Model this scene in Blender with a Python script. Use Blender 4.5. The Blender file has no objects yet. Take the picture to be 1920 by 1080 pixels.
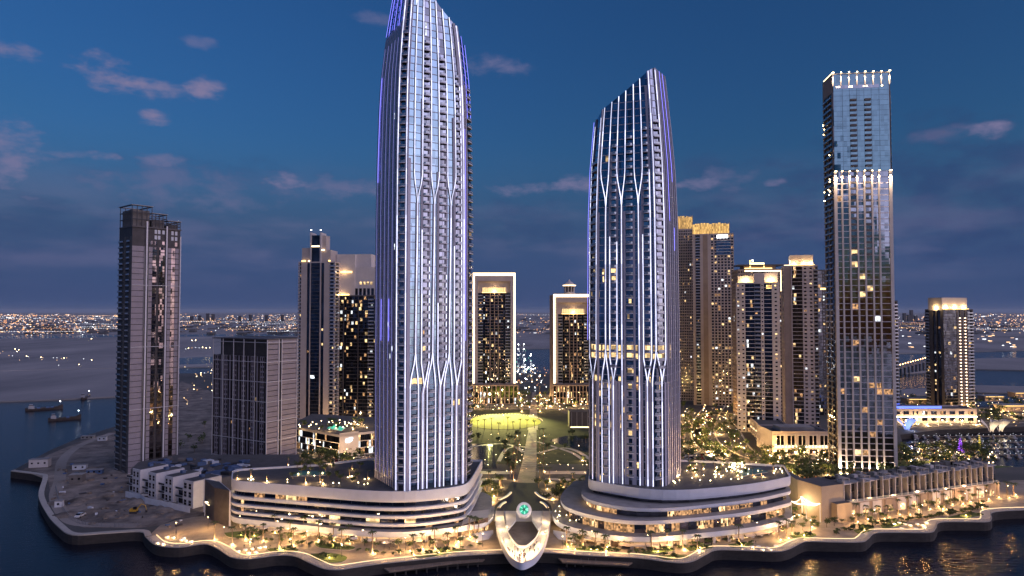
import bpy, math, random
from mathutils import Vector, Matrix
import mathutils
R = math.radians
S = bpy.context.scene
COL = S.collection
rng = random.Random(7)

# ------------------------------------------------------------------ camera
CAMZ, FOC, HOR = 104.0, 1280.0, 584.0        # camera height (m), focal length and horizon row of a 1920 px wide frame
PITCH = math.atan((HOR - 540.0) / FOC)
cam = bpy.data.cameras.new('camera')
cam.sensor_width = 36.0
cam.lens = 36.0 * FOC / 1920.0
cam.clip_start = 1.0
cam.clip_end = 120000.0
camo = bpy.data.objects.new('camera', cam)
COL.objects.link(camo)
camo.location = (0, 0, CAMZ)
camo.rotation_euler = (math.pi / 2 + PITCH, 0, 0)
S.camera = camo

# ------------------------------------------------------------------ sky, sun, exposure
SUN_AZ, SUN_EL = 122.0, 1.0                   # degrees clockwise from +Y; the sun has just touched the horizon behind the camera
world = bpy.data.worlds.new('World')
S.world = world
world.use_nodes = True
S.view_settings.view_transform = 'Standard'
S.view_settings.look = 'None'
S.view_settings.gamma = 1.0
S.view_settings.use_curve_mapping = False
S.view_settings.exposure = 1.85
SKY_STRENGTH = 0.105


def build_world():
    nt = world.node_tree
    bg = nt.nodes['Background']
    N = nt.nodes.new
    Lk = nt.links.new
    sk = N('ShaderNodeTexSky')
    sk.sky_type = 'NISHITA'
    sk.sun_disc = False
    sk.sun_elevation = R(SUN_EL)
    sk.sun_rotation = R(SUN_AZ)
    sk.altitude = 50
    sk.air_density = 1.0
    sk.dust_density = 1.2
    sk.ozone_density = 4.5
    tc = N('ShaderNodeTexCoord')
    sep = N('ShaderNodeSeparateXYZ')
    Lk(tc.outputs['Generated'], sep.inputs[0])

    def math_(op, a, b=None, clamp=False):
        n = N('ShaderNodeMath')
        n.operation = op
        n.use_clamp = clamp
        for i, v in enumerate((a, b)):
            if v is None:
                continue
            if isinstance(v, (int, float)):
                n.inputs[i].default_value = v
            else:
                Lk(v, n.inputs[i])
        return n.outputs[0]

    def ramp(v, a, b):
        n = N('ShaderNodeMapRange')
        n.interpolation_type = 'SMOOTHSTEP'
        Lk(v, n.inputs[0])
        n.inputs[1].default_value = a
        n.inputs[2].default_value = b
        return n.outputs[0]
    # streaky cloud noise
    mp = N('ShaderNodeMapping')
    mp.inputs['Scale'].default_value = (3.2, 3.2, 13.0)
    mp.inputs['Location'].default_value = (1.3, 4.1, 0.2)
    Lk(tc.outputs['Generated'], mp.inputs[0])
    nz = N('ShaderNodeTexNoise')
    nz.inputs['Scale'].default_value = 1.6
    nz.inputs['Detail'].default_value = 7
    nz.inputs['Roughness'].default_value = 0.56
    Lk(mp.outputs[0], nz.inputs['Vector'])
    # fine puffs for the single clouds
    mp2 = N('ShaderNodeMapping')
    mp2.inputs['Scale'].default_value = (20, 20, 42)
    Lk(tc.outputs['Generated'], mp2.inputs[0])
    nz2 = N('ShaderNodeTexNoise')
    nz2.inputs['Scale'].default_value = 1.0
    nz2.inputs['Detail'].default_value = 6
    nz2.inputs['Roughness'].default_value = 0.6
    Lk(mp2.outputs[0], nz2.inputs['Vector'])
    # veil of thin cloud low over the horizon
    lowband = math_('MULTIPLY', ramp(sep.outputs[2], 0.245, 0.09), ramp(sep.outputs[2], 0.015, 0.07))
    veil = math_('MULTIPLY', ramp(nz.outputs[0], 0.44, 0.68), lowband)
    total = math_('MULTIPLY', veil, 0.24)
    # single clouds: direction of the centre, half width, half height, strength
    blobs = [(175, 122, 46, 24, 1.0), (235, 148, 70, 26, 1.0), (300, 165, 60, 20, .8), (375, 163, 40, 20, 1.0), (293, 222, 26, 14, 1.0),
             (12, 94, 40, 16, .8), (545, 342, 60, 20, .9), (20, 300, 60, 50, .75), (190, 296, 30, 12, .9), (120, 288, 40, 8, .7),
             (300, 298, 40, 13, .55), (600, 352, 130, 26, .5), (975, 354, 60, 15, .8), (1085, 345, 45, 20, .8), (1310, 345, 55, 14, .75),
             (1435, 342, 35, 10, .7), (1852, 246, 40, 16, .9), (930, 122, 70, 22, .55), (700, 34, 50, 12, .35), (378, 82, 26, 12, .4),
             (1380, 335, 60, 24, .4), (350, 350, 180, 40, .35), (1800, 250, 90, 14, .3)]
    darks = [(1760, 330, 330, 90, -1.0), (1480, 420, 260, 60, -1.0), (1330, 330, 120, 60, -.5), (1850, 440, 260, 70, -1.0), (980, 420, 180, 50, -.6), (420, 330, 300, 40, -.45), (110, 420, 240, 60, -.5)]
    shade = math_('ADD', 0.0, 0.0)
    c, s = math.cos(PITCH), math.sin(PITCH)
    for px, py, hw, hh, st in blobs + darks:
        vx, vy = (px - 960) / FOC, (540 - py) / FOC
        d = Vector((vx, c - vy * s, s + vy * c)).normalized()
        tx = Vector((d.y, -d.x, 0)).normalized()
        up = tx.cross(d).normalized()
        qa = N('ShaderNodeVectorMath')
        qa.operation = 'DOT_PRODUCT'
        Lk(tc.outputs['Generated'], qa.inputs[0])
        qa.inputs[1].default_value = tx * (FOC / hw)
        qb = N('ShaderNodeVectorMath')
        qb.operation = 'DOT_PRODUCT'
        Lk(tc.outputs['Generated'], qb.inputs[0])
        qb.inputs[1].default_value = up * (FOC / hh)
        qf = N('ShaderNodeVectorMath')
        qf.operation = 'DOT_PRODUCT'
        Lk(tc.outputs['Generated'], qf.inputs[0])
        qf.inputs[1].default_value = d
        off = up.dot(d) * FOC / hh
        r2 = math_('ADD', math_('POWER', math_('ABSOLUTE', qa.outputs['Value']), 2.0), math_('POWER', math_('ABSOLUTE', qb.outputs['Value']), 2.0))
        v = math_('SUBTRACT', 1.35, r2)
        v = math_('ADD', v, math_('MULTIPLY', math_('SUBTRACT', nz2.outputs[0], 0.5), 6.2))
        front = ramp(qf.outputs['Value'], 0.7, 0.9)
        v = math_('MULTIPLY', ramp(v, 0.2, 2.3), front)
        if st > 0:
            total = math_('MAXIMUM', total, math_('MULTIPLY', v, st))
        else:
            shade = math_('MAXIMUM', shade, math_('MULTIPLY', v, -st))
    mix = N('ShaderNodeMix')
    mix.data_type = 'RGBA'
    Lk(math_('MULTIPLY', total, 1.0), mix.inputs['Factor'])
    hs = N('ShaderNodeHueSaturation')
    hs.inputs['Saturation'].default_value = 1.0
    hs.inputs['Value'].default_value = 1.0
    Lk(sk.outputs[0], hs.inputs['Color'])
    # the dusty lavender belt that stands over the horizon away from the sunset
    sd = N('ShaderNodeVectorMath')
    sd.operation = 'DOT_PRODUCT'
    Lk(tc.outputs['Generated'], sd.inputs[0])
    sd.inputs[1].default_value = (math.sin(R(SUN_AZ)), math.cos(R(SUN_AZ)), 0)
    belt = N('ShaderNodeMix')
    belt.data_type = 'RGBA'
    Lk(math_('MULTIPLY', math_('MULTIPLY', ramp(sep.outputs[2], 0.24, 0.06), ramp(sd.outputs['Value'], 0.75, 0.1)), 0.9), belt.inputs['Factor'])
    tint = N('ShaderNodeMix')
    tint.data_type = 'RGBA'
    tint.blend_type = 'MULTIPLY'
    tint.inputs['Factor'].default_value = 1.0
    Lk(hs.outputs[0], tint.inputs[6])
    tint.inputs[7].default_value = (1.0, 0.96, 0.93, 1)
    Lk(tint.outputs[2], belt.inputs[6])
    belt.inputs[7].default_value = (0.10, 0.205, 0.54, 1)
    cap = N('ShaderNodeMix')          # sunset glow clamped by colour to soften its light; no cloud there
    cap.data_type = 'RGBA'
    cap.blend_type = 'DARKEN'
    cap.inputs['Factor'].default_value = 1.0
    Lk(belt.outputs[2], cap.inputs[6])
    cap.inputs[7].default_value = (0.95, 0.72, 0.86, 1)
    dark = N('ShaderNodeMix')
    dark.data_type = 'RGBA'
    Lk(cap.outputs[2], dark.inputs[6])
    dark.inputs[7].default_value = (0.07, 0.145, 0.42, 1)
    Lk(math_('MULTIPLY', shade, 0.6), dark.inputs['Factor'])
    Lk(dark.outputs[2], mix.inputs[6])
    mix.inputs[7].default_value = (0.54, 0.50, 0.88, 1)
    Lk(mix.outputs[2], bg.inputs['Color'])
    bg.inputs['Strength'].default_value = SKY_STRENGTH


build_world()
sun = bpy.data.lights.new('sun', 'SUN')
sun.energy = 0.52
sun.angle = R(90)
sun.color = (0.96, 0.80, 1.0)
suno = bpy.data.objects.new('sun', sun)
COL.objects.link(suno)
_sd = Vector((math.sin(R(SUN_AZ)) * math.cos(R(24)), math.cos(R(SUN_AZ)) * math.cos(R(24)), math.sin(R(24))))
suno.rotation_euler = _sd.to_track_quat('Z', 'Y').to_euler()

S.render.engine = 'CYCLES'
S.cycles.use_denoising = True
try:
    S.cycles.denoiser = 'OPENIMAGEDENOISE'
    S.cycles.denoising_prefilter = 'ACCURATE'
except Exception:
    pass
S.cycles.sample_clamp_indirect = 1.5
S.cycles.max_bounces = 5
S.cycles.diffuse_bounces = 2
S.cycles.glossy_bounces = 3
S.cycles.transmission_bounces = 2
S.cycles.transparent_max_bounces = 4
S.cycles.caustics_reflective = False
S.cycles.caustics_refractive = False


# ------------------------------------------------------------------ survey helpers: a sighting of the photograph turned into a place
def ray(px, py):
    vx, vy = (px - 960) / FOC, (540 - py) / FOC
    c, s = math.cos(PITCH), math.sin(PITCH)
    return Vector((vx, c - vy * s, s + vy * c))


def G(px, py, z=4.0):
    d = ray(px, py)
    return Vector((d.x, d.y, d.z)) * ((z - CAMZ) / d.z) + Vector((0, 0, CAMZ))


def P(px, Y):
    """plan point on the sight line of column px (near the horizon) at distance Y"""
    return Vector(((px - 960) / FOC * Y, Y))


def ZT(py, Y):
    d = ray(960, py)
    return CAMZ + d.z / d.y * Y


def smooth(t):
    t = max(0.0, min(1.0, t))
    return t * t * (3 - 2 * t)


# ------------------------------------------------------------------ materials
M = {}


def _nt(name):
    m = bpy.data.materials.new(name)
    m.use_nodes = True
    M[name] = m
    return m, m.node_tree, m.node_tree.nodes['Principled BSDF']


def mat(name, col, rough=0.6, metal=0.0, var=0.18, scale=0.35, bump=0.0, col2=None, stretch=(1, 1, 1), spec=0.5):
    m, nt, b = _nt(name)
    b.inputs['Roughness'].default_value = rough
    b.inputs['Metallic'].default_value = metal
    b.inputs['Specular IOR Level'].default_value = spec
    g = nt.nodes.new('ShaderNodeNewGeometry')
    mp = nt.nodes.new('ShaderNodeMapping')
    mp.inputs['Scale'].default_value = stretch
    nt.links.new(g.outputs['Position'], mp.inputs[0])
    n = nt.nodes.new('ShaderNodeTexNoise')
    n.inputs['Scale'].default_value = scale
    n.inputs['Detail'].default_value = 6
    n.inputs['Roughness'].default_value = 0.65
    nt.links.new(mp.outputs[0], n.inputs['Vector'])
    cr = nt.nodes.new('ShaderNodeValToRGB')
    c2 = col2 or tuple(c * (1 + var) for c in col)
    c1 = col if col2 else tuple(c * (1 - var) for c in col)
    cr.color_ramp.elements[0].position = 0.3
    cr.color_ramp.elements[1].position = 0.7
    cr.color_ramp.elements[0].color = (*c1, 1)
    cr.color_ramp.elements[1].color = (*c2, 1)
    nt.links.new(n.outputs[0], cr.inputs[0])
    nt.links.new(cr.outputs[0], b.inputs['Base Color'])
    if bump:
        bp = nt.nodes.new('ShaderNodeBump')
        bp.inputs['Strength'].default_value = bump
        bp.inputs['Distance'].default_value = 0.3
        nt.links.new(n.outputs[0], bp.inputs['Height'])
        nt.links.new(bp.outputs[0], b.inputs['Normal'])
    return m


def em(name, col, strength, sample=True):
    m, nt, b = _nt(name)
    b.inputs['Base Color'].default_value = (*[min(c, 1) * .5 for c in col], 1)
    b.inputs['Emission Color'].default_value = (*col, 1)
    b.inputs['Emission Strength'].default_value = strength
    m.cycles.emission_sampling = 'AUTO' if sample else 'NONE'
    return m


def em_room(name, col, lo, hi, cell=(2.2, 2.2, 1.8), sample=False):
    """a lit room behind glass: brightness changes from one curtain or lamp to the next"""
    m, nt, b = _nt(name)
    b.inputs['Base Color'].default_value = (.1, .08, .06, 1)
    b.inputs['Roughness'].default_value = 0.2
    g = nt.nodes.new('ShaderNodeNewGeometry')
    vm = nt.nodes.new('ShaderNodeVectorMath')
    vm.operation = 'SNAP'
    vm.inputs[1].default_value = cell
    nt.links.new(g.outputs['Position'], vm.inputs[0])
    wn = nt.nodes.new('ShaderNodeTexWhiteNoise')
    nt.links.new(vm.outputs[0], wn.inputs['Vector'])
    n = nt.nodes.new('ShaderNodeTexNoise')
    n.inputs['Scale'].default_value = 1.3
    nt.links.new(g.outputs['Position'], n.inputs['Vector'])
    mu = nt.nodes.new('ShaderNodeMath')
    mu.operation = 'MULTIPLY'
    nt.links.new(wn.outputs['Value'], mu.inputs[0])
    nt.links.new(n.outputs[0], mu.inputs[1])
    mr = nt.nodes.new('ShaderNodeMapRange')
    mr.inputs[1].default_value = 0.05
    mr.inputs[2].default_value = 0.5
    mr.inputs[3].default_value = lo
    mr.inputs[4].default_value = hi
    nt.links.new(mu.outputs[0], mr.inputs[0])
    b.inputs['Emission Color'].default_value = (*col, 1)
    nt.links.new(mr.outputs[0], b.inputs['Emission Strength'])
    m.cycles.emission_sampling = 'AUTO' if sample else 'NONE'
    return m


def glass(name, col, rough=0.05, cell=(1.6, 1.6, 3.5), tilt=0.03, var=0.35, metal=1.0):
    """coated curtain-wall glass: dark mirror, each pane set a trace off true"""
    m, nt, b = _nt(name)
    b.inputs['Roughness'].default_value = rough
    b.inputs['Metallic'].default_value = metal
    g = nt.nodes.new('ShaderNodeNewGeometry')
    vm = nt.nodes.new('ShaderNodeVectorMath')
    vm.operation = 'SNAP'
    vm.inputs[1].default_value = cell
    nt.links.new(g.outputs['Position'], vm.inputs[0])
    wn = nt.nodes.new('ShaderNodeTexWhiteNoise')
    nt.links.new(vm.outputs[0], wn.inputs['Vector'])
    cr = nt.nodes.new('ShaderNodeValToRGB')
    cr.color_ramp.elements[0].color = (*[c * (1 - var) for c in col], 1)
    cr.color_ramp.elements[1].color = (*[c * (1 + var) for c in col], 1)
    nt.links.new(wn.outputs['Value'], cr.inputs[0])
    nt.links.new(cr.outputs[0], b.inputs['Base Color'])
    sb = nt.nodes.new('ShaderNodeVectorMath')
    sb.operation = 'SUBTRACT'
    sb.inputs[1].default_value = (.5, .5, .5)
    nt.links.new(wn.outputs['Color'], sb.inputs[0])
    sc = nt.nodes.new('ShaderNodeVectorMath')
    sc.operation = 'SCALE'
    sc.inputs['Scale'].default_value = tilt
    nt.links.new(sb.outputs[0], sc.inputs[0])
    ad = nt.nodes.new('ShaderNodeVectorMath')
    ad.operation = 'ADD'
    nt.links.new(g.outputs['Normal'], ad.inputs[0])
    nt.links.new(sc.outputs[0], ad.inputs[1])
    nm = nt.nodes.new('ShaderNodeVectorMath')
    nm.operation = 'NORMALIZE'
    nt.links.new(ad.outputs[0], nm.inputs[0])
    nt.links.new(nm.outputs[0], b.inputs['Normal'])
    return m


def water_mat(name, col, scale, bump, rough):
    m, nt, b = _nt(name)
    b.inputs['Base Color'].default_value = (*col, 1)
    b.inputs['Roughness'].default_value = rough
    b.inputs['IOR'].default_value = 1.33
    b.inputs['Specular IOR Level'].default_value = 0.2
    g = nt.nodes.new('ShaderNodeNewGeometry')
    mp = nt.nodes.new('ShaderNodeMapping')
    mp.inputs['Scale'].default_value = (0.55, 1.0, 1.0)
    nt.links.new(g.outputs['Position'], mp.inputs[0])
    n = nt.nodes.new('ShaderNodeTexNoise')
    n.inputs['Scale'].default_value = scale
    n.inputs['Detail'].default_value = 5
    n.inputs['Roughness'].default_value = 0.6
    nt.links.new(mp.outputs[0], n.inputs['Vector'])
    bp = nt.nodes.new('ShaderNodeBump')
    bp.inputs['Strength'].default_value = bump
    bp.inputs['Distance'].default_value = 1.0
    nt.links.new(n.outputs[0], bp.inputs['Height'])
    nt.links.new(bp.outputs[0], b.inputs['Normal'])
    return m


water_mat('water', (0.006, 0.008, 0.016), 0.45, 0.32, 0.12)
water_mat('pool_water', (0.010, 0.030, 0.05), 0.8, 0.08, 0.05)
mat('sand', (0.22, 0.20, 0.18), 0.95, var=.3, scale=.02, col2=(0.36, 0.32, 0.29), bump=.4)
mat('far_sand', (0.13, 0.135, 0.15), 0.95, scale=.0035, col2=(0.36, 0.34, 0.34), stretch=(1, .35, 1))
mat('site_earth', (0.055, 0.045, 0.04), 0.95, scale=.09, col2=(0.34, 0.29, 0.25), bump=1.0)
mat('ground_dark', (0.045, 0.05, 0.05), 0.9, scale=.03, col2=(0.11, 0.105, 0.10))
mat('asphalt', (0.05, 0.05, 0.052), 0.75, scale=.2, bump=.2)
mat('paving', (0.20, 0.165, 0.125), 0.7, scale=.12, col2=(.40, .335, .26), bump=.2)
mat('paving_pale', (0.46, 0.42, 0.37), 0.6, scale=.3, var=.12)
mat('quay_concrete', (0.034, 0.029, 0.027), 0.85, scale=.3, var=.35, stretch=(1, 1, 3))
mat('deck_wood', (0.20, 0.15, 0.115), 0.7, scale=.6, var=.25)
mat('lawn', (0.05, 0.09, 0.018), 0.95, scale=.15, col2=(0.10, 0.14, 0.03), bump=.8)
mat('lawn_shade_tone', (0.02, 0.032, 0.014), 0.95, scale=.1, col2=(0.045, 0.06, 0.025), bump=.6)  # same grass darkened in colour where the park lies unlit
mat('lawn_lit_tone', (0.20, 0.22, 0.016), 0.95, scale=.06, col2=(0.28, 0.29, 0.02), bump=.5)  # same grass brightened in colour where the floodlights fall
mat('leaf', (0.03, 0.055, 0.016), 0.8, scale=.8, col2=(0.085, 0.12, 0.035))
mat('palm_leaf', (0.05, 0.075, 0.022), 0.7, scale=1.2, col2=(0.11, 0.13, 0.045))
mat('bark', (0.20, 0.145, 0.10), 0.9, scale=2, var=.3)
mat('white_clad', (0.66, 0.69, 0.78), 0.45, scale=.15, var=.07)
mat('white_wall', (0.62, 0.60, 0.62), 0.6, scale=.25, var=.08)
mat('lavender_alu', (0.50, 0.48, 0.58), 0.35, 0.0, scale=.2, var=.08)
mat('fin_alu', (0.34, 0.34, 0.42), 0.35, 0.0, scale=.2, var=.1)
mat('floor_line', (0.42, 0.42, 0.50), 0.45, var=.1)
mat('panel_mauve', (0.30, 0.265, 0.30), 0.55, scale=.2, var=.12)
mat('panel_dark', (0.055, 0.048, 0.052), 0.6, scale=.4, var=.3)
mat('concrete_raw', (0.15, 0.135, 0.13), 0.85, scale=.3, var=.3)
mat('cream', (0.45, 0.39, 0.375), 0.65, scale=.12, var=.1)
mat('cream_pale', (0.55, 0.51, 0.51), 0.65, scale=.12, var=.1)
mat('tan', (0.42, 0.33, 0.24), 0.7, scale=.15, var=.1)
mat('brownstone', (0.30, 0.23, 0.19), 0.7, scale=.15, var=.15)
mat('dark_stone', (0.09, 0.075, 0.07), 0.6, scale=.3, var=.2)
mat('dark_metal', (0.06, 0.06, 0.07), 0.45, 0.6, var=.1)
mat('steel', (0.30, 0.29, 0.30), 0.45, 0.7, var=.1)
mat('white_line', (0.68, 0.66, 0.70), 0.4, var=.04)
mat('roof_grey', (0.085, 0.085, 0.09), 0.85, scale=.2, var=.25)
mat('roof_pale', (0.28, 0.27, 0.27), 0.8, scale=.2, var=.2)
mat('awning', (0.50, 0.42, 0.35), 0.8, var=.12)
mat('terracotta', (0.36, 0.13, 0.06), 0.9, scale=.3, var=.2)
mat('hoarding', (0.58, 0.60, 0.66), 0.6, var=.1)
mat('tarp_blue', (0.07, 0.12, 0.24), 0.6, scale=.3, var=.4)
mat('machine_yellow', (0.45, 0.27, 0.03), 0.5, var=.15)
mat('hull_dark', (0.06, 0.045, 0.04), 0.6, var=.3)
mat('hull_white', (0.34, 0.34, 0.37), 0.35, var=.05)
mat('balustrade', (0.40, 0.44, 0.50), 0.12, 0.7, var=.1)
mat('slab_pale', (0.60, 0.58, 0.64), 0.55, var=.1)
mat('slab_dark', (0.10, 0.09, 0.095), 0.6, var=.2)
mat('cloth_dark', (0.03, 0.03, 0.04), 0.9, var=.3)
mat('cloth_pale', (0.5, 0.46, 0.42), 0.9, var=.2)
mat('skin', (0.36, 0.22, 0.15), 0.6, var=.1)
mat('car_white', (0.62, 0.62, 0.63), 0.25, 0.1, var=.03)
mat('car_dark', (0.03, 0.032, 0.04), 0.25, 0.3, var=.1)
mat('car_red', (0.30, 0.03, 0.025), 0.25, 0.2, var=.1)
mat('canvas', (0.70, 0.64, 0.55), 0.8, var=.06)
glass('glass_blue', (0.30, 0.45, 0.58), tilt=.022, var=.22)
glass('glass_deep', (0.25, 0.32, 0.42), tilt=.03, var=.4)
glass('glass_balcony', (0.30, 0.34, 0.42), tilt=.05, var=.5)
glass('glass_teal', (0.11, 0.19, 0.245), tilt=.015, var=.12, cell=(2, 2, 3.7))
glass('glass_grid', (0.22, 0.25, 0.31), tilt=.02, var=.18, cell=(2.2, 2.2, 3.7))
glass('glass_dark', (0.09, 0.095, 0.115), tilt=.06, var=.5)
glass('glass_warm', (0.34, 0.27, 0.26), tilt=.04, var=.3)
glass('glass_podium', (0.13, 0.14, 0.17), tilt=.03, var=.3, cell=(3, 3, 3))
em('led_soft', (0.40, 0.40, 1.0), 0.13)
em('led_violet', (0.24, 0.22, 1.0), 0.6)
em('led_warm', (1.0, 0.70, 0.36), 1.5)
em('soffit_fill_glow', (1.0, .62, .28), 2.0)  # added warm glow under the lowest podium bands
em('led_gold', (1.0, 0.62, 0.20), 1.1)
em('led_edge', (1.0, 0.66, 0.34), 0.5)
em('bulb_warm', (1.0, 0.72, 0.36), 9.0, False)
em('bulb_white', (0.95, 0.97, 1.0), 9.0, False)
em('bulb_amber', (1.0, 0.50, 0.16), 6.0, False)
em('bulb_red', (1.0, 0.05, 0.03), 4.0, False)
em('far_warm', (1.0, 0.58, 0.28), 1.1, False)
em('far_white', (0.92, 0.95, 1.0), 1.1, False)
em('far_amber', (1.0, 0.42, 0.15), 1.0, False)
em('far_dim', (1.0, 0.62, 0.40), .45, False)
em('purple_light', (0.42, 0.10, 1.0), .45)
em('yellow_light', (1.0, 0.75, 0.10), .5)
em('blue_light', (0.10, 0.16, 1.0), 0.8)
em('teal_light', (0.01, 0.42, 0.25), 0.34)
em('teal_pale', (0.22, 0.75, 0.50), 0.5)
em('pool_light', (0.05, 0.62, 0.46), 0.20)
em('pool_dim', (0.03, 0.16, 0.20), 0.03)
em('canopy_blue', (0.30, 0.42, 1.0), 0.25)
em('sign_white', (0.9, 0.95, 1.0), 1.6, False)
em_room('lit_warm', (1.0, 0.66, 0.30), .06, .62)
em_room('led_white', (0.70, 0.72, 1.0), 0.34, .72, (60, 60, 7), True)
em_room('lit_white', (0.88, 0.95, 1.0), .1, .6)
em_room('lit_dim', (1.0, 0.52, 0.22), .0, .30, (.8, .8, 1.0))
em_room('lit_shop', (1.0, 0.60, 0.27), .0, .75, (.9, .9, 1.1))
em('lit_floor', (1.0, 0.68, 0.30), .34, False)


# ------------------------------------------------------------------ mesh builder
class MB:
    def __init__(s):
        s.v, s.f, s.m, s.mats = [], [], [], []

    def mi(s, name):
        if name not in s.mats:
            s.mats.append(name)
        return s.mats.index(name)

    def face(s, pts, m):
        n = len(s.v)
        s.v.extend([tuple(p) for p in pts])
        s.f.append(tuple(range(n, n + len(pts))))
        s.m.append(s.mi(m))

    def obox(s, o, a, b, c, m):
        """box from corner o along edges a, b, c"""
        o, a, b, c = Vector(o), Vector(a), Vector(b), Vector(c)
        n = len(s.v)
        for p in (o, o + a, o + a + b, o + b, o + c, o + a + c, o + a + b + c, o + b + c):
            s.v.append(tuple(p))
        k = s.mi(m)
        for q in ((3, 2, 1, 0), (4, 5, 6, 7), (0, 1, 5, 4), (1, 2, 6, 5), (2, 3, 7, 6), (3, 0, 4, 7)):
            s.f.append(tuple(n + i for i in q))
            s.m.append(k)

    def box(s, c, size, m, rz=0.0):
        cx, cy = math.cos(rz), math.sin(rz)
        a = Vector((cx, cy, 0)) * size[0]
        b = Vector((-cy, cx, 0)) * size[1]
        u = Vector((0, 0, size[2]))
        s.obox(Vector(c) - a / 2 - b / 2 - u / 2, a, b, u, m)

    def prism(s, poly, z0, z1, m, top=None, bottom=True):
        """poly: plan points counter-clockwise seen from above"""
        n = len(s.v)
        k = len(poly)
        ar = sum(poly[i][0] * poly[(i + 1) % k][1] - poly[(i + 1) % k][0] * poly[i][1] for i in range(k))
        if ar < 0:
            poly = list(reversed(poly))
        for p in poly:
            s.v.append((p[0], p[1], z0))
        for p in poly:
            s.v.append((p[0], p[1], z1))
        mi = s.mi(m)
        for i in range(k):
            j = (i + 1) % k
            s.f.append((n + i, n + j, n + k + j, n + k + i))
            s.m.append(mi)
        s.f.append(tuple(n + k + i for i in range(k)))
        s.m.append(s.mi(top or m))
        if bottom:
            s.f.append(tuple(n + i for i in reversed(range(k))))
            s.m.append(mi)

    def tube(s, pts, radii, m, n=6, cap=True):
        base = len(s.v)
        mi = s.mi(m)
        pts = [Vector(p) for p in pts]
        for i, p in enumerate(pts):
            t = (pts[min(i + 1, len(pts) - 1)] - pts[max(i - 1, 0)]).normalized()
            a = t.cross(Vector((0, 0, 1)) if abs(t.z) < .9 else Vector((1, 0, 0))).normalized()
            b = t.cross(a)
            r = radii[i] if isinstance(radii, (list, tuple)) else radii
            for k in range(n):
                an = 2 * math.pi * k / n
                s.v.append(tuple(p + a * (r * math.cos(an)) + b * (r * math.sin(an))))
        for i in range(len(pts) - 1):
            for k in range(n):
                q = (k + 1) % n
                s.f.append((base + i * n + k, base + i * n + q, base + (i + 1) * n + q, base + (i + 1) * n + k))
                s.m.append(mi)
        if cap:
            s.f.append(tuple(base + k for k in reversed(range(n))))
            s.m.append(mi)
            e = base + (len(pts) - 1) * n
            s.f.append(tuple(e + k for k in range(n)))
            s.m.append(mi)

    def lathe(s, c, prof, m, n=12):
        base = len(s.v)
        mi = s.mi(m)
        for r, z in prof:
            for k in range(n):
                a = 2 * math.pi * k / n
                s.v.append((c[0] + r * math.cos(a), c[1] + r * math.sin(a), c[2] + z))
        for i in range(len(prof) - 1):
            for k in range(n):
                q = (k + 1) % n
                s.f.append((base + i * n + k, base + i * n + q, base + (i + 1) * n + q, base + (i + 1) * n + k))
                s.m.append(mi)

    def blob(s, c, r, m, squash=1.0):
        """octahedral bulb"""
        c = Vector(c)
        n = len(s.v)
        for d in ((1, 0, 0), (0, 1, 0), (-1, 0, 0), (0, -1, 0), (0, 0, squash), (0, 0, -squash)):
            s.v.append(tuple(c + Vector(d) * r))
        k = s.mi(m)
        for a, b in ((0, 1), (1, 2), (2, 3), (3, 0)):
            s.f.append((n + a, n + b, n + 4))
            s.f.append((n + b, n + a, n + 5))
            s.m += [k, k]

    def mesh(s, name, off=(0, 0, 0), smooth_=False):
        me = bpy.data.meshes.new(name)
        ox, oy, oz = off
        me.from_pydata([(x - ox, y - oy, z - oz) for x, y, z in s.v], [], s.f)
        for n in s.mats:
            me.materials.append(M[n])
        me.polygons.foreach_set('material_index', s.m)
        if smooth_:
            me.polygons.foreach_set('use_smooth', [True] * len(s.f))
        me.update()
        return me

    def build(s, name, parent=None, kind=None, smooth_=False, label=None):
        if not s.f:
            return None
        off = root_of(parent)
        o = bpy.data.objects.new(name, s.mesh(name, off, smooth_))
        COL.objects.link(o)
        if parent:
            o.parent = parent
        if kind:
            o['kind'] = kind
        if label:
            o['label'] = label
        return o


def root_of(o):
    v = Vector((0, 0, 0))
    while o is not None:
        v += o.location
        o = o.parent
    return v


def thing(name, label, cat, loc=(0, 0, 0), group=None, rz=0.0):
    o = bpy.data.objects.new(name, None)
    o.empty_display_size = 1
    COL.objects.link(o)
    o.location = loc if len(loc) == 3 else (loc[0], loc[1], 4.0)
    o.rotation_euler.z = rz
    tag(o, label, cat, group)
    return o


def tag(o, label, cat, group=None):
    o['label'] = label
    o['category'] = cat
    if group:
        o['group'] = group
    return o


def inst(name, me, parent, loc, rz=0.0, sc=(1, 1, 1)):
    o = bpy.data.objects.new(name, me)
    COL.objects.link(o)
    o.parent = parent
    o.location = Vector(loc) - root_of(parent)
    o.rotation_euler.z = rz
    o.scale = sc
    return o


def copy_tree(o, loc=None, rz=None, sc=None, label=None, group=None, parent=None):
    c = o.copy()
    COL.objects.link(c)
    c.parent = parent
    if loc is not None:
        c.location = loc
    if rz is not None:
        c.rotation_euler.z = rz
    if sc is not None:
        c.scale = (sc, sc, sc)
    if label:
        c['label'] = label
    if group:
        c['group'] = group
    for ch in o.children:
        copy_tree(ch, parent=c)
    return c


def plight(loc, power, col=(1.0, 0.66, 0.32), size=0.25, parent=None, name='lamp_light', spot=None):
    l = bpy.data.lights.new(name, 'SPOT' if spot else 'POINT')
    l.energy = power
    l.color = col
    l.shadow_soft_size = size
    o = bpy.data.objects.new(name, l)
    COL.objects.link(o)
    if parent:
        o.parent = parent
        o.location = Vector(loc) - root_of(parent)
    else:
        o.location = loc
    if spot:
        l.spot_size = R(spot[0])
        l.spot_blend = .8
        o.rotation_euler = Vector(spot[1]).to_track_quat('-Z', 'Y').to_euler()
    return o


def struct(mb, name, kind='structure'):
    o = mb.build(name)
    o['kind'] = kind
    return o


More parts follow.
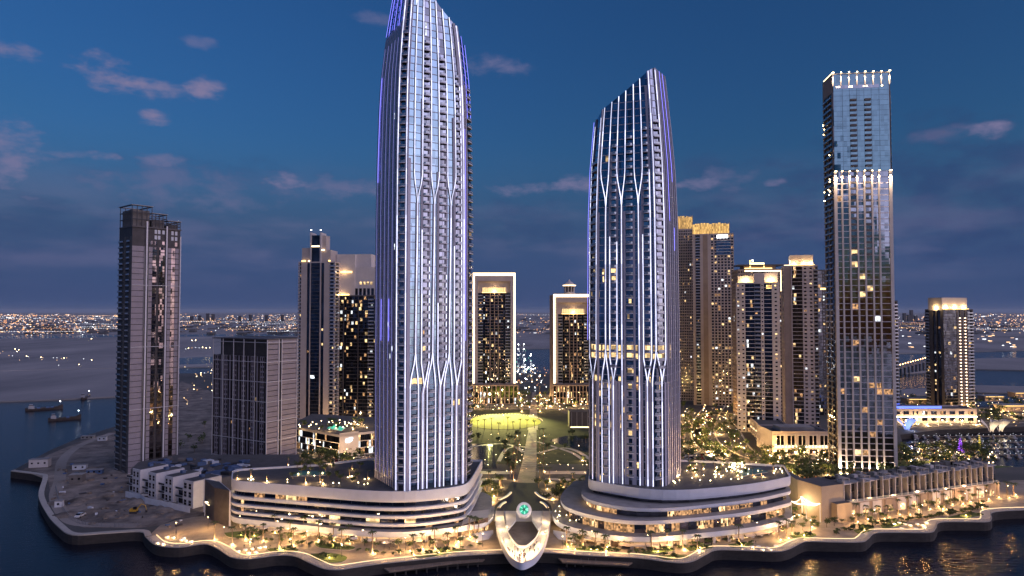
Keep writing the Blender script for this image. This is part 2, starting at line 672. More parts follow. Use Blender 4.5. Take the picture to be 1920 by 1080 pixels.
def offset_poly(poly, d):
    """grow a closed plan polygon outward by d (negative shrinks)"""
    poly = [Vector((p[0], p[1])) for p in poly]
    k = len(poly)
    ar = sum(poly[i].x * poly[(i + 1) % k].y - poly[(i + 1) % k].x * poly[i].y for i in range(k))
    sg = 1 if ar > 0 else -1
    out = []
    for i in range(k):
        e1 = (poly[i] - poly[i - 1]).normalized()
        e2 = (poly[(i + 1) % k] - poly[i]).normalized()
        n1 = Vector((e1.y, -e1.x)) * sg
        n2 = Vector((e2.y, -e2.x)) * sg
        b = (n1 + n2)
        if b.length < 1e-6:
            b = n1
        b.normalize()
        out.append(poly[i] + b * (d / max(.4, b.dot(n1))))
    return out


def round_poly(poly, radii, n=6):
    """round the corners of a closed polygon; radii one per corner (0 keeps it sharp)"""
    out = []
    k = len(poly)
    for i in range(k):
        p = Vector(poly[i][:2])
        r = radii[i]
        if not r:
            out.append(p)
            continue
        a = Vector(poly[i - 1][:2]) - p
        b = Vector(poly[(i + 1) % k][:2]) - p
        ra, rb = min(r, a.length * .45), min(r, b.length * .45)
        p0, p1 = p + a.normalized() * ra, p + b.normalized() * rb
        for j in range(n + 1):
            t = j / n
            out.append(p0 * (1 - t) ** 2 + p * 2 * t * (1 - t) + p1 * t * t)
    return out


def spline(pts, n=6):
    """smooth open curve through plan or space points"""
    pts = [Vector(p) for p in pts]
    out = []
    for i in range(len(pts) - 1):
        p0, p1, p2, p3 = pts[max(i - 1, 0)], pts[i], pts[i + 1], pts[min(i + 2, len(pts) - 1)]
        for j in range(n):
            t = j / n
            out.append(0.5 * ((2 * p1) + (p2 - p0) * t + (2 * p0 - 5 * p1 + 4 * p2 - p3) * t * t + (3 * p1 - p0 - 3 * p2 + p3) * t ** 3))
    out.append(pts[-1])
    return out


def ribbon(mb, pts, a, b, z0, z1, m, top=None):
    """a band along a plan curve between side offsets a and b (positive = left of travel)"""
    L, Q = [], []
    for i, p in enumerate(pts):
        t = (pts[min(i + 1, len(pts) - 1)] - pts[max(i - 1, 0)])
        n = Vector((-t.y, t.x)).normalized()
        q = Vector((p.x, p.y))
        L.append(q + n * a)
        Q.append(q + n * b)
    for i in range(len(pts) - 1):
        A0, A1, B0, B1 = L[i], L[i + 1], Q[i], Q[i + 1]
        mb.face([(A0.x, A0.y, z1), (B0.x, B0.y, z1), (B1.x, B1.y, z1), (A1.x, A1.y, z1)] if a > b else
                [(B0.x, B0.y, z1), (A0.x, A0.y, z1), (A1.x, A1.y, z1), (B1.x, B1.y, z1)], top or m)
        if z1 > z0:
            mb.face([(A0.x, A0.y, z0), (A1.x, A1.y, z0), (A1.x, A1.y, z1), (A0.x, A0.y, z1)], m)
            mb.face([(B1.x, B1.y, z0), (B0.x, B0.y, z0), (B0.x, B0.y, z1), (B1.x, B1.y, z1)], m)
    return L, Q

# ------------------------------------------------------------------ the setting: water, land, roads
def poly_px(pts, z):
    return [G(x, y, z).xy for x, y in pts]


w = MB()
w.face([(-60000, 60, 0), (60000, 60, 0), (60000, 90000, 0), (-60000, 90000, 0)], 'water')
w.face([(-60000, -1400, 0), (60000, -1400, 0), (60000, 60, 0), (-60000, 60, 0)], 'water')
struct(w, 'water')

front_px = [(20, 884), (72, 891), (80, 897), (72, 930), (88, 965), (108, 988), (135, 1004), (200, 1001), (262, 998), (273, 1008), (293, 1023), (335, 1027), (383, 1021),
            (408, 1030), (432, 1045), (460, 1049), (490, 1046), (520, 1042), (553, 1044), (580, 1056), (607, 1067), (635, 1069), (663, 1065), (713, 1058), (790, 1050), (860, 1043),
            (915, 1040), (1000, 1037), (1040, 1038), (1110, 1043), (1195, 1047), (1250, 1054), (1280, 1056), (1302, 1052), (1325, 1040), (1345, 1032), (1400, 1033), (1455, 1035),
            (1480, 1030), (1500, 1020), (1515, 1016), (1560, 1017), (1614, 1017), (1628, 1011), (1643, 1000), (1690, 999), (1744, 999), (1755, 991), (1763, 980), (1810, 979),
            (1852, 979), (1860, 972), (1863, 961), (1920, 957), (2020, 957), (2120, 950)]
front = spline(poly_px(front_px, 4), 5)
land = list(front) + poly_px([(2160, 890), (1925, 876), (1760, 872), (1700, 862), (1688, 815), (1760, 806), (1925, 800), (2200, 796), (2200, 766), (1690, 764), (1686, 700), (332, 700),
                              (322, 740), (300, 792), (215, 800), (150, 820), (92, 845)], 4)
lm = MB()
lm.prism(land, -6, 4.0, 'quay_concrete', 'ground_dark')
struct(lm, 'island_ground')

fl = MB()
far_pts = [(-9000, 640), (-420, 640)] and [G(-900, 754, 1.5).xy, G(0, 752, 1.5).xy, G(120, 748, 1.5).xy, G(215, 743, 1.5).xy, G(330, 735, 1.5).xy, G(334, 688, 1.5).xy, G(700, 687, 1.5).xy,
                                               G(880, 655, 1.5).xy, G(1120, 652, 1.5).xy, G(1500, 668, 1.5).xy, G(1700, 662, 1.5).xy, G(1930, 656, 1.5).xy, G(2600, 655, 1.5).xy]
far_poly = far_pts + [Vector((45000, 2000)), Vector((60000, 60000)), Vector((-60000, 60000)), Vector((-45000, 800))]
fl.prism(far_poly, -3, 1.5, 'far_sand')
struct(fl, 'far_land')
# low sand spits and channels across the creek
for nm, pts, z in (('sand_spit', [(-300, 704), (40, 694), (215, 690), (215, 688), (40, 690), (-300, 698)], 2.2),
                   ('far_channel_water', [(-300, 640), (120, 634), (215, 632), (560, 630), (560, 626), (215, 628), (-300, 632)], 1.56),
                   ('creek_inlet_water', [(336, 684), (470, 679), (560, 682), (560, 672), (420, 668), (336, 671)], 1.56),
                   ('sand_bar', [(1690, 742), (1830, 735), (2100, 742), (2100, 728), (1830, 722), (1690, 730)], 1.2),
                   ('sand_shoal', [(1690, 700), (1830, 692), (2100, 698), (2100, 668), (1830, 672), (1690, 678)], 1.3)):
    mb = MB()
    if 'water' in nm:
        mb.face([(*p, z) for p in poly_px(pts, z)], 'water')
    else:
        mb.prism(poly_px(pts, z), -2, z, 'far_sand')
    struct(mb, nm)

# construction ground on the left point
sg = MB()
sgp = [p for p in front[5 * 1:5 * 9]]
site = poly_px([(40, 882), (90, 900), (96, 930), (108, 958), (128, 980), (160, 990), (262, 990), (300, 985), (330, 972), (380, 968), (430, 990), (440, 960), (560, 870), (560, 790), (340, 715), (318, 745), (300, 795), (220, 806), (150, 828), (92, 852)], 4.02)
sg.face([(*p, 4.02) for p in site], 'site_earth')
struct(sg, 'construction_ground')
# hollows and spoil heaps
hp = MB()
for i in range(60):
    px, py = rng.uniform(95, 330), rng.uniform(860, 985)
    if px < 130 and py < 890:
        continue
    c = G(px, py, 4)
    r = rng.uniform(2, 6)
    hp.lathe((c.x, c.y, 4), [(r, -.1), (r * .75, r * .12), (r * .4, r * .22), (0.01, r * .26)], 'site_earth', 9)
struct(hp, 'earth_heaps', 'stuff')
ht = MB()
ribbon(ht, spline(poly_px([(210, 812), (150, 835), (118, 862), (112, 900), (104, 930), (118, 962), (150, 982), (260, 985)], 4.06), 6), 3, -3, 4.06, 4.06, 'sand')
struct(ht, 'haul_path')

# promenade paving: from the quay edge to the podiums
pv = MB()
prom = poly_px([(275, 1008), (300, 985), (330, 975), (380, 966), (440, 950), (560, 940), (900, 935), (1000, 925), (1120, 925), (1490, 950), (1560, 960), (1900, 900), (2150, 905)], 4.01)
i0 = min(range(len(front)), key=lambda i: (front[i] - G(273, 1008, 4).xy).length)
pv.face([(*p, 4.01) for p in list(front[i0:])] + [(*p, 4.01) for p in reversed(prom)], 'paving')
struct(pv, 'promenade_paving')
# quay walk, coping and light line
qw = MB()
ribbon(qw, front[i0:], 4.2, 0.0, 4.0, 4.22, 'paving_pale')
struct(qw, 'quay_walk')
qc = MB()
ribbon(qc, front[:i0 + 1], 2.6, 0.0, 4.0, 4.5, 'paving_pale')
struct(qc, 'quay_coping')
led = MB()
fr = front[i0:]
ribbon(led, fr, 4.55, 4.3, 4.2, 4.42, 'led_edge')
struct(led, 'quay_edge_light', 'thing')
o = bpy.data.objects['quay_edge_light']
o['label'] = 'thin warm light line running along the whole lit quay edge'
o['category'] = 'light strip'
rl = MB()
for i in range(0, len(fr) - 1):
    t = (fr[i + 1] - fr[i])
    if t.length < .01:
        continue
    n = Vector((-t.y, t.x)).normalized()
    a = fr[i] + n * .25
    rl.obox((a.x, a.y, 4.22), (t.x, t.y, 0), (n.x * .05, n.y * .05, 0), (0, 0, .08), 'steel')
    rl.box((a.x, a.y, 4.75), (.08, .08, 1.06), 'steel')
    rl.obox((a.x, a.y, 5.25), (t.x, t.y, 0), (n.x * .06, n.y * .06, 0), (0, 0, .06), 'steel')
rail = rl.build('quay_railing')
tag(rail, 'slim steel railing along the waterfront walk', 'railing')

# promenade lawns, beds and paths
lw = MB()
beds = []


def bed(pts, m='lawn', z=4.25):
    mb = MB()
    poly = [p for p in spline(poly_px(pts + pts[:1], 4), 4)][:-1]
    mb.prism(poly, 4.0, z, 'paving_pale', m)
    o = mb.build('planting_bed')
    o['kind'] = 'structure'
    return poly


for b in ([(420, 1000), (455, 997), (490, 1003), (470, 1010), (430, 1008)], [(500, 1030), (540, 1027), (560, 1032), (545, 1037), (510, 1036)],
          [(575, 1040), (620, 1038), (650, 1045), (640, 1055), (605, 1055)], [(470, 985), (540, 990), (575, 998), (560, 1003), (500, 998)], [(590, 1018), (660, 1025), (655, 1032), (600, 1028)],
          [(770, 1043), (820, 1035), (860, 1030), (872, 1033), (830, 1042), (785, 1047)], [(1075, 1028), (1130, 1030), (1140, 1034), (1085, 1034)],
          [(1200, 1036), (1255, 1030), (1262, 1034), (1215, 1041)], [(1285, 1028), (1330, 1022), (1335, 1028), (1295, 1034)], [(1365, 1022), (1405, 1018), (1412, 1023), (1375, 1028)],
          [(1600, 995), (1625, 990), (1640, 993), (1612, 1002)], [(1650, 985), (1690, 978), (1700, 984), (1660, 992)], [(1770, 972), (1820, 962), (1845, 966), (1800, 974)],
          [(1480, 1005), (1520, 1000), (1530, 1006), (1495, 1012)], [(1225, 1043), (1280, 1041), (1290, 1047), (1250, 1051)]):
    beds.append(bed(b))

# ------- the park between the towers
pk = MB()
pk.face([(*p, 4.02) for p in poly_px([(858, 870), (1110, 870), (1125, 800), (1040, 768), (870, 768), (850, 800)], 4.02)], 'lawn_shade_tone')
struct(pk, 'park_lawn')
ov = MB()
cx, cy = G(944, 791, 4).xy
ov.prism([(cx + 34 * math.cos(a), cy + 40 * math.sin(a)) for a in [2 * math.pi * i / 40 for i in range(40)]], 4.0, 4.15, 'ground_dark', 'lawn_lit_tone')
struct(ov, 'oval_lawn')
bl = MB()
bl.face([(*p, 4.035) for p in poly_px([(966, 912), (1003, 912), (1006, 868), (1006, 806), (991, 806), (979, 868)], 4.035)], 'paving')
struct(bl, 'axis_boulevard')
bl = MB()
bl.face([(*p, 4.03) for p in poly_px([(989, 806), (1009, 806), (1005, 735), (998, 735)], 4.03)], 'paving')
struct(bl, 'axis_road')
st = MB()
for i in range(26):
    y = 812 + i * 2.2 * (1 + i * .012)
    a, b = G(990.5 - (y - 806) * .19, y, 4.06), G(1006.5, y, 4.06)
    st.obox((a.x, a.y, 4.04), (b.x - a.x, 0, 0), (0, .8, 0), (0, 0, .1), 'paving_pale')
struct(st, 'boulevard_paving_bands')
for nm, pts in (('park_pool_water', [(858, 880), (932, 878), (922, 832), (862, 832)]), ('park_basin_water', [(1030, 826), (1110, 852), (1122, 818), (1060, 817)])):
    mb = MB()
    mb.face([(*p, 4.09) for p in poly_px(pts, 4.09)], 'pool_water')
    struct(mb, nm)
for pts, wd in (([(880, 838), (930, 832), (960, 835), (982, 848)], 1.6), ([(935, 865), (952, 840), (985, 838)], 1.4), ([(1008, 850), (1050, 840), (1080, 845), (1108, 862)], 1.6),
                ([(1008, 828), (1040, 838), (1075, 850), (1100, 868)], 1.4), ([(860, 886), (960, 886)], 4), ([(1020, 886), (1105, 886)], 4), ([(860, 900), (950, 898)], 2.5), ([(1022, 898), (1100, 900)], 2.5)):
    mb = MB()
    ribbon(mb, spline(poly_px(pts, 4.13), 5), wd, -wd, 4.13, 4.13, 'paving_pale')
    struct(mb, 'park_path')
# roads on the right and behind
for pts, wd in (([(1350, 752), (1330, 775), (1318, 800), (1322, 825), (1345, 845), (1385, 862), (1440, 868)], 9), ([(1272, 782), (1292, 790), (1302, 815), (1296, 840), (1275, 852)], 7),
                ([(1330, 775), (1365, 778), (1400, 800), (1430, 840), (1470, 862), (1560, 866)], 8), ([(560, 842), (640, 866), (700, 860)], 5), ([(860, 764), (1110, 764)], 10),
                ([(1400, 876), (1480, 872), (1560, 878)], 6), ([(1690, 800), (1760, 796), (1920, 790)], 6)):
    mb = MB()
    c = spline(poly_px(pts, 4.05), 7)
    ribbon(mb, c, wd, -wd, 4.05, 4.05, 'asphalt')
    struct(mb, 'road')
    mb = MB()
    ribbon(mb, c, wd + 1.2, wd, 4.0, 4.15, 'paving_pale')
    ribbon(mb, c, -wd, -wd - 1.2, 4.0, 4.15, 'paving_pale')
    struct(mb, 'road_kerb')
    mb = MB()
    for i in range(0, len(c) - 1, 2):
        ribbon(mb, [c[i], c[i + 1]], .18, -.18, 4.06, 4.06, 'white_line')
    struct(mb, 'road_markings')
pkk = MB()
pkk.face([(*p, 4.03) for p in poly_px([(1278, 886), (1400, 886), (1385, 866), (1320, 846), (1278, 852)], 4.03)], 'asphalt')
pkk.face([(*p, 4.03) for p in poly_px([(600, 884), (702, 884), (702, 852), (625, 864)], 4.03)], 'asphalt')
struct(pkk, 'parking_ground')
mb = MB()
mb.face([(*p, 4.02) for p in poly_px([(560, 800), (705, 792), (705, 780), (560, 775)], 4.02)], 'paving')
struct(mb, 'tower_forecourt')
mb = MB()
mb.face([(*p, 4.02) for p in poly_px([(1560, 898), (1690, 895), (1900, 875), (1700, 862), (1560, 862)], 4.02)], 'lawn')
struct(mb, 'garden_ground')


# ------------------------------------------------------------------ facades
class Fac:
    """collects the wall, glass and lit-window meshes of one building"""

    def __init__(s, root, wall, gl, lit=('lit_warm', 'lit_white', 'lit_dim'), litw=(5, 2, 4)):
        s.root, s.wall, s.gl = root, wall, gl
        s.w, s.g, s.l, s.b = MB(), MB(), MB(), MB()
        s.lit, s.litw = lit, litw

    def run(s, O, U, W, z0, z1, fh, cols, p=.08, wall=None, gl=None, slab='slab_pale'):
        wall = wall or s.wall
        gl = gl or s.gl
        U = Vector(U[:2]).normalized()
        N = Vector((U.y, -U.x))
        O = Vector(O[:2])
        nf = max(1, round((z1 - z0) / fh))
        fh = (z1 - z0) / nf
        tot = sum(c[1] for c in cols)
        x = 0

        def pt(a, d, z):
            q = O + U * a + N * d
            return (q.x, q.y, z)

        def quad(mb, a, b, za, zb, d, m):
            mb.face([pt(a, d, za), pt(b, d, za), pt(b, d, zb), pt(a, d, zb)], m)

        def pane(a, b, za, zb, d, pp):
            if rng.random() < pp * 1.25:
                k0 = rng.uniform(0, .45)
                k1 = k0 + rng.uniform(.35, .55)
                if b - a < 2.2:
                    k0, k1 = 0, 1
                m0, m1 = a + (b - a) * k0, a + (b - a) * k1
                if k0 > .02:
                    quad(s.g, a, m0, za, zb, d, gl)
                quad(s.l, m0, m1, za, zb, d, rng.choices(s.lit, s.litw)[0])
                if k1 < .98:
                    quad(s.g, m1, b, za, zb, d, gl)
            else:
                quad(s.g, a, b, za, zb, d, gl)
        for c in cols:
            k = c[0]
            wd = c[1] / tot * W
            opt = c[2] if len(c) > 2 else {}
            wl = opt.get('wall', wall)
            pp = opt.get('p', p)
            a, b = x, x + wd
            x = b
            if k == 'w':
                quad(s.w, a, b, z0, z1, 0, wl)
            elif k == 'p':
                q = pt(a, -.05, z0)
                s.w.obox(q, (U.x * wd, U.y * wd, 0), (N.x * .6, N.y * .6, 0), (0, 0, z1 - z0), wl)
            elif k == 'd':
                quad(s.g, a, b, z0, z1, -.6, 'glass_dark')
                for e in (a, b):
                    s.w.face([pt(e, -.6, z0), pt(e, 0, z0), pt(e, 0, z1), pt(e, -.6, z1)], wl)
                for f in range(nf):
                    z = z0 + f * fh
                    if rng.random() < pp * 1.2:
                        quad(s.l, a + wd * .25, a + min(wd * .75, wd * .25 + 2.2), z + .9, z + fh - .5, -.57, rng.choices(s.lit, s.litw)[0])
            elif k == 'n':
                n = opt.get('n', 1)
                fw, f0, f1 = opt.get('w', .56), opt.get('a', .28), opt.get('b', .8)
                cw = wd / n
                for f in range(nf):
                    z = z0 + f * fh
                    za, zb = z + fh * f0, z + fh * f1
                    quad(s.w, a, b, z, za, 0, wl)
                    quad(s.w, a, b, zb, z + fh, 0, wl)
                    for j in range(n):
                        m0 = a + j * cw
                        l0, l1 = m0 + cw * (1 - fw) / 2, m0 + cw * (1 + fw) / 2
                        quad(s.w, m0, l0, za, zb, 0, wl)
                        quad(s.w, l1, m0 + cw, za, zb, 0, wl)
                        r = -.4
                        s.w.face([pt(l0, 0, za), pt(l1, 0, za), pt(l1, r, za), pt(l0, r, za)], wl)
                        s.w.face([pt(l0, r, zb), pt(l1, r, zb), pt(l1, 0, zb), pt(l0, 0, zb)], wl)
                        s.w.face([pt(l0, 0, za), pt(l0, r, za), pt(l0, r, zb), pt(l0, 0, zb)], wl)
                        s.w.face([pt(l1, r, za), pt(l1, 0, za), pt(l1, 0, zb), pt(l1, r, zb)], wl)
                        pane(l0, l1, za, zb, r, pp)
            elif k == 'g':
                n = opt.get('n', 1)
                cw = wd / n
                for f in range(nf):
                    z = z0 + f * fh
                    quad(s.w, a, b, z, z + .45, -.08, opt.get('slab', wl))
                    for j in range(n):
                        pane(a + j * cw + .06, a + (j + 1) * cw - .06, z + .45, z + fh, -.2, pp)
                quad(s.w, a, b, z0, z1, -.32, 'dark_metal')
            elif k == 'b':
                quad(s.w, a, b, z0, z1, -1.35, 'panel_dark')
                for e in (a, b):
                    s.w.face([pt(e, -1.35, z0), pt(e, 0, z0), pt(e, 0, z1), pt(e, -1.35, z1)], wl)
                for f in range(nf):
                    z = z0 + f * fh
                    pane(a + wd * .1, b - wd * .1, z + .3, z + fh * .82, -1.3, pp)
                    q = pt(a + .05, -1.3, z)
                    pr = opt.get('out', .5)
                    s.b.obox(q, (U.x * (wd - .1), U.y * (wd - .1), 0), (N.x * (1.3 + pr), N.y * (1.3 + pr), 0), (0, 0, .28), opt.get('slab', slab))
                    q = pt(a + .05, pr - .1, z + .28)
                    s.b.obox(q, (U.x * (wd - .1), U.y * (wd - .1), 0), (N.x * .07, N.y * .07, 0), (0, 0, .95), opt.get('rail', 'balustrade'))

    def done(s):
        s.w.build('wall', s.root)
        s.g.build('window', s.root, 'stuff')
        s.l.build('lit_window', s.root, 'stuff')
        s.b.build('balcony', s.root, 'stuff')


def frame_of(a, b):
    a, b = Vector(a[:2]), Vector(b[:2])
    U = (b - a).normalized()
    return a, U, (b - a).length, Vector((-U.y, U.x))      # origin, direction, width, backward


def tower_box(root, A, B, D, z0, z1, fh, front, side, wall, gl, p=.08, left=None, roof='roof_grey', slab='slab_pale', fac=None, parapet=1.2):
    """a straight block: front from A to B (left to right), depth D backward"""
    a, U, W, V = frame_of(A, B)
    f = fac or Fac(root, wall, gl)
    f.run(a, U, W, z0, z1, fh, front, p, wall, gl, slab)
    f.run(a + U * W, V, D, z0, z1, fh, side, p, wall, gl, slab)
    f.run(a + V * D, -V, D, z0, z1, fh, left or side, p, wall, gl, slab)
    f.run(a + V * D + U * W, -U, W, z0, z1, z1 - z0, [('w', 1)], 0, wall, gl, slab)
    f.w.face([(*(a + U * 0), z1), (*(a + U * W), z1), (*(a + U * W + V * D), z1), (*(a + V * D), z1)], roof)
    for o_, u_, l_ in ((a, U, W), (a + U * W, V, D), (a + V * D + U * W, -U, W), (a + V * D, -V, D)):
        n_ = Vector((u_.y, -u_.x))
        q = o_ - n_ * .4
        f.w.obox((*q, z1 + .004), (*(u_ * l_), 0), (*(n_ * .37), 0), (0, 0, parapet), wall)
    return f, a, U, W, V


def block(root, name, A, B, D, z0, z1, m, top=None):
    a, U, W, V = frame_of(A, B)
    mb = MB()
    mb.prism([a, a + U * W, a + U * W + V * D, a + V * D], z0, z1, m, top)
    return mb.build(name, root)


# ------------------------------------------------------------------ the two waterfront towers
class Sig:
    def __init__(s, plan_px, visible, zsc, roof2, cpx, cY):
        s.pl = [P(x, y) for x, y in plan_px]          # visible faces left to right, then the back
        s.px = [p[0] for p in plan_px]
        s.nv = visible
        s.c = P(cpx, cY)
        s.zsc = zsc
        (pa, za), (pb, zb) = roof2
        qa, qb = s.raw(pa)[0], s.raw(pb)[0]
        s.rd = (qb - qa).normalized()
        s.r0, s.rs, s.rq = za, (zb - za) / (qb - qa).length, qa

    def sc(s, z):
        t = s.zsc
        if z <= t[0][0]:
            return t[0][1]
        for (a, u), (b, v) in zip(t, t[1:]):
            if z <= b:
                k = (z - a) / (b - a)
                return u + (v - u) * k
        return t[-1][1]

    def raw(s, px):
        """plan point on the wall where column px meets it, and the wall's outward normal"""
        for i in range(s.nv - 1):
            if px <= s.px[i + 1] or i == s.nv - 2:
                a, b = s.pl[i], s.pl[i + 1]
                d = b - a
                v = Vector(((px - 960) / FOC, 1.0))
                # a + t d parallel to v
                t = (a.x * v.y - a.y * v.x) / (d.y * v.x - d.x * v.y)
                u = d.normalized()
                return a + d * t, Vector((u.y, -u.x)), u

    def roofz(s, p):
        return s.r0 + s.rs * (p - s.rq).dot(s.rd)

    def at(s, px, z, out=0.0):
        p, n, u = s.raw(px)
        return s.c + (p - s.c) * s.sc(z) + n * out, n, u

    def top(s, px):
        return s.roofz(s.raw(px)[0])

    def wall(s, root, name, pa, pb, m, z0, dz=3.5, nseg=1, zt=None, out=0.0):
        mb = MB()
        for k in range(nseg):
            a, b = pa + (pb - pa) * k / nseg, pa + (pb - pa) * (k + 1) / nseg
            ta, tb = (zt or s.top(a)), (zt or s.top(b))
            z = z0
            while z < max(ta, tb) - .01:
                zn = z + dz
                ca, cb = min(z, ta), min(z, tb)
                da, db = min(zn, ta), min(zn, tb)
                mid_b = (a + b) / 2
                ea, eb = s.at2(a, mid_b, out), s.at2(b, mid_b, out)
                mb.face([ea(ca), eb(cb), eb(db), ea(da)], m)
                z = zn
        return mb.build(name, root)

    def at2(s, px, ref, out=0.0):
        """like at() but on the wall that column ref meets (for corners)"""
        for i in range(s.nv - 1):
            if ref <= s.px[i + 1] or i == s.nv - 2:
                a, b = s.pl[i], s.pl[i + 1]
                break
        d = b - a
        v = Vector(((px - 960) / FOC, 1.0))
        t = (a.x * v.y - a.y * v.x) / (d.y * v.x - d.x * v.y)
        p = a + d * t
        u = d.normalized()
        n = Vector((u.y, -u.x))

        def f(z):
            q = s.c + (p - s.c) * s.sc(z) + n * out
            return (q.x, q.y, z)
        return f

    def strip(s, root, path, w, d, out, m, name, label=None):
        """a fin or light line following (px, z) points down the wall"""
        mb = MB()
        pts = []
        for (xa, za), (xb, zb) in zip(path, path[1:]):
            n = max(1, int(abs(za - zb) / 4))
            for i in range(n):
                t = i / n
                k = smooth(t)
                pts.append((xa + (xb - xa) * k, za + (zb - za) * t))
        pts.append(path[-1])
        prev = None
        for px, z in pts:
            p, n, u = s.at(px, z, out)
            a, b = p - u * w / 2, p + u * w / 2
            cur = [(*a, z), (*(a + n * d), z), (*(b + n * d), z), (*b, z)]
            if prev:
                for i in range(3):
                    mb.face([prev[i], prev[i + 1], cur[i + 1], cur[i]], m)
            else:
                mb.face(cur, m)
            prev = cur
        mb.face(prev, m)
        return mb.build(name, root, label=label)


def balcony_mesh(w):
    mb = MB()
    n = 4
    arc = [(-w / 2 + w * i / n, -1.0 - .45 * math.sin(math.pi * i / n)) for i in range(n + 1)]
    mb.prism([(-w / 2, .1)] + arc + [(w / 2, .1)], -.16, .12, 'slab_dark', 'slab_pale')
    for i in range(n):
        (x0, y0), (x1, y1) = arc[i], arc[i + 1]
        mb.face([(x0, y0 + .06, .12), (x1, y1 + .06, .12), (x1, y1 + .06, 1.1), (x0, y0 + .06, 1.1)], 'balustrade')
        mb.face([(x0, y0 - .02, -.2), (x1, y1 - .02, -.2), (x1, y1 - .02, .3), (x0, y0 - .02, .3)], 'slab_pale')
        mb.obox((x0, y0, 1.08), (x1 - x0, y1 - y0, 0), (0, .1, 0), (0, 0, .1), 'white_line')
    mb.face([(-w / 2, .1, .1), (w / 2, .1, .1), (w / 2, .1, .1), (-w / 2, .1, .1)][:3], 'slab_dark')
    return mb.mesh('balcony')


def sig_tower(sg_, root, bays, balc, strips, fins, litrows, base, fh=3.55):
    """bays: (pxa, pxb, material, segments); balc: (pxa, pxb, zlow, ztop)"""
    for a, b, m, n in bays:
        sg_.wall(root, 'glass_wall', a, b, m, base, fh, n)
    # back walls and roof
    mb = MB()
    k = len(sg_.pl)
    ring = [sg_.nv - 1] + list(range(sg_.nv, k)) + [0]
    for i, j in zip(ring, ring[1:]):
        za, zb = sg_.roofz(sg_.pl[i]), sg_.roofz(sg_.pl[j])
        z = base
        while z < max(za, zb):
            f = lambda q, zz: (*(sg_.c + (sg_.pl[q] - sg_.c) * sg_.sc(zz)), zz)
            mb.face([f(i, min(z, za)), f(j, min(z, zb)), f(j, min(z + 7, zb)), f(i, min(z + 7, za))], 'glass_deep')
            z += 7
    mb.build('rear_wall', root)
    mb = MB()
    mb.face([(*(sg_.c + (p - sg_.c) * sg_.sc(sg_.roofz(p)) * .985), sg_.roofz(p) - 1.5) for p in sg_.pl], 'roof_grey')
    mb.build('roof', root)
    edges = sorted({a for a, b, m, n in bays} | {b for a, b, m, n in bays})
    z = base + fh
    while z < 262:
        mb = MB()
        for (xa, xb) in zip(edges, edges[1:]):
            if z > min(sg_.top(xa), sg_.top(xb)) - 1:
                continue
            mid = (xa + xb) / 2
            i0, i1 = sg_.at2(xa, mid, .02), sg_.at2(xb, mid, .02)
            o0, o1 = sg_.at2(xa, mid, .16), sg_.at2(xb, mid, .16)
            mb.face([o0(z - .16), o1(z - .16), o1(z + .16), o0(z + .16)], 'floor_line')
            mb.face([i0(z + .16), o0(z + .16), o1(z + .16), i1(z + .16)], 'floor_line')
            mb.face([i0(z - .16), i1(z - .16), o1(z - .16), o0(z - .16)], 'floor_line')
        mb.build('floor_line', root)
        z += fh
    for a, b, zl, zt in balc:
        n = 0
        pa, na, u = sg_.at((a + b) / 2, 100)
        p0, p1 = sg_.at(a, 100)[0], sg_.at(b, 100)[0]
        w_ = (p1 - p0).length
        me = balcony_mesh(w_)
        z = base + fh * math.ceil((zl - base) / fh)
        while z < zt:
            p, nn, u = sg_.at((a + b) / 2, z)
            inst('balcony', me, root, (p.x, p.y, z), math.atan2(u.y, u.x), (sg_.sc(z) / sg_.sc(100), 1, 1))
            z += fh
    for path, m in strips:
        wd = .36 if m == 'led_white' else .36
        sg_.strip(root, path, wd, .07, .22 if m == 'led_soft' else .6, m, 'light_strip')
    for path, w_, m, *dd in fins:
        sg_.strip(root, path, w_, dd[0] if dd else .55, 0.02, m, 'fin')
    for a, b, z, m in litrows:
        mb = MB()
        z = base + fh * round((z - base) / fh)
        p, q = sg_.at(a, z, .05), sg_.at(b, z, .05)
        mb.face([(*p[0], z + .5), (*q[0], z + .5), (*q[0], z + fh - .45), (*p[0], z + fh - .45)], m)
        mb.build('lit_window', root)


BASE = 25.0
# tower on the left
t1 = Sig([(703, 329), (744.4, 305), (762, 303.5), (869, 317), (884, 328), (872, 352), (718, 350)], 5,
         [(0, .985), (25, .985), (90, 1.0), (150, .997), (175, .985), (200, .955), (215, .92), (233, .83), (250, .71), (275, .52)], ((884, 233), (735, 266)), 794, 327)
r1 = thing('residential_tower', 'tallest glass tower on the left podium with forking white light lines and slanted top', 'skyscraper', (t1.c.x, t1.c.y, BASE))
T = lambda px: t1.top(px) - .3


def y1(y):
    return 104 + (584 - y) * .2425


S1 = []
F1 = []


def fork1(c_up, pa, pb, c_mid, low, fl_a=None):
    for q in (pa, pb):
        S1.append(([(q, T(q)), (q, y1(328)), (c_up, y1(383))], 'led_white'))
        F1.append(([(q, T(q)), (q, y1(328)), (c_up, y1(383))], .55, 'dark_metal'))
    S1.append(([(c_up, y1(383)), (c_mid, y1(660))], 'led_white'))
    F1.append(([(c_up, y1(383)), (c_mid, y1(660))], 1.3, 'fin_alu'))
    for q in low:
        S1.append(([(c_mid, y1(660)), (q, y1(722)), (q, BASE)], 'led_white'))
        F1.append(([(c_mid, y1(660)), (q, y1(722)), (q, BASE)], .9, 'fin_alu'))


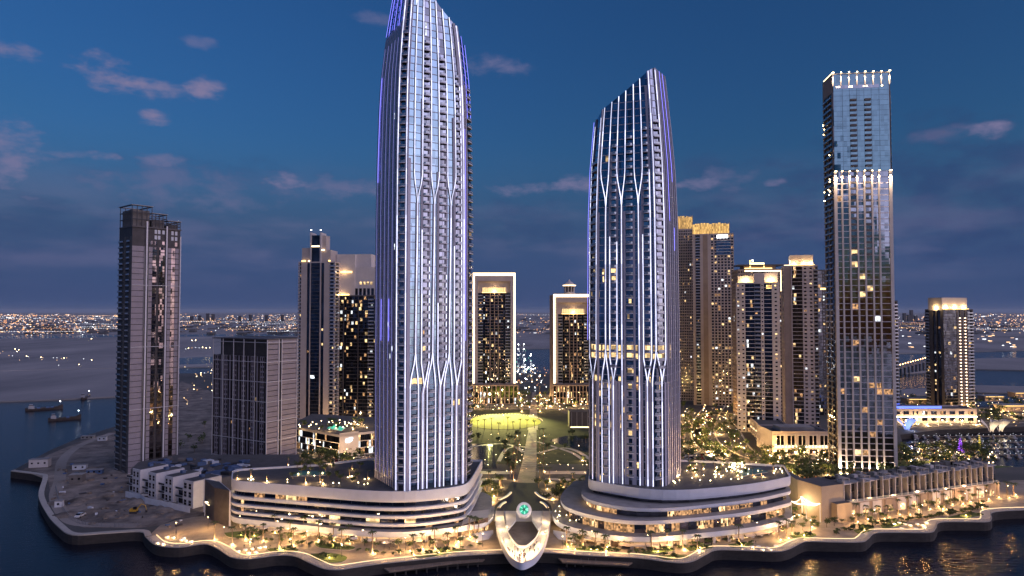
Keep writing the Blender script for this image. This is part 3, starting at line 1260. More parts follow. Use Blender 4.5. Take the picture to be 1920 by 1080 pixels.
fork1(781.3, 775, 790.5, 779, (769, 784.5))
fork1(813.5, 807.5, 822.5, 811, (801, 816.5))
fork1(844.6, 838.5, 854, 842, (832.5, 847.5))
for q0, zt0, q1, ql in ((790, 432, 795.5, 793), (804, 490, 796, None), (820.5, 568, 825.5, 825), (836, 515, 826, None), (851, 460, 856.5, 856), (864.5, 150, 857, None)):
    zt = y1(zt0)
    S1.append(([(q0, zt), (q0, y1(680)), (q1, y1(722))], 'led_white'))
    F1.append(([(q0, min(zt + 60, T(q0))), (q0, y1(680)), (q1, y1(722))], 1.1, 'fin_alu'))
    if ql:
        S1.append(([(q1, y1(722)), (ql, y1(735)), (ql, BASE)], 'led_white'))
        F1.append(([(q1, y1(722)), (ql, y1(735)), (ql, BASE)], 1.7, 'lavender_alu'))
for q in (744.8, 761.5, 869):
    S1.append(([(q, T(q)), (q, BASE)], 'led_white'))
    F1.append(([(q, T(q)), (q, BASE)], 1.6, 'lavender_alu'))
F1.append(([(765.5, y1(300)), (765.5, BASE)], 1.3, 'lavender_alu'))
F1.append(([(874.5, y1(140)), (874.5, BASE)], 1.2, 'lavender_alu'))
for q in (876.5, 883):
    S1.append(([(q, T(q)), (q, y1(205))], 'led_violet'))
S1.append(([(870.8, y1(230)), (870.8, y1(640))], 'led_violet'))
for i in range(11):
    q = 705 + i * 3.65
    F1.append(([(q, y1(38 - i * 1.0)), (q, BASE)], 1.3, 'lavender_alu', .18))
    if i % 2 == 0:
        S1.append(([(q + 1.2, y1(60)), (q + 1.2, BASE + 4)], 'led_soft'))
for q in (706, 712.3, 724, 735):
    S1.append(([(q, T(q)), (q, y1(36))], 'led_violet'))
for q in (708.5, 717, 731):
    S1.append(([(q, y1(120)), (q, y1(330))], 'led_violet') if q < 709 else ([(q, y1(560)), (q, y1(640))], 'led_violet'))
balc1 = [(746.5, 760, y1(905), y1(55)), (792, 805, y1(690), y1(72)), (823.5, 837, y1(690), y1(92)), (854.5, 864, y1(690), y1(126)), (876, 883.5, y1(890), y1(145)),
         (770.5, 783, y1(900), y1(722)), (802.5, 815, y1(895), y1(722)), (834, 846.5, y1(890), y1(722))]
bays1 = [(703, 744.4, 'glass_deep', 2), (744.4, 762, 'glass_balcony', 1), (762, 775, 'glass_blue', 1), (775, 791, 'glass_blue', 1), (791, 806.5, 'glass_balcony', 1), (806.5, 822.5, 'glass_blue', 1),
         (822.5, 838, 'glass_balcony', 1), (838, 854, 'glass_blue', 1), (854, 869, 'glass_balcony', 1), (869, 884, 'glass_balcony', 1)]
lit1 = [(770.5, 783, y1(724), 'lit_warm'), (785, 792, y1(724), 'lit_warm'), (788, 798, y1(657), 'lit_warm'), (857, 863, y1(760), 'lit_warm'), (849, 853, y1(760), 'lit_warm'), (791, 796, y1(627), 'lit_dim')]
for q, y in ((735, 228), (738, 472), (726, 620), (733, 655), (729, 672), (772, 8), (796, 46), (796, 58)):
    lit1.append((q, q + 3, y1(y), 'lit_white'))
sig_tower(t1, r1, bays1, balc1, S1, F1, lit1, BASE)

# tower on the right
t2 = Sig([(1103, 331), (1119.6, 320), (1230, 311), (1246, 313), (1273, 336), (1258, 352), (1118, 352)], 5,
         [(0, 1.0), (100, 1.0), (148, .98), (173, .935), (195, .845), (208, .78), (225, .69)], ((1106, 197), (1249, 219)), 1188, 331)
r2 = thing('residential_tower', 'shorter blue glass tower with roof slanting up rightwards and two lit floors', 'skyscraper', (t2.c.x, t2.c.y, BASE))


def y2(y):
    return 104 + (584 - y) * .246


T2 = lambda px: t2.top(px) - .3
S2, F2 = [], []
for c_up, pa, pb in ((1135.5, 1124, 1140), (1166, 1156, 1172.5), (1198.5, 1191, 1207.5)):
    for q in (pa, pb):
        S2.append(([(q, T2(q)), (q, y2(315)), (c_up, y2(385))], 'led_white'))
        F2.append(([(q, T2(q)), (q, y2(315)), (c_up, y2(385))], .55, 'dark_metal'))
for q in (1166, 1198.5):
    S2.append(([(q, y2(385)), (q, BASE)], 'led_white'))
    F2.append(([(q, y2(385)), (q, BASE)], 1.2, 'fin_alu'))
S2.append(([(1135.5, y2(385)), (1135.5, y2(655))], 'led_white'))
F2.append(([(1135.5, y2(385)), (1135.5, y2(655))], 1.2, 'fin_alu'))
for q in (1128.2, 1141.5):
    S2.append(([(1135.5, y2(655)), (q, y2(718)), (q, BASE)], 'led_white'))
    F2.append(([(1135.5, y2(655)), (q, y2(718)), (q, BASE)], .9, 'fin_alu'))
for q0, zt0, q1, ql in ((1143.5, 442, 1149.5, 1149), (1157, 452, 1150, None), (1206.5, 440, 1213, 1213), (1221.3, 318, 1213.6, None), (1107.4, 220, 1113, 1112), (1119.6, 210, 1113.5, None), (1246, 122, 1239, None)):
    zt = min(y2(zt0), T2(q0))
    S2.append(([(q0, zt), (q0, y2(672)), (q1, y2(712))], 'led_white'))
    F2.append(([(q0, min(zt + 40, T2(q0))), (q0, y2(672)), (q1, y2(712))], 1.1, 'fin_alu'))
    if ql:
        S2.append(([(q1, y2(712)), (ql, BASE)], 'led_white'))
        F2.append(([(q1, y2(712)), (ql, BASE)], 2.2, 'lavender_alu'))
S2.append(([(1230, T2(1230)), (1230, y2(655))], 'led_white'))
F2.append(([(1230, T2(1230)), (1230, y2(655))], 1.4, 'lavender_alu'))
for q, e in ((1222.7, None), (1238.5, BASE)):
    S2.append(([(1230, y2(655)), (q, y2(712)), (q, BASE)], 'led_white'))
    F2.append(([(1230, y2(655)), (q, y2(712)), (q, BASE)], .9, 'fin_alu'))
for q in (1121.5, 1160.5, 1186, 1189.5, 1171.5, 1203, 1218, 1106, 1119, 1133, 1136.5, 1155.5, 1175.5, 1245, 1250):
    F2.append(([(q, y2(715) if q not in (1171.5, 1189.5, 1121.5, 1203) else y2(395)), (q, BASE)], .9, 'lavender_alu'))
for i in range(7):
    q = 1249 + i * 3.7
    F2.append(([(q, T2(q)), (q, BASE)], 1.25, 'fin_alu' if i % 2 else 'lavender_alu'))
S2.append(([(1256, T2(1256)), (1256, y2(410))], 'led_violet'))
S2.append(([(1264, T2(1264)), (1264, y2(330))], 'led_violet'))
S2.append(([(1264.4, y2(420)), (1264.4, y2(465))], 'led_violet'))
S2.append(([(1104, T2(1104)), (1104, y2(640))], 'led_violet'))
balc2 = [(1108.8, 1118.4, y2(655), y2(285)), (1145, 1156, y2(690), y2(268)), (1174.5, 1187.5, y2(905), y2(250)), (1208.5, 1220, y2(690), y2(235)), (1232, 1244.5, y2(700), y2(225)),
         (1129, 1141, y2(905), y2(715)), (1223.5, 1237, y2(905), y2(715))]
bays2 = [(1103, 1119.6, 'glass_deep', 1), (1119.6, 1144, 'glass_deep', 2), (1144, 1157, 'glass_balcony', 1), (1157, 1174, 'glass_deep', 1), (1174, 1188, 'glass_balcony', 1), (1188, 1207, 'glass_deep', 2),
         (1207, 1221, 'glass_balcony', 1), (1221, 1230, 'glass_deep', 1), (1230, 1246, 'glass_balcony', 1), (1246, 1273, 'glass_deep', 2)]
lit2 = []
for y in (658, 671):
    for a, b in ((1109, 1117), (1121, 1126), (1128, 1134), (1137, 1141), (1145, 1156), (1159, 1164), (1168, 1173), (1175, 1187), (1190, 1196), (1200, 1205), (1208, 1220), (1223, 1228), (1232, 1245), (1248, 1251), (1254, 1257)):
        lit2.append((a, b, y2(y), 'lit_warm'))
for a, b, y in ((1129, 1136, 512), (1145, 1155, 511), (1130, 1138, 525), (1147, 1156, 525), (1109, 1124, 565), (1179, 1184, 577), (1133, 1141, 306), (1176, 1180, 607)):
    lit2.append((a, b, y2(y), 'lit_warm'))
rl2 = random.Random(5)
for y in range(708, 905, 14):
    for a, b in ((1115, 1119), (1121, 1125), (1130, 1140), (1144, 1148), (1159, 1164), (1168, 1172), (1176, 1187), (1192, 1196), (1200, 1204), (1208, 1212), (1215, 1219), (1224, 1236), (1249, 1252)):
        pr = .33 if y < 812 else (.5 if y > 890 else .12)
        if rl2.random() < pr:
            lit2.append((a, b, y2(y), rl2.choice(['lit_warm', 'lit_warm', 'lit_dim'])))
sig_tower(t2, r2, bays2, balc2, S2, F2, lit2, BASE)

# ------------------------------------------------------------------ the banded podium buildings under the towers
def pane_mesh(w, h, m, frame='dark_metal'):
    mb = MB()
    mb.obox((0.04, 0, 0.04), (w - .08, 0, 0), (0, .06, 0), (0, 0, h - .08), m)
    mb.obox((-.06, -.08, 0), (.12, 0, 0), (0, .16, 0), (0, 0, h), frame)
    return mb.mesh('window')


PANES = {}


def glaze(root, poly, z0, z1, mats, wts, width=5.5, front_only=True, name='window'):
    """a run of panes along a plan polygon (only the sides that face the water)"""
    k = len(poly)
    ar = sum(poly[i].x * poly[(i + 1) % k].y - poly[(i + 1) % k].x * poly[i].y for i in range(k))
    if ar < 0:
        poly = list(reversed(poly))
    for i in range(k):
        a, b = poly[i], poly[(i + 1) % k]
        d = b - a
        if d.length < .6:
            continue
        n = Vector((d.y, -d.x)).normalized()
        if front_only and n.y > .35:
            continue
        q = max(1, round(d.length / width))
        wd = d.length / q
        for j in range(q):
            m = rng.choices(mats, wts)[0]
            key = (round(wd * 4), round((z1 - z0) * 8), m)
            if key not in PANES:
                PANES[key] = pane_mesh(round(wd * 4) / 4, z1 - z0, m)
            p = a + d * (j / q)
            inst(name, PANES[key], root, (p.x, p.y, z0), math.atan2(d.y, d.x), (wd / (round(wd * 4) / 4), 1, 1))


def band(root, poly, z0, z1, m='white_clad', top=None, name='floor_band'):
    mb = MB()
    q = offset_poly(poly, -.25)
    zb = z0 + (z1 - z0) * .28
    k = len(poly)
    # chamfered soffit: lower edge drawn in
    mb.prism(poly, zb, z1, m, top or m)
    for i in range(k):
        j = (i + 1) % k
        mb.face([(*q[i], z0), (*q[j], z0), (*poly[j], zb), (*poly[i], zb)], m)
    mb.face([(*p, z0) for p in reversed(q)], m)
    return mb.build(name, root)


def parapet_deck(root, poly, z, h, t=.5, m='white_clad', deck='roof_grey'):
    inner = offset_poly(poly, -t)
    mb = MB()
    k = len(poly)
    for i in range(k):
        j = (i + 1) % k
        mb.face([(*poly[i], z), (*poly[j], z), (*poly[j], z + h), (*poly[i], z + h)], m)
        mb.face([(*inner[j], z), (*inner[i], z), (*inner[i], z + h), (*inner[j], z + h)], m)
        mb.face([(*poly[i], z + h), (*poly[j], z + h), (*inner[j], z + h), (*inner[i], z + h)], m)
    mb.build('parapet', root)


def banded(root, levels, deckz):
    for lv in levels:
        if lv[0] == 'band':
            band(root, lv[1], lv[2], lv[3], 'white_clad', lv[4] if len(lv) > 4 else None)
        else:
            core = offset_poly(lv[1], -.25)
            mb = MB()
            mb.prism(core, lv[2], lv[3], 'glass_dark')
            mb.build('core_wall', root)
            glaze(root, [Vector(p) for p in lv[1]], lv[2], lv[3], lv[4], lv[5], lv[6] if len(lv) > 6 else 5.5)


def pz(pts):
    return [G(x, y, z).xy for x, y, z in pts]


# left podium
p1 = round_poly([P(438, 318), P(745, 296), P(868, 307), P(884, 318), P(905, 362), P(690, 366), P(600, 352), P(440, 341)], [6, 22, 16, 16, 0, 0, 0, 6])
p1lo = round_poly([P(438, 317), P(738, 293.5), P(880, 305), P(918, 318), P(925, 352), P(905, 362), P(690, 366), P(600, 352), P(440, 341)], [6, 22, 10, 14, 10, 0, 0, 0, 6])
rp1 = thing('podium_building', 'long white podium building with dark ribbon windows below the tallest tower, left waterfront', 'building', (*P(640, 330), 4))
dk, sh = ['glass_podium', 'lit_dim', 'lit_warm'], [30, .5, .4]
g1 = lambda p, d=-1.5: offset_poly(p, d)
banded(rp1, [('band', p1, 21.2, 25.0, 'roof_grey'), ('glass', g1(p1), 18.9, 21.2, dk, [28, 2, 1]), ('band', p1, 17.5, 18.9), ('glass', g1(p1), 15.3, 17.5, dk, [30, 1, 1]), ('band', p1, 14.1, 15.3),
             ('glass', g1(p1), 11.9, 14.1, dk, [30, 2, 2]), ('band', p1, 10.7, 11.9), ('glass', g1(p1), 9.2, 10.7, dk, [24, 4, 1]), ('band', p1lo, 6.9, 9.4, 'roof_pale'),
             ('glass', offset_poly(p1lo, -3), 4.0, 6.9, ['lit_shop', 'glass_warm', 'lit_dim', 'brownstone'], [3, 4, 4, 5], 4.0)], 25)
parapet_deck(rp1, p1, 25.0, 1.0)
# right podium: its lower floors reach out as terraces to the left
p2 = round_poly([P(1101, 319), P(1237, 297), P(1408, 311), P(1479, 326), P(1466, 350), P(1290, 362), P(1110, 366)], [4, 22, 40, 3, 0, 0, 0])
p2b = round_poly([P(1085, 309), P(1208, 291), P(1408, 308), P(1479, 323), P(1466, 350), P(1290, 362), P(1100, 366)], [14, 22, 40, 3, 0, 0, 0])
p2c = round_poly([P(1046, 330), P(1060, 308), P(1182, 288), P(1408, 304), P(1480, 320), P(1466, 350), P(1290, 362), P(1075, 360)], [22, 16, 20, 40, 3, 0, 0, 0])
p2d = round_poly([P(1030, 326), P(1046, 306), P(1178, 286), P(1408, 301), P(1482, 317), P(1466, 350), P(1290, 362), P(1060, 360)], [14, 12, 20, 40, 3, 0, 0, 0])
rp2 = thing('podium_building', 'stepped white podium building with warm lit restaurant terraces, right of the round plaza', 'building', (*P(1280, 330), 4))
banded(rp2, [('band', p2, 21.6, 25.0, 'roof_grey'), ('glass', g1(p2, -2.2), 19.9, 21.6, dk, [30, 1, 0]), ('band', p2b, 18.3, 19.9, 'roof_pale'), ('glass', g1(p2b, -2.2), 15.6, 18.3, ['glass_podium', 'lit_dim', 'lit_shop'], [9, 6, 4], 4),
             ('band', p2c, 13.9, 15.6, 'roof_pale'), ('glass', g1(p2c, -3), 9.3, 13.9, ['glass_podium', 'lit_dim', 'lit_shop', 'glass_warm'], [4, 8, 7, 3], 4), ('band', p2d, 7.3, 9.6, 'roof_pale'),
             ('glass', offset_poly(p2d, -3), 4.0, 7.3, ['lit_shop', 'brownstone', 'lit_dim', 'glass_warm'], [3, 5, 4, 4], 4.0)], 25)
parapet_deck(rp2, p2, 25.0, 1.0)


def shopfronts(root, poly, z0, z1, step, out):
    """pale piers and sloping awnings along the ground floor"""
    k = len(poly)
    ar = sum(poly[i].x * poly[(i + 1) % k].y - poly[(i + 1) % k].x * poly[i].y for i in range(k))
    if ar < 0:
        poly = list(reversed(poly))
    pm = MB()
    pm.obox((-.7, -.4, 0), (1.4, 0, 0), (0, .8, 0), (0, 0, z1 - z0), 'cream_pale')
    pier = pm.mesh('pier')
    am = MB()
    am.obox((-2.6, -2.2, 1.9), (5.2, 0, 0), (0, 2.2, .75), (0, 0, .08), 'awning')
    am.obox((-2.6, -2.22, 1.65), (5.2, 0, 0), (0, .05, 0), (0, 0, .3), 'awning')
    aw = am.mesh('awning')
    for i in range(k):
        a, b = poly[i], poly[(i + 1) % k]
        d = b - a
        n = Vector((d.y, -d.x)).normalized()
        if d.length < 3 or n.y > .3:
            continue
        q = max(1, round(d.length / step))
        for j in range(q):
            p = a + d * (j / q) + n * out
            inst('pier', pier, root, (p.x, p.y, z0), math.atan2(d.y, d.x))
            if rng.random() < .8:
                p = a + d * ((j + .5) / q) + n * (out + .4)
                inst('awning', aw, root, (p.x, p.y, z0), math.atan2(d.y, d.x))


for rt, pl in ((rp1, p1lo), (rp2, p2d)):
    q = offset_poly([Vector(p) for p in pl], -.75)
    q2 = offset_poly(q, -.25)
    zl = 6.84 if rt is rp1 else 7.24
    mb = MB()
    for i in range(len(q)):
        j = (i + 1) % len(q)
        d = q[j] - q[i]
        if d.length < .3 or (q[i].y + q[j].y) / 2 > 340:
            continue
        mb.face([(*q[i], zl), (*q[j], zl), (*q2[j], zl), (*q2[i], zl)], 'soffit_fill_glow')
    mb.build('added_soffit_glow', rt)  # added strip spreading golden light over the paving and podium foot
shopfronts(rp1, [Vector(p) for p in offset_poly(p1lo, -2.2)], 4.0, 6.9, 7.0, 0)
shopfronts(rp2, [Vector(p) for p in offset_poly(p2d, -2.2)], 4.0, 7.3, 7.0, 0)

# roof pools
for rt, pts, m in ((rp1, [(545, 893), (610, 891), (620, 883), (562, 883)], 'pool_dim'), (rp2, [(1392, 893), (1440, 885), (1424, 877), (1385, 884)], 'pool_dim')):
    mb = MB()
    pl = poly_px(pts, 25.2)
    mb.prism(pl, 25.004, 25.25, 'paving_pale', m)
    mb.build('pool', rt)

# ------------------------------------------------------------------ tower on the right with uplit pilasters
A3, B3 = P(1567, 425), P(1677, 421)
a3, U3, W3, V3 = frame_of(A3, B3)
D3 = 18
r3 = thing('pilaster_tower', 'tall right tower of blue glass with spotlit pilasters and glowing top edge', 'skyscraper', (*(a3 + U3 * W3 / 2 + V3 * D3 / 2), 4))
ZM, ZT3 = ZT(322, 424), ZT(137, 424)
mb = MB()


def q3(s, d, z):
    p = a3 + U3 * s - V3 * d
    return (p.x, p.y, z)


# core and upper glass
f3 = Fac(r3, 'panel_dark', 'glass_teal')
NU = 17
fu = (ZT3 - 8 - ZM) / NU
cols_u = [0, .16, .29, .42, .55, .68, .82, 1.0]
f3.w.obox((*(a3 + V3 * .5 + U3 * .4), 4), (*(U3 * (W3 - .8)), 0), (*(V3 * (D3 - 1)), 0), (0, 0, ZT3 - 5), 'glass_dark')
for i in range(NU):
    z = ZM + i * fu
    for k in range(7):
        s0, s1 = W3 * (.02 + .96 * cols_u[k]), W3 * (.02 + .96 * cols_u[k + 1])
        f3.g.face([q3(s0 + .08, -.3, z + .1), q3(s1 - .08, -.3, z + .1), q3(s1 - .08, -.3, z + fu - .03), q3(s0 + .08, -.3, z + fu - .03)], 'glass_teal')
        if k in (2, 4) and i < NU - 2:
            f3.b.obox(q3(s0 + .4, -.25, z - .2), (*(U3 * (s1 - s0 - .8)), 0), (*(-V3 * .75), 0), (0, 0, 1.3), 'slab_dark')
# crown: glass screen with mullions
f3.g.obox(q3(.5, -.3, ZT3 - 8), (*(U3 * (W3 - 1)), 0), (*(V3 * .3), 0), (0, 0, 7.6), 'glass_teal')
f3.g.obox(q3(2, -.24, ZT3 - 9.7), (*(U3 * (W3 * .75)), 0), (*(-V3 * .05), 0), (0, 0, 2.2), 'glass_grid')
for k in (.08, .12, .3, .34, .55, .6, .86):
    f3.l.box(q3(W3 * k, .0, ZT3 - 8.6), (.7, .2, .5), 'bulb_warm')
for k in range(8):
    s = .4 + (W3 - .8) * k / 7
    f3.w.obox(q3(s - .35, 0, ZT3 - 8), (*(U3 * .7), 0), (*(V3 * .6), 0), (0, 0, 8), 'cream_pale')
f3.w.obox(q3(0, .1, ZT3 - .6), (*(U3 * W3), 0), (*(V3 * .5), 0), (0, 0, .6), 'cream_pale')
# left and right flanks: balconies
sidec = [('w', 3), ('b', 9, {'out': 1.0}), ('w', 2), ('b', 9, {'out': 1.0}), ('w', 3)]
f3.run(a3 + V3 * D3, -V3, D3, 4, ZT3 - 12, 3.7, sidec, .10, 'brownstone', 'glass_dark', 'slab_dark')
f3.run(a3 + U3 * W3, V3, D3, 4, ZT3 - 12, 3.7, sidec, .06, 'brownstone', 'glass_dark')
f3.run(a3 + U3 * W3 + V3 * D3, -U3, W3, 4, ZT3 - 4, 300, [('w', 1)], 0, 'brownstone')
for s, dd in ((0, -V3), (1, V3)):
    f3.w.obox((*(a3 + (U3 * W3 if s else U3 * .0) - U3 * (.3 if s else 0) + V3 * .6), ZT3 - 12), (*(U3 * .3), 0), (*(V3 * (D3 - .6)), 0), (0, 0, 12), 'brownstone')
f3.w.face([q3(.3, -.5, ZT3 - 4), q3(W3 - .3, -.5, ZT3 - 4), q3(W3 - .3, -D3 + .5, ZT3 - 4), q3(.3, -D3 + .5, ZT3 - 4)], 'roof_grey')
f3.done()
# edge light along the top
mb = MB()
mb.obox((*(a3 - V3 * .2 - U3 * .05), ZT3 + .05), (*(U3 * .5), 0), (*(V3 * (D3 * .9)), 0), (0, 0, .5), 'led_warm')
mb.build('edge_light', r3)
# pilasters
pil = [0.0, .14, .268, .40, .525, .655, .775, 1.0]
pw = [1.9, 1.0, 1.0, 1.0, 1.0, 1.0, 1.0, 1.9]
bounds = []
for i, (t, wd) in enumerate(zip(pil, pw)):
    c = t * W3
    lo = 0 if i == 0 else (W3 - wd if i == 7 else c - wd / 2)
    mb = MB()
    mb.obox(q3(lo, 0.35, 4), (*(U3 * wd), 0), (*(V3 * 1.2), 0), (0, 0, ZM - 4), 'cream_pale')
    mb.build('pilaster', r3)
    bounds.append((lo, lo + wd))
nf3 = 50
fl3 = (ZM - 4) / nf3
rl3 = random.Random(12)
pm3, cnt = {}, 0
stf = MB()
for f in range(nf3):
    for k in range(7):
        s0, s1 = bounds[k][1], bounds[k + 1][0]
        z = 4 + f * fl3
        lit = {(2, 36): 1, (2, 34): 1, (3, 32): 1, (4, 30): 1, (3, 29): 1, (5, 25): 2, (2, 15): 1, (4, 14): 3, (2, 3): 1}.get((k, f))
        m = ('lit_warm' if lit == 1 else 'lit_white' if lit == 2 else 'lit_dim') if lit else ('lit_dim' if rl3.random() < (.05 if f < 26 else .01) else 'glass_grid')
        mm = MB()
        tgt = mm if f >= 8 else stf
        if cnt < 300:
            key = (k, m)
            if key not in pm3:
                mk = MB()
                mk.obox((0.05, 0, .3), (s1 - s0 - .1, 0, 0), (0, .1, 0), (0, 0, fl3 - .32), m)
                pm3[key] = mk.mesh('window')
            p = q3(s0, -.15, z)
            inst('window', pm3[key], r3, p, math.atan2(U3.y, U3.x))
            cnt += 1
        else:
            stf.obox(q3(s0 + .05, -.15, z + .3), (*(U3 * (s1 - s0 - .1)), 0), (*(V3 * .1), 0), (0, 0, fl3 - .32), m)
stf.build('upper_window', r3, 'stuff')
for f in range(nf3 + 1):
    mb = MB()
    mb.obox(q3(1.0, -.02, 4 + f * fl3 - .16), (*(U3 * (W3 - 2)), 0), (*(V3 * .3), 0), (0, 0, .42), 'lavender_alu')
    mb.build('floor_edge', r3)
# dark balcony slots in the upper pilaster part
for f in range(36, nf3):
    for k in (2, 4):
        s0, s1 = bounds[k][1], bounds[k + 1][0]
        mb = MB()
        mb.obox(q3(s0 + .3, -.1, 4 + f * fl3 + .1), (*(U3 * (s1 - s0 - .6)), 0), (*(-V3 * .5), 0), (0, 0, 1.1), 'slab_dark')
        mb.build('balcony', r3)
# spot lamps: mid collar shining down, ground shining up, roof shining down
for i in range(8):
    c = sum(bounds[i]) / 2
    big = 2.0 if i in (0, 7) else 1.0
    for z, dz, e in ((ZM + .3, -1, 9000), (4.4, 1, 8000), (ZT3 + .4, -1, 4000)):
        if z > 250:
            c = .4 + (W3 - .8) * i / 7
        p = q3(c, 1.2 if z < 200 else .7, z)
        mb = MB()
        mb.box(p, (.55 * big, .3, .3), 'bulb_warm', math.atan2(U3.y, U3.x))
        mb.build('spot_lamp', r3)
        pp = q3(c, 1.5 if z < 200 else 1.0, z + dz * .9)
        plight(pp, e * big, (1.0, .70, .42), .3, r3, spot=(50, (V3.x * .12, V3.y * .12, dz)))
for z in (ZT(300, 436), ZT(235, 436), ZT(238, 436), ZT(232, 436), ZT(380, 436), ZT(345, 430), ZT(352, 432), ZT(360, 434), ZT(366, 434), ZT(372, 436), ZT(336, 428), ZT(248, 437)):
    q = a3 + V3 * rng.uniform(2, 15) - U3 * 1.15
    mb = MB()
    mb.blob((q.x, q.y, z + rng.uniform(-2, 2)), .36, 'bulb_warm')
    mb.build('balcony_lamp', r3)

# ------------------------------------------------------------------ unfinished tower on the left
A4, B4 = P(246, 424), P(337, 447)
a4, U4, W4, V4 = frame_of(A4, B4)
D4 = 20
z4 = ZT(462, 430)
r4 = thing('unfinished_tower', 'dark unfinished tower with open steel crown on the far left, pinkish panels', 'skyscraper', (*(a4 + U4 * W4 / 2 + V4 * D4 / 2), 4))


def q4(s, d, z):
    p = a4 + U4 * s - V4 * d
    return (p.x, p.y, z)


f4 = Fac(r4, 'panel_dark', 'glass_dark')
f4.w.obox(q4(.1, -.5, 4), (*(U4 * (W4 - .2)), 0), (*(V4 * (D4 - .6)), 0), (0, 0, z4 + 12 - 4), 'panel_dark')
f4.run(a4 + V4 * D4, -V4, D4, 4, z4 + 6, 3.47, [('b', 7, {'out': .7}), ('w', 2.5), ('d', 2), ('b', 5), ('w', 3)], .0, 'concrete_raw', 'glass_dark', 'slab_dark')
f4.run(a4 + U4 * W4, V4, D4, 4, z4 + 6, 3.47, [('b', 7), ('w', 3), ('b', 5), ('w', 3)], .0, 'concrete_raw', 'glass_dark')
f4.run(a4 + U4 * W4 + V4 * D4, -U4, W4, 4, z4 + 12, 300, [('w', 1)], 0, 'concrete_raw')
f4.done()
nf4 = int((z4 - 4) / 3.47)
h4 = (z4 - 4) / nf4
pan = {}


def piece4(name, s0, s1, z0, z1, d0, d1, m):
    key = (name, round((s1 - s0) * 8), round((z1 - z0) * 8), round((d1 - d0) * 20), m)
    if key not in pan:
        k = MB()
        k.obox((0, 0, 0), (s1 - s0, 0, 0), (0, d1 - d0, 0), (0, 0, z1 - z0), m)
        pan[key] = k.mesh(name)
    inst(name, pan[key], r4, q4(s0, d1, z0), math.atan2(U4.y, U4.x))


c4 = [0, .25, .33, .47, .52, .66, .70, .84, 1.0]
for f in range(nf4):
    z = 4 + f * h4
    piece4('panel', 0, W4 * .245, z + .35, z + h4, -.5, 0, 'panel_mauve')
    for i, (u0, u1, m) in enumerate(((.335, .41, 'panel_mauve'), (.415, .50, 'glass_warm'), (.505, .55, 'panel_dark'), (.555, .66, 'glass_warm'), (.735, .80, 'panel_mauve'), (.805, .885, 'glass_warm'), (.89, .985, 'panel_mauve'))):
        if m == 'panel_dark':
            continue
        lit = m
        piece4('window' if 'glass' in m else 'panel', W4 * u0, W4 * u1, z + .45, z + h4 - .05, -.5, -.1 if 'glass' in m else 0, lit)
for u, wd, top in ((.29, .9, z4 + 16), (.70, .8, z4 + 14), (.995, .5, z4 + 8), (.33, .25, z4), (.245, .3, z4)):
    mb = MB()
    mb.obox(q4(W4 * u - wd / 2, .45, 4), (*(U4 * wd), 0), (*(V4 * .8), 0), (0, 0, top - 4), 'white_line' if wd > .4 else 'steel')
    mb.build('vertical_fin', r4)
for f in range(0, nf4, 11):
    mb = MB()
    mb.obox(q4(0, .42, 4 + f * h4), (*(U4 * W4), 0), (*(V4 * .4), 0), (0, 0, .3), 'white_line')
    mb.build('horizontal_fin', r4)
# two storeys of openings made bright by pale colour only, then the open crown
for i, u in enumerate((.08, .18, .36, .45, .52, .61, .80, .88)):
    for f in range(3):
        z = z4 + 1 + f * 3.6
        if rng.random() < .75 and (i > 1):
            piece4('pale_opening', W4 * u, W4 * u + 1.5, z + .4, z + 2.9, -.4, -.3, 'hoarding' if f else 'glass_warm')
mb = MB()
mb.obox(q4(-.3, .3, z4 + 11.8), (*(U4 * (W4 + .6)), 0), (*(V4 * D4), 0), (0, 0, .8), 'slab_dark')
mb.build('crown_slab', r4)
zc = z4 + 12.6
for s0, s1, d0, d1, hh, nm in ((0, W4 * .40, 1, D4, 13, 'crown_frame'), (W4 * .42, W4 * .72, 2, D4 - 6, 9, 'crown_frame'), (W4 * .74, W4, 1, D4 - 3, 5, 'crown_frame')):
    mb = MB()
    n = 4
    for i in range(n + 1):
        for d in (d0, d1 - 1):
            s = s0 + (s1 - s0) * i / n
            mb.obox(q4(s - .15, -d, zc), (*(U4 * .35), 0), (*(V4 * .35), 0), (0, 0, hh), 'dark_metal')
    for zz in (hh * .33, hh * .66, hh - .4):
        for d in (d0, d1 - 1):
            mb.obox(q4(s0, -d, zc + zz), (*(U4 * (s1 - s0)), 0), (*(V4 * .3), 0), (0, 0, .4), 'dark_metal')
        for s in (s0, s1):
            mb.obox(q4(s - .1, -d0, zc + zz), (*(U4 * .3), 0), (*(V4 * (d1 - d0)), 0), (0, 0, .4), 'dark_metal')
    cfr = mb.build(nm, r4)
    mb = MB()
    mb.obox(q4(s0 + 1.0, -d0 - 1.2, zc), (*(U4 * (s1 - s0 - 2)), 0), (*(V4 * (d1 - d0 - 3)), 0), (0, 0, hh * (.8 if s0 == 0 else .6)), 'concrete_raw')
    mb.build('plant_room', r4)
    mb = MB()
    mb.obox(q4(s0 - .6, -d0 + .8, zc + hh), (*(U4 * (s1 - s0 + 1.2)), 0), (*(V4 * 1.0), 0), (0, 0, .35), 'steel')
    mb.obox(q4(s0 - .6, -d1 + .2, zc + hh), (*(U4 * (s1 - s0 + 1.2)), 0), (*(V4 * 1.0), 0), (0, 0, .35), 'steel')
    for e in (s0 - .6, s1 - .4):
        mb.obox(q4(e, -d0 - .2, zc + hh), (*(U4 * 1.0), 0), (*(V4 * (d1 - d0 - .6)), 0), (0, 0, .35), 'steel')
    mb.build('crown_rail', cfr)

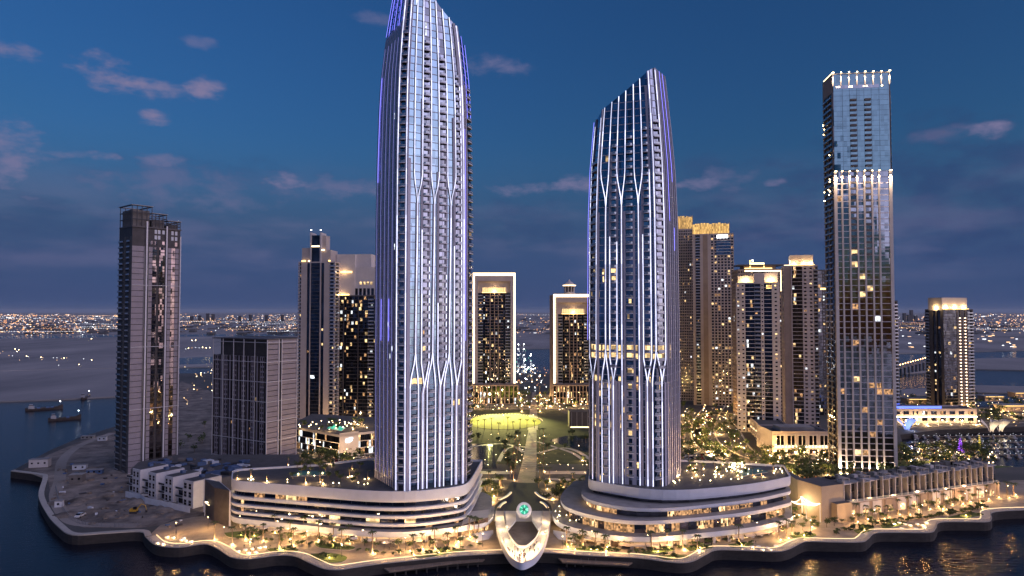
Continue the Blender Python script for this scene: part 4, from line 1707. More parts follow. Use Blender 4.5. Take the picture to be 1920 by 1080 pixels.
# ------------------------------------------------------------------ short white-gridded tower beside it
A5, B5 = P(402, 474), P(503, 447)
a5, U5, W5, V5 = frame_of(A5, B5)
z5 = ZT(634, 452)
D5 = 25
r5 = thing('gridded_tower', 'short wide dark tower with thin white grid lines, left of the tallest tower', 'tower block', (*(a5 + U5 * W5 / 2 + V5 * D5 / 2), 4))
f5 = Fac(r5, 'panel_dark', 'glass_dark')
bayc = []
for i in range(6):
    bayc += [('d', 1.6), ('n', 3.4, {'w': .7, 'a': .15, 'b': .85, 'n': 2, 'wall': 'panel_mauve'}), ('d', 1.4), ('w', 1.2, {'wall': 'panel_mauve'})]
f5.run(a5, U5, W5, 4, z5 - 12, 3.4, bayc, .004)
f5.run(a5 + V5 * D5, -V5, D5, 4, z5 - 12, 3.4, bayc[:12], .0)
f5.run(a5 + U5 * W5 + V5 * D5, -U5, W5, 4, z5, 300, [('w', 1)], 0)
f5.w.obox((*(a5 + U5 * 5 + V5 * 2), z5 - 12), (*(U5 * (W5 - 6)), 0), (*(V5 * (D5 - 3)), 0), (0, 0, 11), 'panel_dark')
f5.w.obox((*(a5 - U5 * 1 - V5 * .5), z5 - 1), (*(U5 * (W5 + 1.5)), 0), (*(V5 * (D5 + 1)), 0), (0, 0, .7), 'slab_dark')
f5.w.obox((*(a5 + V5 * .3), z5 - 12.2), (*(U5 * W5), 0), (*(V5 * (D5 - .6)), 0), (0, 0, .2), 'roof_grey')
f5.done()
# right flank: mauve panels, one per storey and column
nf5 = int((z5 - 4) / 3.4)
pmesh = {}
for f in range(nf5):
    for k, (t0, t1_) in enumerate(((0, .36), (.38, .46), (.48, .98))):
        if k == 1:
            continue
        L = D5 * (t1_ - t0)
        if k not in pmesh:
            m_ = MB()
            m_.obox((0, 0, 0), (L, 0, 0), (0, .5, 0), (0, 0, 2.95), 'panel_mauve')
            pmesh[k] = m_.mesh('panel')
        p = a5 + U5 * (W5 - .5) + V5 * (D5 * t0 + .1)
        inst('panel', pmesh[k], r5, (p.x + U5.x * .5, p.y + U5.y * .5, 4 + f * 3.4 + .4), math.atan2(V5.y, V5.x))
mb = MB()
mb.obox((*(a5 + U5 * (W5 - .6) + V5 * .1), 4), (*(U5 * .05), 0), (*(V5 * (D5 - .2)), 0), (0, 0, z5 - 5), 'panel_dark')
mb.build('side_wall', r5)
for i, t in enumerate((0.0, .19, .39, .58, .78, 1.0)):
    mb = MB()
    q = a5 + U5 * (W5 * t - .2) - V5 * .5
    mb.obox((*q, 4), (*(U5 * .4), 0), (*(V5 * .45), 0), (0, 0, z5 - 4.4), 'white_line')
    mb.build('grid_line', r5)
for t, wd in ((.37, .7), (.47, .5), (1.0, .4)):
    mb = MB()
    q = a5 + U5 * (W5 + .05) + V5 * (D5 * t - .4)
    mb.obox((*q, 4), (*(U5 * .4), 0), (*(V5 * wd), 0), (0, 0, z5 - 4.4), 'white_line')
    mb.build('grid_line', r5)
for f in range(7):
    mb = MB()
    z = 6 + f * (z5 - 9) / 6
    mb.obox((*(a5 - V5 * .45), z), (*(U5 * (W5 + .2)), 0), (*(V5 * .4), 0), (0, 0, .35), 'white_line')
    mb.obox((*(a5 + U5 * (W5 + .02)), z), (*(U5 * .35), 0), (*(V5 * D5), 0), (0, 0, .35), 'white_line')
    mb.build('grid_line', r5)

# ------------------------------------------------------------------ towers behind
# cream tower with stepped top, left centre
aA, bA = P(559, 640), P(628, 636)
rA = thing('stepped_tower', 'cream tower with stepped top and two small finials, behind the short gridded tower', 'tower block', (*((aA + bA) / 2), 4))
zs = ZT(493, 638)
fA, a, U, W, V = tower_box(rA, aA, bA, 30, 4, zs, 3.4, [('b', 16), ('w', 34), ('d', 18), ('p', 5), ('g', 54, {'slab': 'panel_dark'}), ('p', 5), ('d', 18), ('w', 32), ('b', 32)], [('b', 1, {'p': .12}), ('w', 1), ('b', 1)], 'cream', 'glass_dark', .05)
for s0, s1, h_ in ((.08, .33, 13), (.62, .86, 11)):
    fA.w.obox((*(a + U * W * s0 + V * 1), zs + 1.25), (*(U * W * (s1 - s0)), 0), (*(V * 18), 0), (0, 0, h_), 'cream')
mA = MB()
mA.obox((*(a + U * W * .31 - V * .3), zs), (*(U * 1.4), 0), (*(V * 12), 0), (0, 0, ZT(436, 638) - zs), 'cream_pale')
mA.obox((*(a + U * W * .58 - V * .3), zs), (*(U * 1.4), 0), (*(V * 12), 0), (0, 0, ZT(436, 638) - zs), 'cream_pale')
mA.obox((*(a + U * W * .35 + V * .5), zs), (*(U * W * .23), 0), (*(V * 10), 0), (0, 0, ZT(441, 638) - zs), 'glass_dark')
mA.obox((*(a + U * W * .62 + V * 2), zs + 12), (*(U * W * .1), 0), (*(V * 10), 0), (0, 0, 14), 'cream')
mA.build('top_shaft', rA)
for u in (.32, .59):
    k = MB()
    q = a + U * W * u + V * 1
    k.tube([(*q, ZT(436, 638)), (*q, ZT(432, 638))], .15, 'steel', 5)
    k.blob((*q, ZT(431, 638)), .5, 'bulb_white')
    k.build('finial', rA)
for s0, s1, z, m in ((.36, .57, ZT(463, 638), 'led_warm'), (.09, .2, zs + 1.3, 'led_gold'), (.27, .31, zs + 1.3, 'led_warm'), (.82, .87, zs + 1.3, 'led_gold'), (.63, .71, ZT(470, 638), 'led_warm')):
    k = MB()
    k.obox((*(a + U * W * s0 - V * .3), z), (*(U * W * (s1 - s0)), 0), (*(-V * .3), 0), (0, 0, 1.2), m)
    k.build('crown_light', rA)
fA.done()
# cream-topped dark tower partly hidden by the tallest tower
aB, bB = P(628, 648), P(712, 645)
zB = ZT(556, 646)
rB = thing('cream_topped_tower', 'dark tower with cream cubic top, half hidden behind the left of the tallest tower', 'tower block', (*((aB + bB) / 2), 4))
fB, a, U, W, V = tower_box(rB, aB, bB, 30, 4, zB, 3.4, [('d', 8, {'p': .05}), ('g', 7), ('p', 1), ('d', 4), ('g', 20, {'n': 3}), ('p', 1.2), ('g', 16, {'n': 2}), ('b', 10), ('g', 10, {'n': 2})], [('g', 1)], 'panel_dark', 'glass_dark', .17)
for s0, s1, d, z0_, yt in ((0, .42, 3, zB, 476), (.40, .99, 4.5, zB + 1.25, 500), (.42, .75, 8, ZT(500, 646), 475)):
    fB.w.obox((*(a + U * W * s0 + V * d), z0_ + .01), (*(U * W * (s1 - s0)), 0), (*(V * 15), 0), (0, 0, ZT(yt, 646) - z0_), 'cream_pale')
for s0, s1, y in ((.02, .36, 511), (.0, .3, 554)):
    k = MB()
    k.obox((*(a + U * W * s0 + V * (2.4)), ZT(y, 646)), (*(U * W * (s1 - s0)), 0), (*(-V * .3), 0), (0, 0, 1.4), 'led_gold')
    k.build('crown_light', rB)
    plight((*(a + U * W * (s0 + s1) / 2 + V * .2), ZT(y, 646) + .8), 260, (1, .6, .25), .5, rB)
for i in range(4):
    s = .52 + i * .08
    fB.l.obox((*(a + U * W * s + V * 4.45), ZT(533, 646)), (*(U * 2.0), 0), (*(-V * .05), 0), (0, 0, 2.6), 'lit_warm')
for i in range(6):
    s = .42 + i * .09
    fB.g.obox((*(a + U * W * s + V * 4.45), ZT(553, 646)), (*(U * 2.6), 0), (*(-V * .04), 0), (0, 0, 6.4), 'glass_dark')
fB.done()


# pair of dark towers in lit portal frames, centre
def portal_tower(px0, px1, Y, ytop, ybase, label, sidepx=None, dome=False):
    A, B = P(px0, Y), P(px1, Y)
    z1 = ZT(ytop, Y)
    a, U, W, V = frame_of(A, B)
    D = 26
    r = thing('portal_tower', label, 'tower block', (*(a + U * W / 2 + V * D / 2), 4))
    fr_ = W * .11
    k = MB()
    k.obox((*a, 4), (*(U * fr_), 0), (*(V * D), 0), (0, 0, z1 - 4), 'cream')
    k.obox((*(a + U * (W - fr_)), 4), (*(U * fr_), 0), (*(V * D), 0), (0, 0, z1 - 4), 'cream')
    k.obox((*(a + U * fr_), z1 - 9), (*(U * (W - 2 * fr_)), 0), (*(V * D), 0), (0, 0, 9), 'cream')
    k.build('portal_frame', r)
    f = Fac(r, 'brownstone', 'glass_dark')
    zb = z1 - 22
    cc = [('b', 10, {'slab': 'slab_pale', 'out': .4}), ('d', 4), ('g', 9, {'n': 2}), ('p', 1.4), ('g', 7), ('p', 1.2), ('g', 6), ('p', 1.2), ('g', 9, {'n': 2}), ('d', 4), ('b', 10, {'out': .4})]
    f.run(a + U * fr_ + V * 2.5, U, W - 2 * fr_, 4, zb, 3.4, cc, .13)
    f.w.obox((*(a + U * (fr_ + .3) + V * 4), zb), (*(U * (W - 2 * fr_ - .6)), 0), (*(V * 12), 0), (0, 0, z1 - 9 - zb), 'cream')
    f.w.obox((*(a + U * (fr_ + .2) + V * 4.2), 4), (*(U * (W - 2 * fr_ - .4)), 0), (*(V * 16), 0), (0, 0, zb - 4.1), 'panel_dark')
    for i in range(14):
        s = fr_ + W * .1 + i * (W * .55) / 13
        f.w.obox((*(a + U * s + V * 3.4), zb + .2), (*(U * .5), 0), (*(V * .5), 0), (0, 0, 8), 'cream')
    f.done()
    k = MB()
    k.obox((*(a + U * W * .21 + V * 2.6), zb + .1), (*(U * W * .57), 0), (*(V * .4), 0), (0, 0, .8), 'led_gold')
    k.obox((*(a + U * W * .21 + V * 3.6), zb + 1.5), (*(U * W * .57), 0), (*(V * .2), 0), (0, 0, 4.5), 'lit_floor')
    k.build('crown_light', r)
    plight((*(a + U * W * .5 + V * 1.2), zb + 1.6), 1800, (1, .62, .28), 2, r)
    t = 1.9
    for nm, o_, e1, hh in (('outline_light', a - V * .15 - U * .2, U * t, z1 + .2 - 14), ('outline_light', a - V * .15 + U * (W - t + .2), U * t, z1 + .2 - 14)):
        k = MB()
        k.obox((*o_, 14), (*e1, 0), (*(V * .2), 0), (0, 0, hh), 'led_warm')
        k.build(nm, r)
    k = MB()
    k.obox((*(a - V * .15 + U * (t - .2)), z1 + .2 - t * 1.6), (*(U * (W - 2 * t + .4)), 0), (*(V * .2), 0), (0, 0, t * 1.6), 'led_warm')
    k.build('outline_light', r)
    if dome:
        k = MB()
        c = a + U * W * .42 + V * 10
        k.lathe((*c, z1), [(7, 0), (7, 1.5), (6, 1.6), (6, 3)], 'cream_pale', 16)
        for i in range(10):
            an = 2 * math.pi * i / 10
            k.tube([(c.x + 5.6 * math.cos(an), c.y + 5.6 * math.sin(an), z1 + 3), (c.x + 5.6 * math.cos(an), c.y + 5.6 * math.sin(an), z1 + 9)], .6, 'cream_pale', 6)
        k.lathe((*c, z1), [(4.0, 3), (4.0, 9)], 'panel_dark', 12)
        k.lathe((*c, z1), [(7, 9), (7, 10.5), (6, 10.6), (5, 12.5), (3, 14.2), (1.2, 15), (.8, 16.5), (0.01, 17.5)], 'cream_pale', 16)
        k.build('cupola', r)
        k = MB()
        k.lathe((*c, z1 + 10.6), [(7.15, -.8), (7.3, -.8), (7.3, .1), (7.15, .1)], 'led_warm', 16)
        k.build('cupola_light', r)
    return r


portal_tower(887, 966, 760, 512, 724, 'dark tower inside a lit square portal frame, just right of the tallest tower')
rD = portal_tower(1038, 1112, 760, 552, 722, 'lit portal frame tower with small domed cupola, left of the shorter blue tower', dome=True)
k = MB()
aD = P(1031, 786)
a, U, W, V = frame_of(aD, P(1037.5, 761))
k.obox((*a, 4), (*(U * W), 0), (*(V * -.3), 0), (0, 0, ZT(553, 765) - 4), 'brownstone')
k.build('side_wall', rD)
k = MB()
for i in range(36):
    q = P(1041.5, 759.4)
    k.box((q.x, q.y, 20 + i * 2.9), (.5, .3, 1.2), 'led_gold')
k.build('outline_bulbs', rD, 'stuff')
# colonnaded podiums in front of them
for x0, x1, Y, lab in ((872, 972, 742, 'dark colonnaded low podium in front of the left portal frame tower'), (1036, 1112, 742, 'dark colonnaded low podium in front of the domed portal tower')):
    A, B = P(x0, Y), P(x1, Y)
    r = thing('colonnade_podium', lab, 'building', (*((A + B) / 2), 4))
    f, a, U, W, V = tower_box(r, A, B, 16, 4, ZT(724, Y), 6.5, [('p', .6), ('g', 2.2, {'p': .3})] * 12 + [('p', .6)], [('n', 1)], 'brownstone', 'glass_dark', .2)
    f.done()


# golden-crowned towers right of the blue tower
def crown_tower(px0, px1, pxside, Y0, Y1, ytop, ycrown, label, cols, side, crown=(0, 1)):
    A, B = P(px0, Y0), P(px1, Y1)
    zb = ZT(ycrown, (Y0 + Y1) / 2)
    zt = ZT(ytop, (Y0 + Y1) / 2)
    a, U, W, V = frame_of(A, B)
    D = 30
    r = thing('crowned_tower', label, 'tower block', (*(a + U * W / 2 + V * D / 2), 4))
    f, a, U, W, V = tower_box(r, A, B, D, 4, zb, 3.15, cols, side, 'cream', 'glass_dark', .05)
    c0, c1 = a + U * W * crown[0], a + U * W * crown[1]
    f.w.obox((*(c0 + U * .8 + V * 1.2), zb + .02), (*(U * (W * (crown[1] - crown[0]) - 1.6)), 0), (*(V * (D - 6)), 0), (0, 0, (zt - zb) * .86), 'tan')
    f.done()
    k = MB()
    n = 26
    cw = W * (crown[1] - crown[0])
    for i in range(n):
        s = cw * i / (n - 1)
        hh = (zt - zb) * rng.uniform(.86, 1.03)
        k.obox((*(c0 + U * (s - .14) + V * .2), zb + .3), (*(U * .3), 0), (*(V * .5), 0), (0, 0, hh), 'tan')
        k.obox((*(c0 + V * (s * (D - 4) / cw)), zb + .3), (*(U * .5), 0), (*(V * .3), 0), (0, 0, hh), 'tan')
        k.obox((*(c0 + U * (cw - .4) + V * (s * (D - 4) / cw)), zb + .3), (*(U * .5), 0), (*(V * .3), 0), (0, 0, hh), 'tan')
    k.build('crown_slats', r, 'stuff')
    k = MB()
    for i in range(13):
        s0, s1 = cw * i / 13 + .12, cw * (i + 1) / 13 - .12
        hh = (zt - zb) * rng.uniform(.84, .98)
        k.obox((*(c0 + U * s0 + V * .75), zb + .5), (*(U * (s1 - s0)), 0), (*(V * .1), 0), (0, 0, hh), 'crown_gold')
        if i < 10:
            t0, t1_ = (D - 5) * i / 10 + 1, (D - 5) * (i + 1) / 10 + .7
            k.obox((*(c0 + U * .55 + V * t0), zb + .5), (*(U * .1), 0), (*(V * (t1_ - t0)), 0), (0, 0, hh), 'crown_gold')
            k.obox((*(c0 + U * (cw - .6) + V * t0), zb + .5), (*(U * .1), 0), (*(V * (t1_ - t0)), 0), (0, 0, hh), 'crown_gold')
    k.build('crown_lights', r, 'stuff')
    return r, a, U, W, V, zb, zt


em_room('crown_gold', (1.0, 0.58, 0.17), .14, .46, (.9, .9, 2.5), True)
rE, *_ = crown_tower(1262, 1300, None, 775, 770, 405, 431, 'cream tower with golden crown, closest to the right edge of the blue tower', [('b', 8), ('w', 3), ('n', 26, {'n': 8, 'w': .62, 'a': .2, 'b': .8})], [('n', 20, {'n': 6})])
rF, a, U, W, V, zb, zt = crown_tower(1299, 1377, None, 735, 722, 418, 440, 'broad cream tower with wide golden crown and white sign, right of the blue tower',
                                     [('w', 3), ('b', 5, {'p': .12}), ('w', 3), ('w', 5, {'wall': 'brownstone'}), ('w', 3), ('n', 24, {'n': 7, 'w': .62, 'a': .2, 'b': .82, 'p': .10})], [('n', 20, {'n': 6})], (0, .9))
k = MB()
k.obox((*(a + U * W * .6 - V * .4), ZT(446, 725)), (*(U * W * .26), 0), (*(V * .3), 0), (0, 0, 3.2), 'sign_white')
k.build('sign_panel', rF)
k = MB()
k.obox((*(a + U * W * .58 - V * .3), ZT(478, 725)), (*(U * W * .35), 0), (*(V * .2), 0), (0, 0, 15), 'glass_deep')
for i in range(5):
    k.obox((*(a + U * W * .58 - V * .5), ZT(478, 725) + i * 3.2), (*(U * W * .35), 0), (*(V * .2), 0), (0, 0, .5), 'cream_pale')
k.build('sky_lounge_window', rF)

# pale tower with gold terraces
aG, bG = P(1380, 572), P(1462, 560)
rG = thing('white_punched_tower', 'pale tower with small square windows and gold lit roof terrace, third from the blue tower', 'tower block', (*((aG + bG) / 2), 4))
zG = ZT(532, 566)
fG, a, U, W, V = tower_box(rG, aG, bG, 28, 4, zG, 3.3, [('n', 26, {'n': 2, 'w': .42, 'a': .35, 'b': .72, 'p': .12}), ('g', 26, {'n': 2, 'p': .2}), ('b', 18, {'p': .03}), ('n', 9, {'w': .45, 'a': .35, 'b': .72}), ('g', 22, {'p': .05}), ('n', 22, {'w': .28, 'a': .35, 'b': .72})],
                           [('n', 20, {'n': 5, 'p': .1})], 'cream_pale', 'glass_dark', .08)
fG.w.obox((*(a + U * W * .04 + V * 6), zG + .01), (*(U * W * .42), 0), (*(V * 14), 0), (0, 0, 7), 'cream_pale')
fG.w.obox((*(a + U * W * .42 + V * .5), zG + .01), (*(U * W * .24), 0), (*(V * 14), 0), (0, 0, 9), 'cream_pale')
fG.w.obox((*(a + U * W * .66 + V * 6), zG + .01), (*(U * W * .3), 0), (*(V * 14), 0), (0, 0, 9.5), 'cream_pale')
fG.done()
for s0, s1, d in ((.04, .40, 5.0), (.68, .95, 5.0), (.7, .92, .2)):
    k = MB()
    k.obox((*(a + U * W * s0 + V * d), zG + (1.2 if d > 1 else -4.2)), (*(U * W * (s1 - s0)), 0), (*(V * .3), 0), (0, 0, .7 if d > 1 else 3.0), 'led_gold')
    k.build('terrace_light', rG)
    if d > 1:
        plight((*(a + U * W * (s0 + s1) / 2 + V * (d - 1.5)), zG + 2), 1800, (1, .65, .3), 1.5, rG)
# tower with lit roof frame behind it
aK, bK = P(1384, 652), P(1470, 648)
rK = thing('roof_frame_tower', 'dark topped tower with gold lit roof frame, showing above the pale punched tower', 'tower block', (*((aK + bK) / 2), 4))
zK = ZT(507, 650)
fK, a, U, W, V = tower_box(rK, aK, bK, 26, 4, zK, 3.3, [('n', 20, {'n': 6}), ('g', 20, {'n': 4}), ('n', 20, {'n': 6})], [('n', 1, {'n': 5})], 'brownstone', 'glass_dark', .12)
fK.w.obox((*(a + U * W * .15 + V * 3), zK + .01), (*(U * W * .7), 0), (*(V * 16), 0), (0, 0, 5), 'brownstone')
fK.w.obox((*(a + U * W * .0), ZT(500, 650) + 1), (*(U * W), 0), (*(V * 18), 0), (0, 0, 1.2), 'dark_stone')
fK.done()
k = MB()
k.obox((*(a + U * W * .15 - V * .1), ZT(504, 650)), (*(U * W * .6), 0), (*(V * .2), 0), (0, 0, .9), 'led_gold')
k.obox((*(a + U * W * .15 - V * .1), ZT(509, 650)), (*(U * W * .8), 0), (*(V * .2), 0), (0, 0, 1.0), 'led_warm')
k.obox((*(a + U * W * .93 - V * .15), ZT(546, 650)), (*(U * 1.4), 0), (*(V * .2), 0), (0, 0, 19), 'led_warm')
k.obox((*(a + U * W * .28 + V * 3), ZT(503, 650)), (*(U * 1.0), 0), (*(V * .5), 0), (0, 0, 8), 'led_gold')
k.obox((*(a + U * W * .28 + V * 3), ZT(495, 650)), (*(U * W * .32), 0), (*(V * .5), 0), (0, 0, 1.4), 'led_warm')
k.obox((*(a + U * W * .58 + V * 3), ZT(503, 650)), (*(U * 1.0), 0), (*(V * .5), 0), (0, 0, 4.5), 'led_gold')
k.build('roof_frame_light', rK)
k = MB()
q = a + U * W * .35 + V * 4
k.tube([(*q, ZT(500, 650)), (*q, ZT(488, 650))], .35, 'steel', 5)
k.blob((*q, ZT(488, 650)), .8, 'bulb_white')
k.build('mast', rK)

# brown tower with perforated glowing cube on top
aH, bH = P(1470, 592), P(1534, 584)
rH = thing('cube_topped_tower', 'brown stone tower topped by a glowing perforated cube, beside the tall pilaster tower', 'tower block', (*((aH + bH) / 2), 4))
zH = ZT(500, 588)
fH, a, U, W, V = tower_box(rH, aH, bH, 26, 4, zH, 3.3, [('w', 14, {'wall': 'brownstone'}), ('p', 2), ('g', 20, {'n': 2, 'p': .22}), ('n', 22, {'n': 2, 'w': .45, 'a': .3, 'b': .72, 'p': .06, 'wall': 'cream'}), ('b', 8)], [('n', 1, {'n': 5})], 'cream', 'glass_dark', .1, left=[('n', 1, {'n': 5, 'p': .12})])
fH.w.obox((*(a + U * W * .2 + V * 2), zH + .01), (*(U * W * .68), 0), (*(V * 14), 0), (0, 0, ZT(478, 588) - zH), 'cream')
# perforations
for i in range(11):
    for j in range(6):
        s = W * .24 + W * .6 * (i + (j % 2) * .5) / 11
        fH.g.box((*(a + U * s + V * 1.98), zH + 1.6 + j * 1.35), (.45, .06, .45), 'glass_dark', math.atan2(U.y, U.x))
fH.done()
k = MB()
k.obox((*(a + U * W * .16 - V * .1), zH + 1.3), (*(U * W * .75), 0), (*(V * .3), 0), (0, 0, .5), 'led_gold')
k.obox((*(a + U * W * .02 - V * .1), zH + 1.3), (*(U * W * .14), 0), (*(V * .3), 0), (0, 0, .35), 'led_warm')
k.build('crown_light', rH)
for t in (.32, .6, .8):
    plight((*(a + U * W * t + V * .2), zH + 2.5), 900, (1, .66, .28), .8, rH)
plight((*(a + U * W * .1 + V * 4), zH + 3), 1600, (1, .8, .55), .8, rH)
# slim dark tower behind the pilaster tower, left; and right sliver
aI, bI = P(1530, 660), P(1572, 660)
rI = thing('slim_dark_tower', 'slim dark tower with a short gold ledge, squeezed against the left of the pilaster tower', 'tower block', (*((aI + bI) / 2), 4))
fI, a, U, W, V = tower_box(rI, aI, bI, 26, 4, ZT(508, 660), 3.3, [('g', 8, {'p': .1}), ('n', 12, {'n': 3, 'p': .08}), ('b', 8)], [('n', 1, {'n': 5})], 'dark_stone', 'glass_dark', .1)
fI.done()
k = MB()
k.obox((*(a + U * W * .2 - V * .3), ZT(543, 660)), (*(U * W * .4), 0), (*(V * .3), 0), (0, 0, 1.6), 'led_gold')
k.build('ledge_light', rI)
aI, bI = P(1655, 640), P(1683, 640)
rI2 = thing('slim_dark_tower', 'narrow sliver of a dark tower showing past the right edge of the pilaster tower', 'tower block', (*((aI + bI) / 2), 4))
fI, a, U, W, V = tower_box(rI2, aI, bI, 22, 4, ZT(566, 640), 3.3, [('g', 8), ('b', 8, {'p': .2})], [('b', 1)], 'dark_stone', 'glass_dark', .1)
fI.done()
# lone tower on the far right
aJ, bJ = P(1768, 705), P(1824, 712)
zJ = ZT(582, 708)
rJ = thing('lone_tower', 'lone dark tower with golden curved crown and two columns of lamps, far right', 'tower block', (*((aJ + bJ) / 2), 4))
fJ, a, U, W, V = tower_box(rJ, aJ, bJ, 24, 4, zJ, 3.3, [('g', 26, {'n': 3, 'p': .1}), ('w', 4), ('d', 3, {'p': 0}), ('w', 7), ('d', 3, {'p': 0}), ('w', 5), ('b', 12, {'p': .2})], [('b', 1)], 'dark_stone', 'glass_dark', .12,
                           left=[('b', 6, {'p': .1}), ('w', 5), ('d', 4), ('w', 2), ('d', 5), ('w', 4)])
fJ.w.obox((*(a - U * .0 + V * 1.5), zJ + .01), (*(U * W * .84), 0), (*(V * 18), 0), (0, 0, ZT(558, 708) - zJ), 'cream')
fJ.done()
k = MB()
k.obox((*(a - V * .1), zJ + 1.3), (*(U * W * .86), 0), (*(V * .3), 0), (0, 0, .5), 'led_gold')
k.build('crown_light', rJ)
for t in (.12, .42, .72):
    plight((*(a + U * W * t), zJ + 2.5), 1700, (1, .68, .3), .8, rJ)
plight((*(a - U * 1.5 + V * 9), zJ + 2.5), 1700, (1, .68, .3), .8, rJ)
k = MB()
nfl = int((zJ - 10) / 3.3)
for f in range(nfl):
    for t in (.545, .72):
        k.box((*(a + U * W * t - V * .3), 8 + f * 3.3), (1.2, .6, .7), 'facade_lamp', 0)
em('facade_lamp', (1.0, .66, .45), 2.2, False)
k.build('facade_lamps', rJ, 'stuff')

# ------------------------------------------------------------------ low buildings
# hotel podium behind the left: pool roof
aQ, bQ = G(540, 838, 4).xy, G(636, 858, 4).xy
zQ = ZT(812, 478)
rQ = thing('pool_podium', 'low pale podium with lit ribbon of windows and green rooftop pool, behind left podium', 'building', (*((aQ + bQ) / 2), 4))
fQ = Fac(rQ, 'cream_pale', 'glass_dark', ('lit_white', 'lit_warm', 'lit_dim'), (4, 2, 1))
a, U, W, V = frame_of(aQ, bQ)
fQ.run(a, U, W, 4, zQ - 1.5, 5.2, [('g', 2, {'p': .1}), ('g', 2, {'n': 3, 'p': .34})] * 7, .3, 'cream_pale')
bQ2 = G(672, 853, 4).xy
a2, Ua, Wa, Va = frame_of(bQ, bQ2)
fQ.run(a2, Ua, Wa, 4, zQ + 1, 30, [('w', 1)], 0)
bQ3 = G(730, 846, 4).xy
a3_, Ub, Wb, Vb = frame_of(bQ2, bQ3)
fQ.run(a3_, Ub, Wb, 4, zQ - 1.5, 5.2, [('g', 2, {'n': 3, 'p': .3})] * 5, .3, 'cream_pale')
back = [bQ3 + Vector((4, 45)), aQ + Vector((0, 60))]
fQ.w.prism([aQ, bQ, bQ2, bQ3] + back, zQ - 1.6, zQ, 'cream_pale', 'roof_grey')
fQ.w.prism(offset_poly([aQ, bQ, bQ2, bQ3] + back, -1.2), 4, zQ - 1.7, 'panel_dark')
fQ.done()
k = MB()
k.prism([p for p in poly_px([(613, 803), (640, 808), (648, 802), (625, 796)], zQ + .3)], zQ + .004, zQ + .35, 'paving_pale', 'pool_light')
k.build('pool', rQ)
k = MB()
c = bQ.lerp(bQ2, .55) - Va * .3
# unreadable lit emblem on the corner pylon
for dx, dz, w_, h_ in ((-2.4, 0, 1.4, 2.2), (-.6, .4, 1.0, 2.2), (.8, 1.2, 2.2, .7), (.8, -.2, 1.2, .7), (-1.2, -1.0, 2.2, .5)):
    k.box((*(c + Ua * dx - Va * .1), zQ - 4.5 + dz), (w_, .2, h_), 'sign_white', math.atan2(Ua.y, Ua.x))
k.build('sign_emblem', rQ)

# cream mall block on the right
aK2, bK2 = G(1448, 852, 4).xy, G(1556, 852, 4).xy
rM = thing('arcade_block', 'cream low block with large dark openings and uplights, in front of the brown towers', 'building', (*((aK2 + bK2) / 2), 4))
zM = ZT(812, (aK2.y))
fM, a, U, W, V = tower_box(rM, aK2, bK2, 30, 4, zM, 20, [('w', 1)], [('w', 1)], 'cream', 'glass_dark')
for i in range(5):
    s = W * (.08 + i * .19)
    fM.g.obox((*(a + U * s - V * .04), 10.5), (*(U * W * .12), 0), (*(V * .06), 0), (0, 0, 6.5), 'glass_dark')
    fM.g.obox((*(a + U * s - V * .04), 4.3), (*(U * W * .13), 0), (*(V * .06), 0), (0, 0, 3.2), 'glass_warm')
    fM.w.obox((*(a + U * (s + W * .055) - V * .3), 10.4), (*(U * .6), 0), (*(V * .2), 0), (0, 0, 6.7), 'cream_pale')
    fM.w.obox((*(a + U * (s - .8) - V * .5), 17.2), (*(U * (W * .12 + 1.6)), 0), (*(V * .4), 0), (0, 0, .5), 'cream_pale')
fM.w.obox((*(a - V * .9), 8.6), (*(U * W), 0), (*(V * .8), 0), (0, 0, .6), 'cream_pale')
fM.w.obox((*(a + U * W * .2 + V * 6), zM + .01), (*(U * W * .6), 0), (*(V * 14), 0), (0, 0, 3), 'roof_pale')
fM.done()
for i in range(16):
    k = MB()
    q = a + U * W * (.06 + i * .058) - V * 1.0
    k.blob((*q, 9.6), .42, 'bulb_warm')
    k.build('wall_lamp', rM)
for i in range(6):
    plight((*(a + U * W * (.07 + i * .17) - V * 2.0), 5.2), 600, (1, .62, .28), .4, rM)

# dark low side wing running back along the lit road
aN, bN = G(1402, 806, 4).xy, G(1450, 850, 4).xy
rN = thing('road_wing', 'long low cream wing with a sloping line of lights beside the golden road', 'building', (*((aN + bN) / 2), 4))
fN, a, U, W, V = tower_box(rN, aN, bN, 22, 4, 15, 5.5, [('p', .5), ('n', 2, {'w': .7, 'p': .3})] * 9, [('n', 1, {'n': 4})], 'cream', 'glass_dark')
fN.done()
k = MB()
k.obox((*(a - V * .2), 9.3), (*(U * W), 0), (*(V * .15), 0), (0, 0, .35), 'led_warm')
k.build('eave_light', rN)

# marina arcade far right
aR, bR = G(1672, 793, 4).xy, G(1832, 793, 4).xy
rR = thing('marina_arcade', 'low cream arcade building with a row of dark openings beyond the marina', 'building', (*((aR + bR) / 2), 4))
fR, a, U, W, V = tower_box(rR, aR, bR, 24, 4, ZT(769, aR.y), 6, [('w', .5), ('n', 1.6, {'w': .82, 'a': .3, 'b': .85})] * 9 + [('w', .6)], [('n', 1, {'n': 3})], 'cream', 'glass_dark', .25)
fR.done()
k = MB()
for i in range(60):
    k.blob((*(a + U * W * (i + .5) / 60 - V * .8), 9.4 + (i % 2) * .2), .45, 'bulb_warm')
k.build('string_lights', rR, 'stuff')
for i in range(7):
    plight((*(a + U * W * (i + .5) / 7 - V * 5), 5.5), 800, (1, .6, .26), .5, rR)
k = MB()
q = G(1712, 769, 14).xy
k.prism([q + Vector((-14, 0)), q + Vector((26, 0)), q + Vector((26, 6)), q + Vector((-14, 6))], ZT(769, aR.y) + .1, ZT(769, aR.y) + 2.2, 'blue_light', 'roof_grey')
k.build('pool_bar_light', rR)

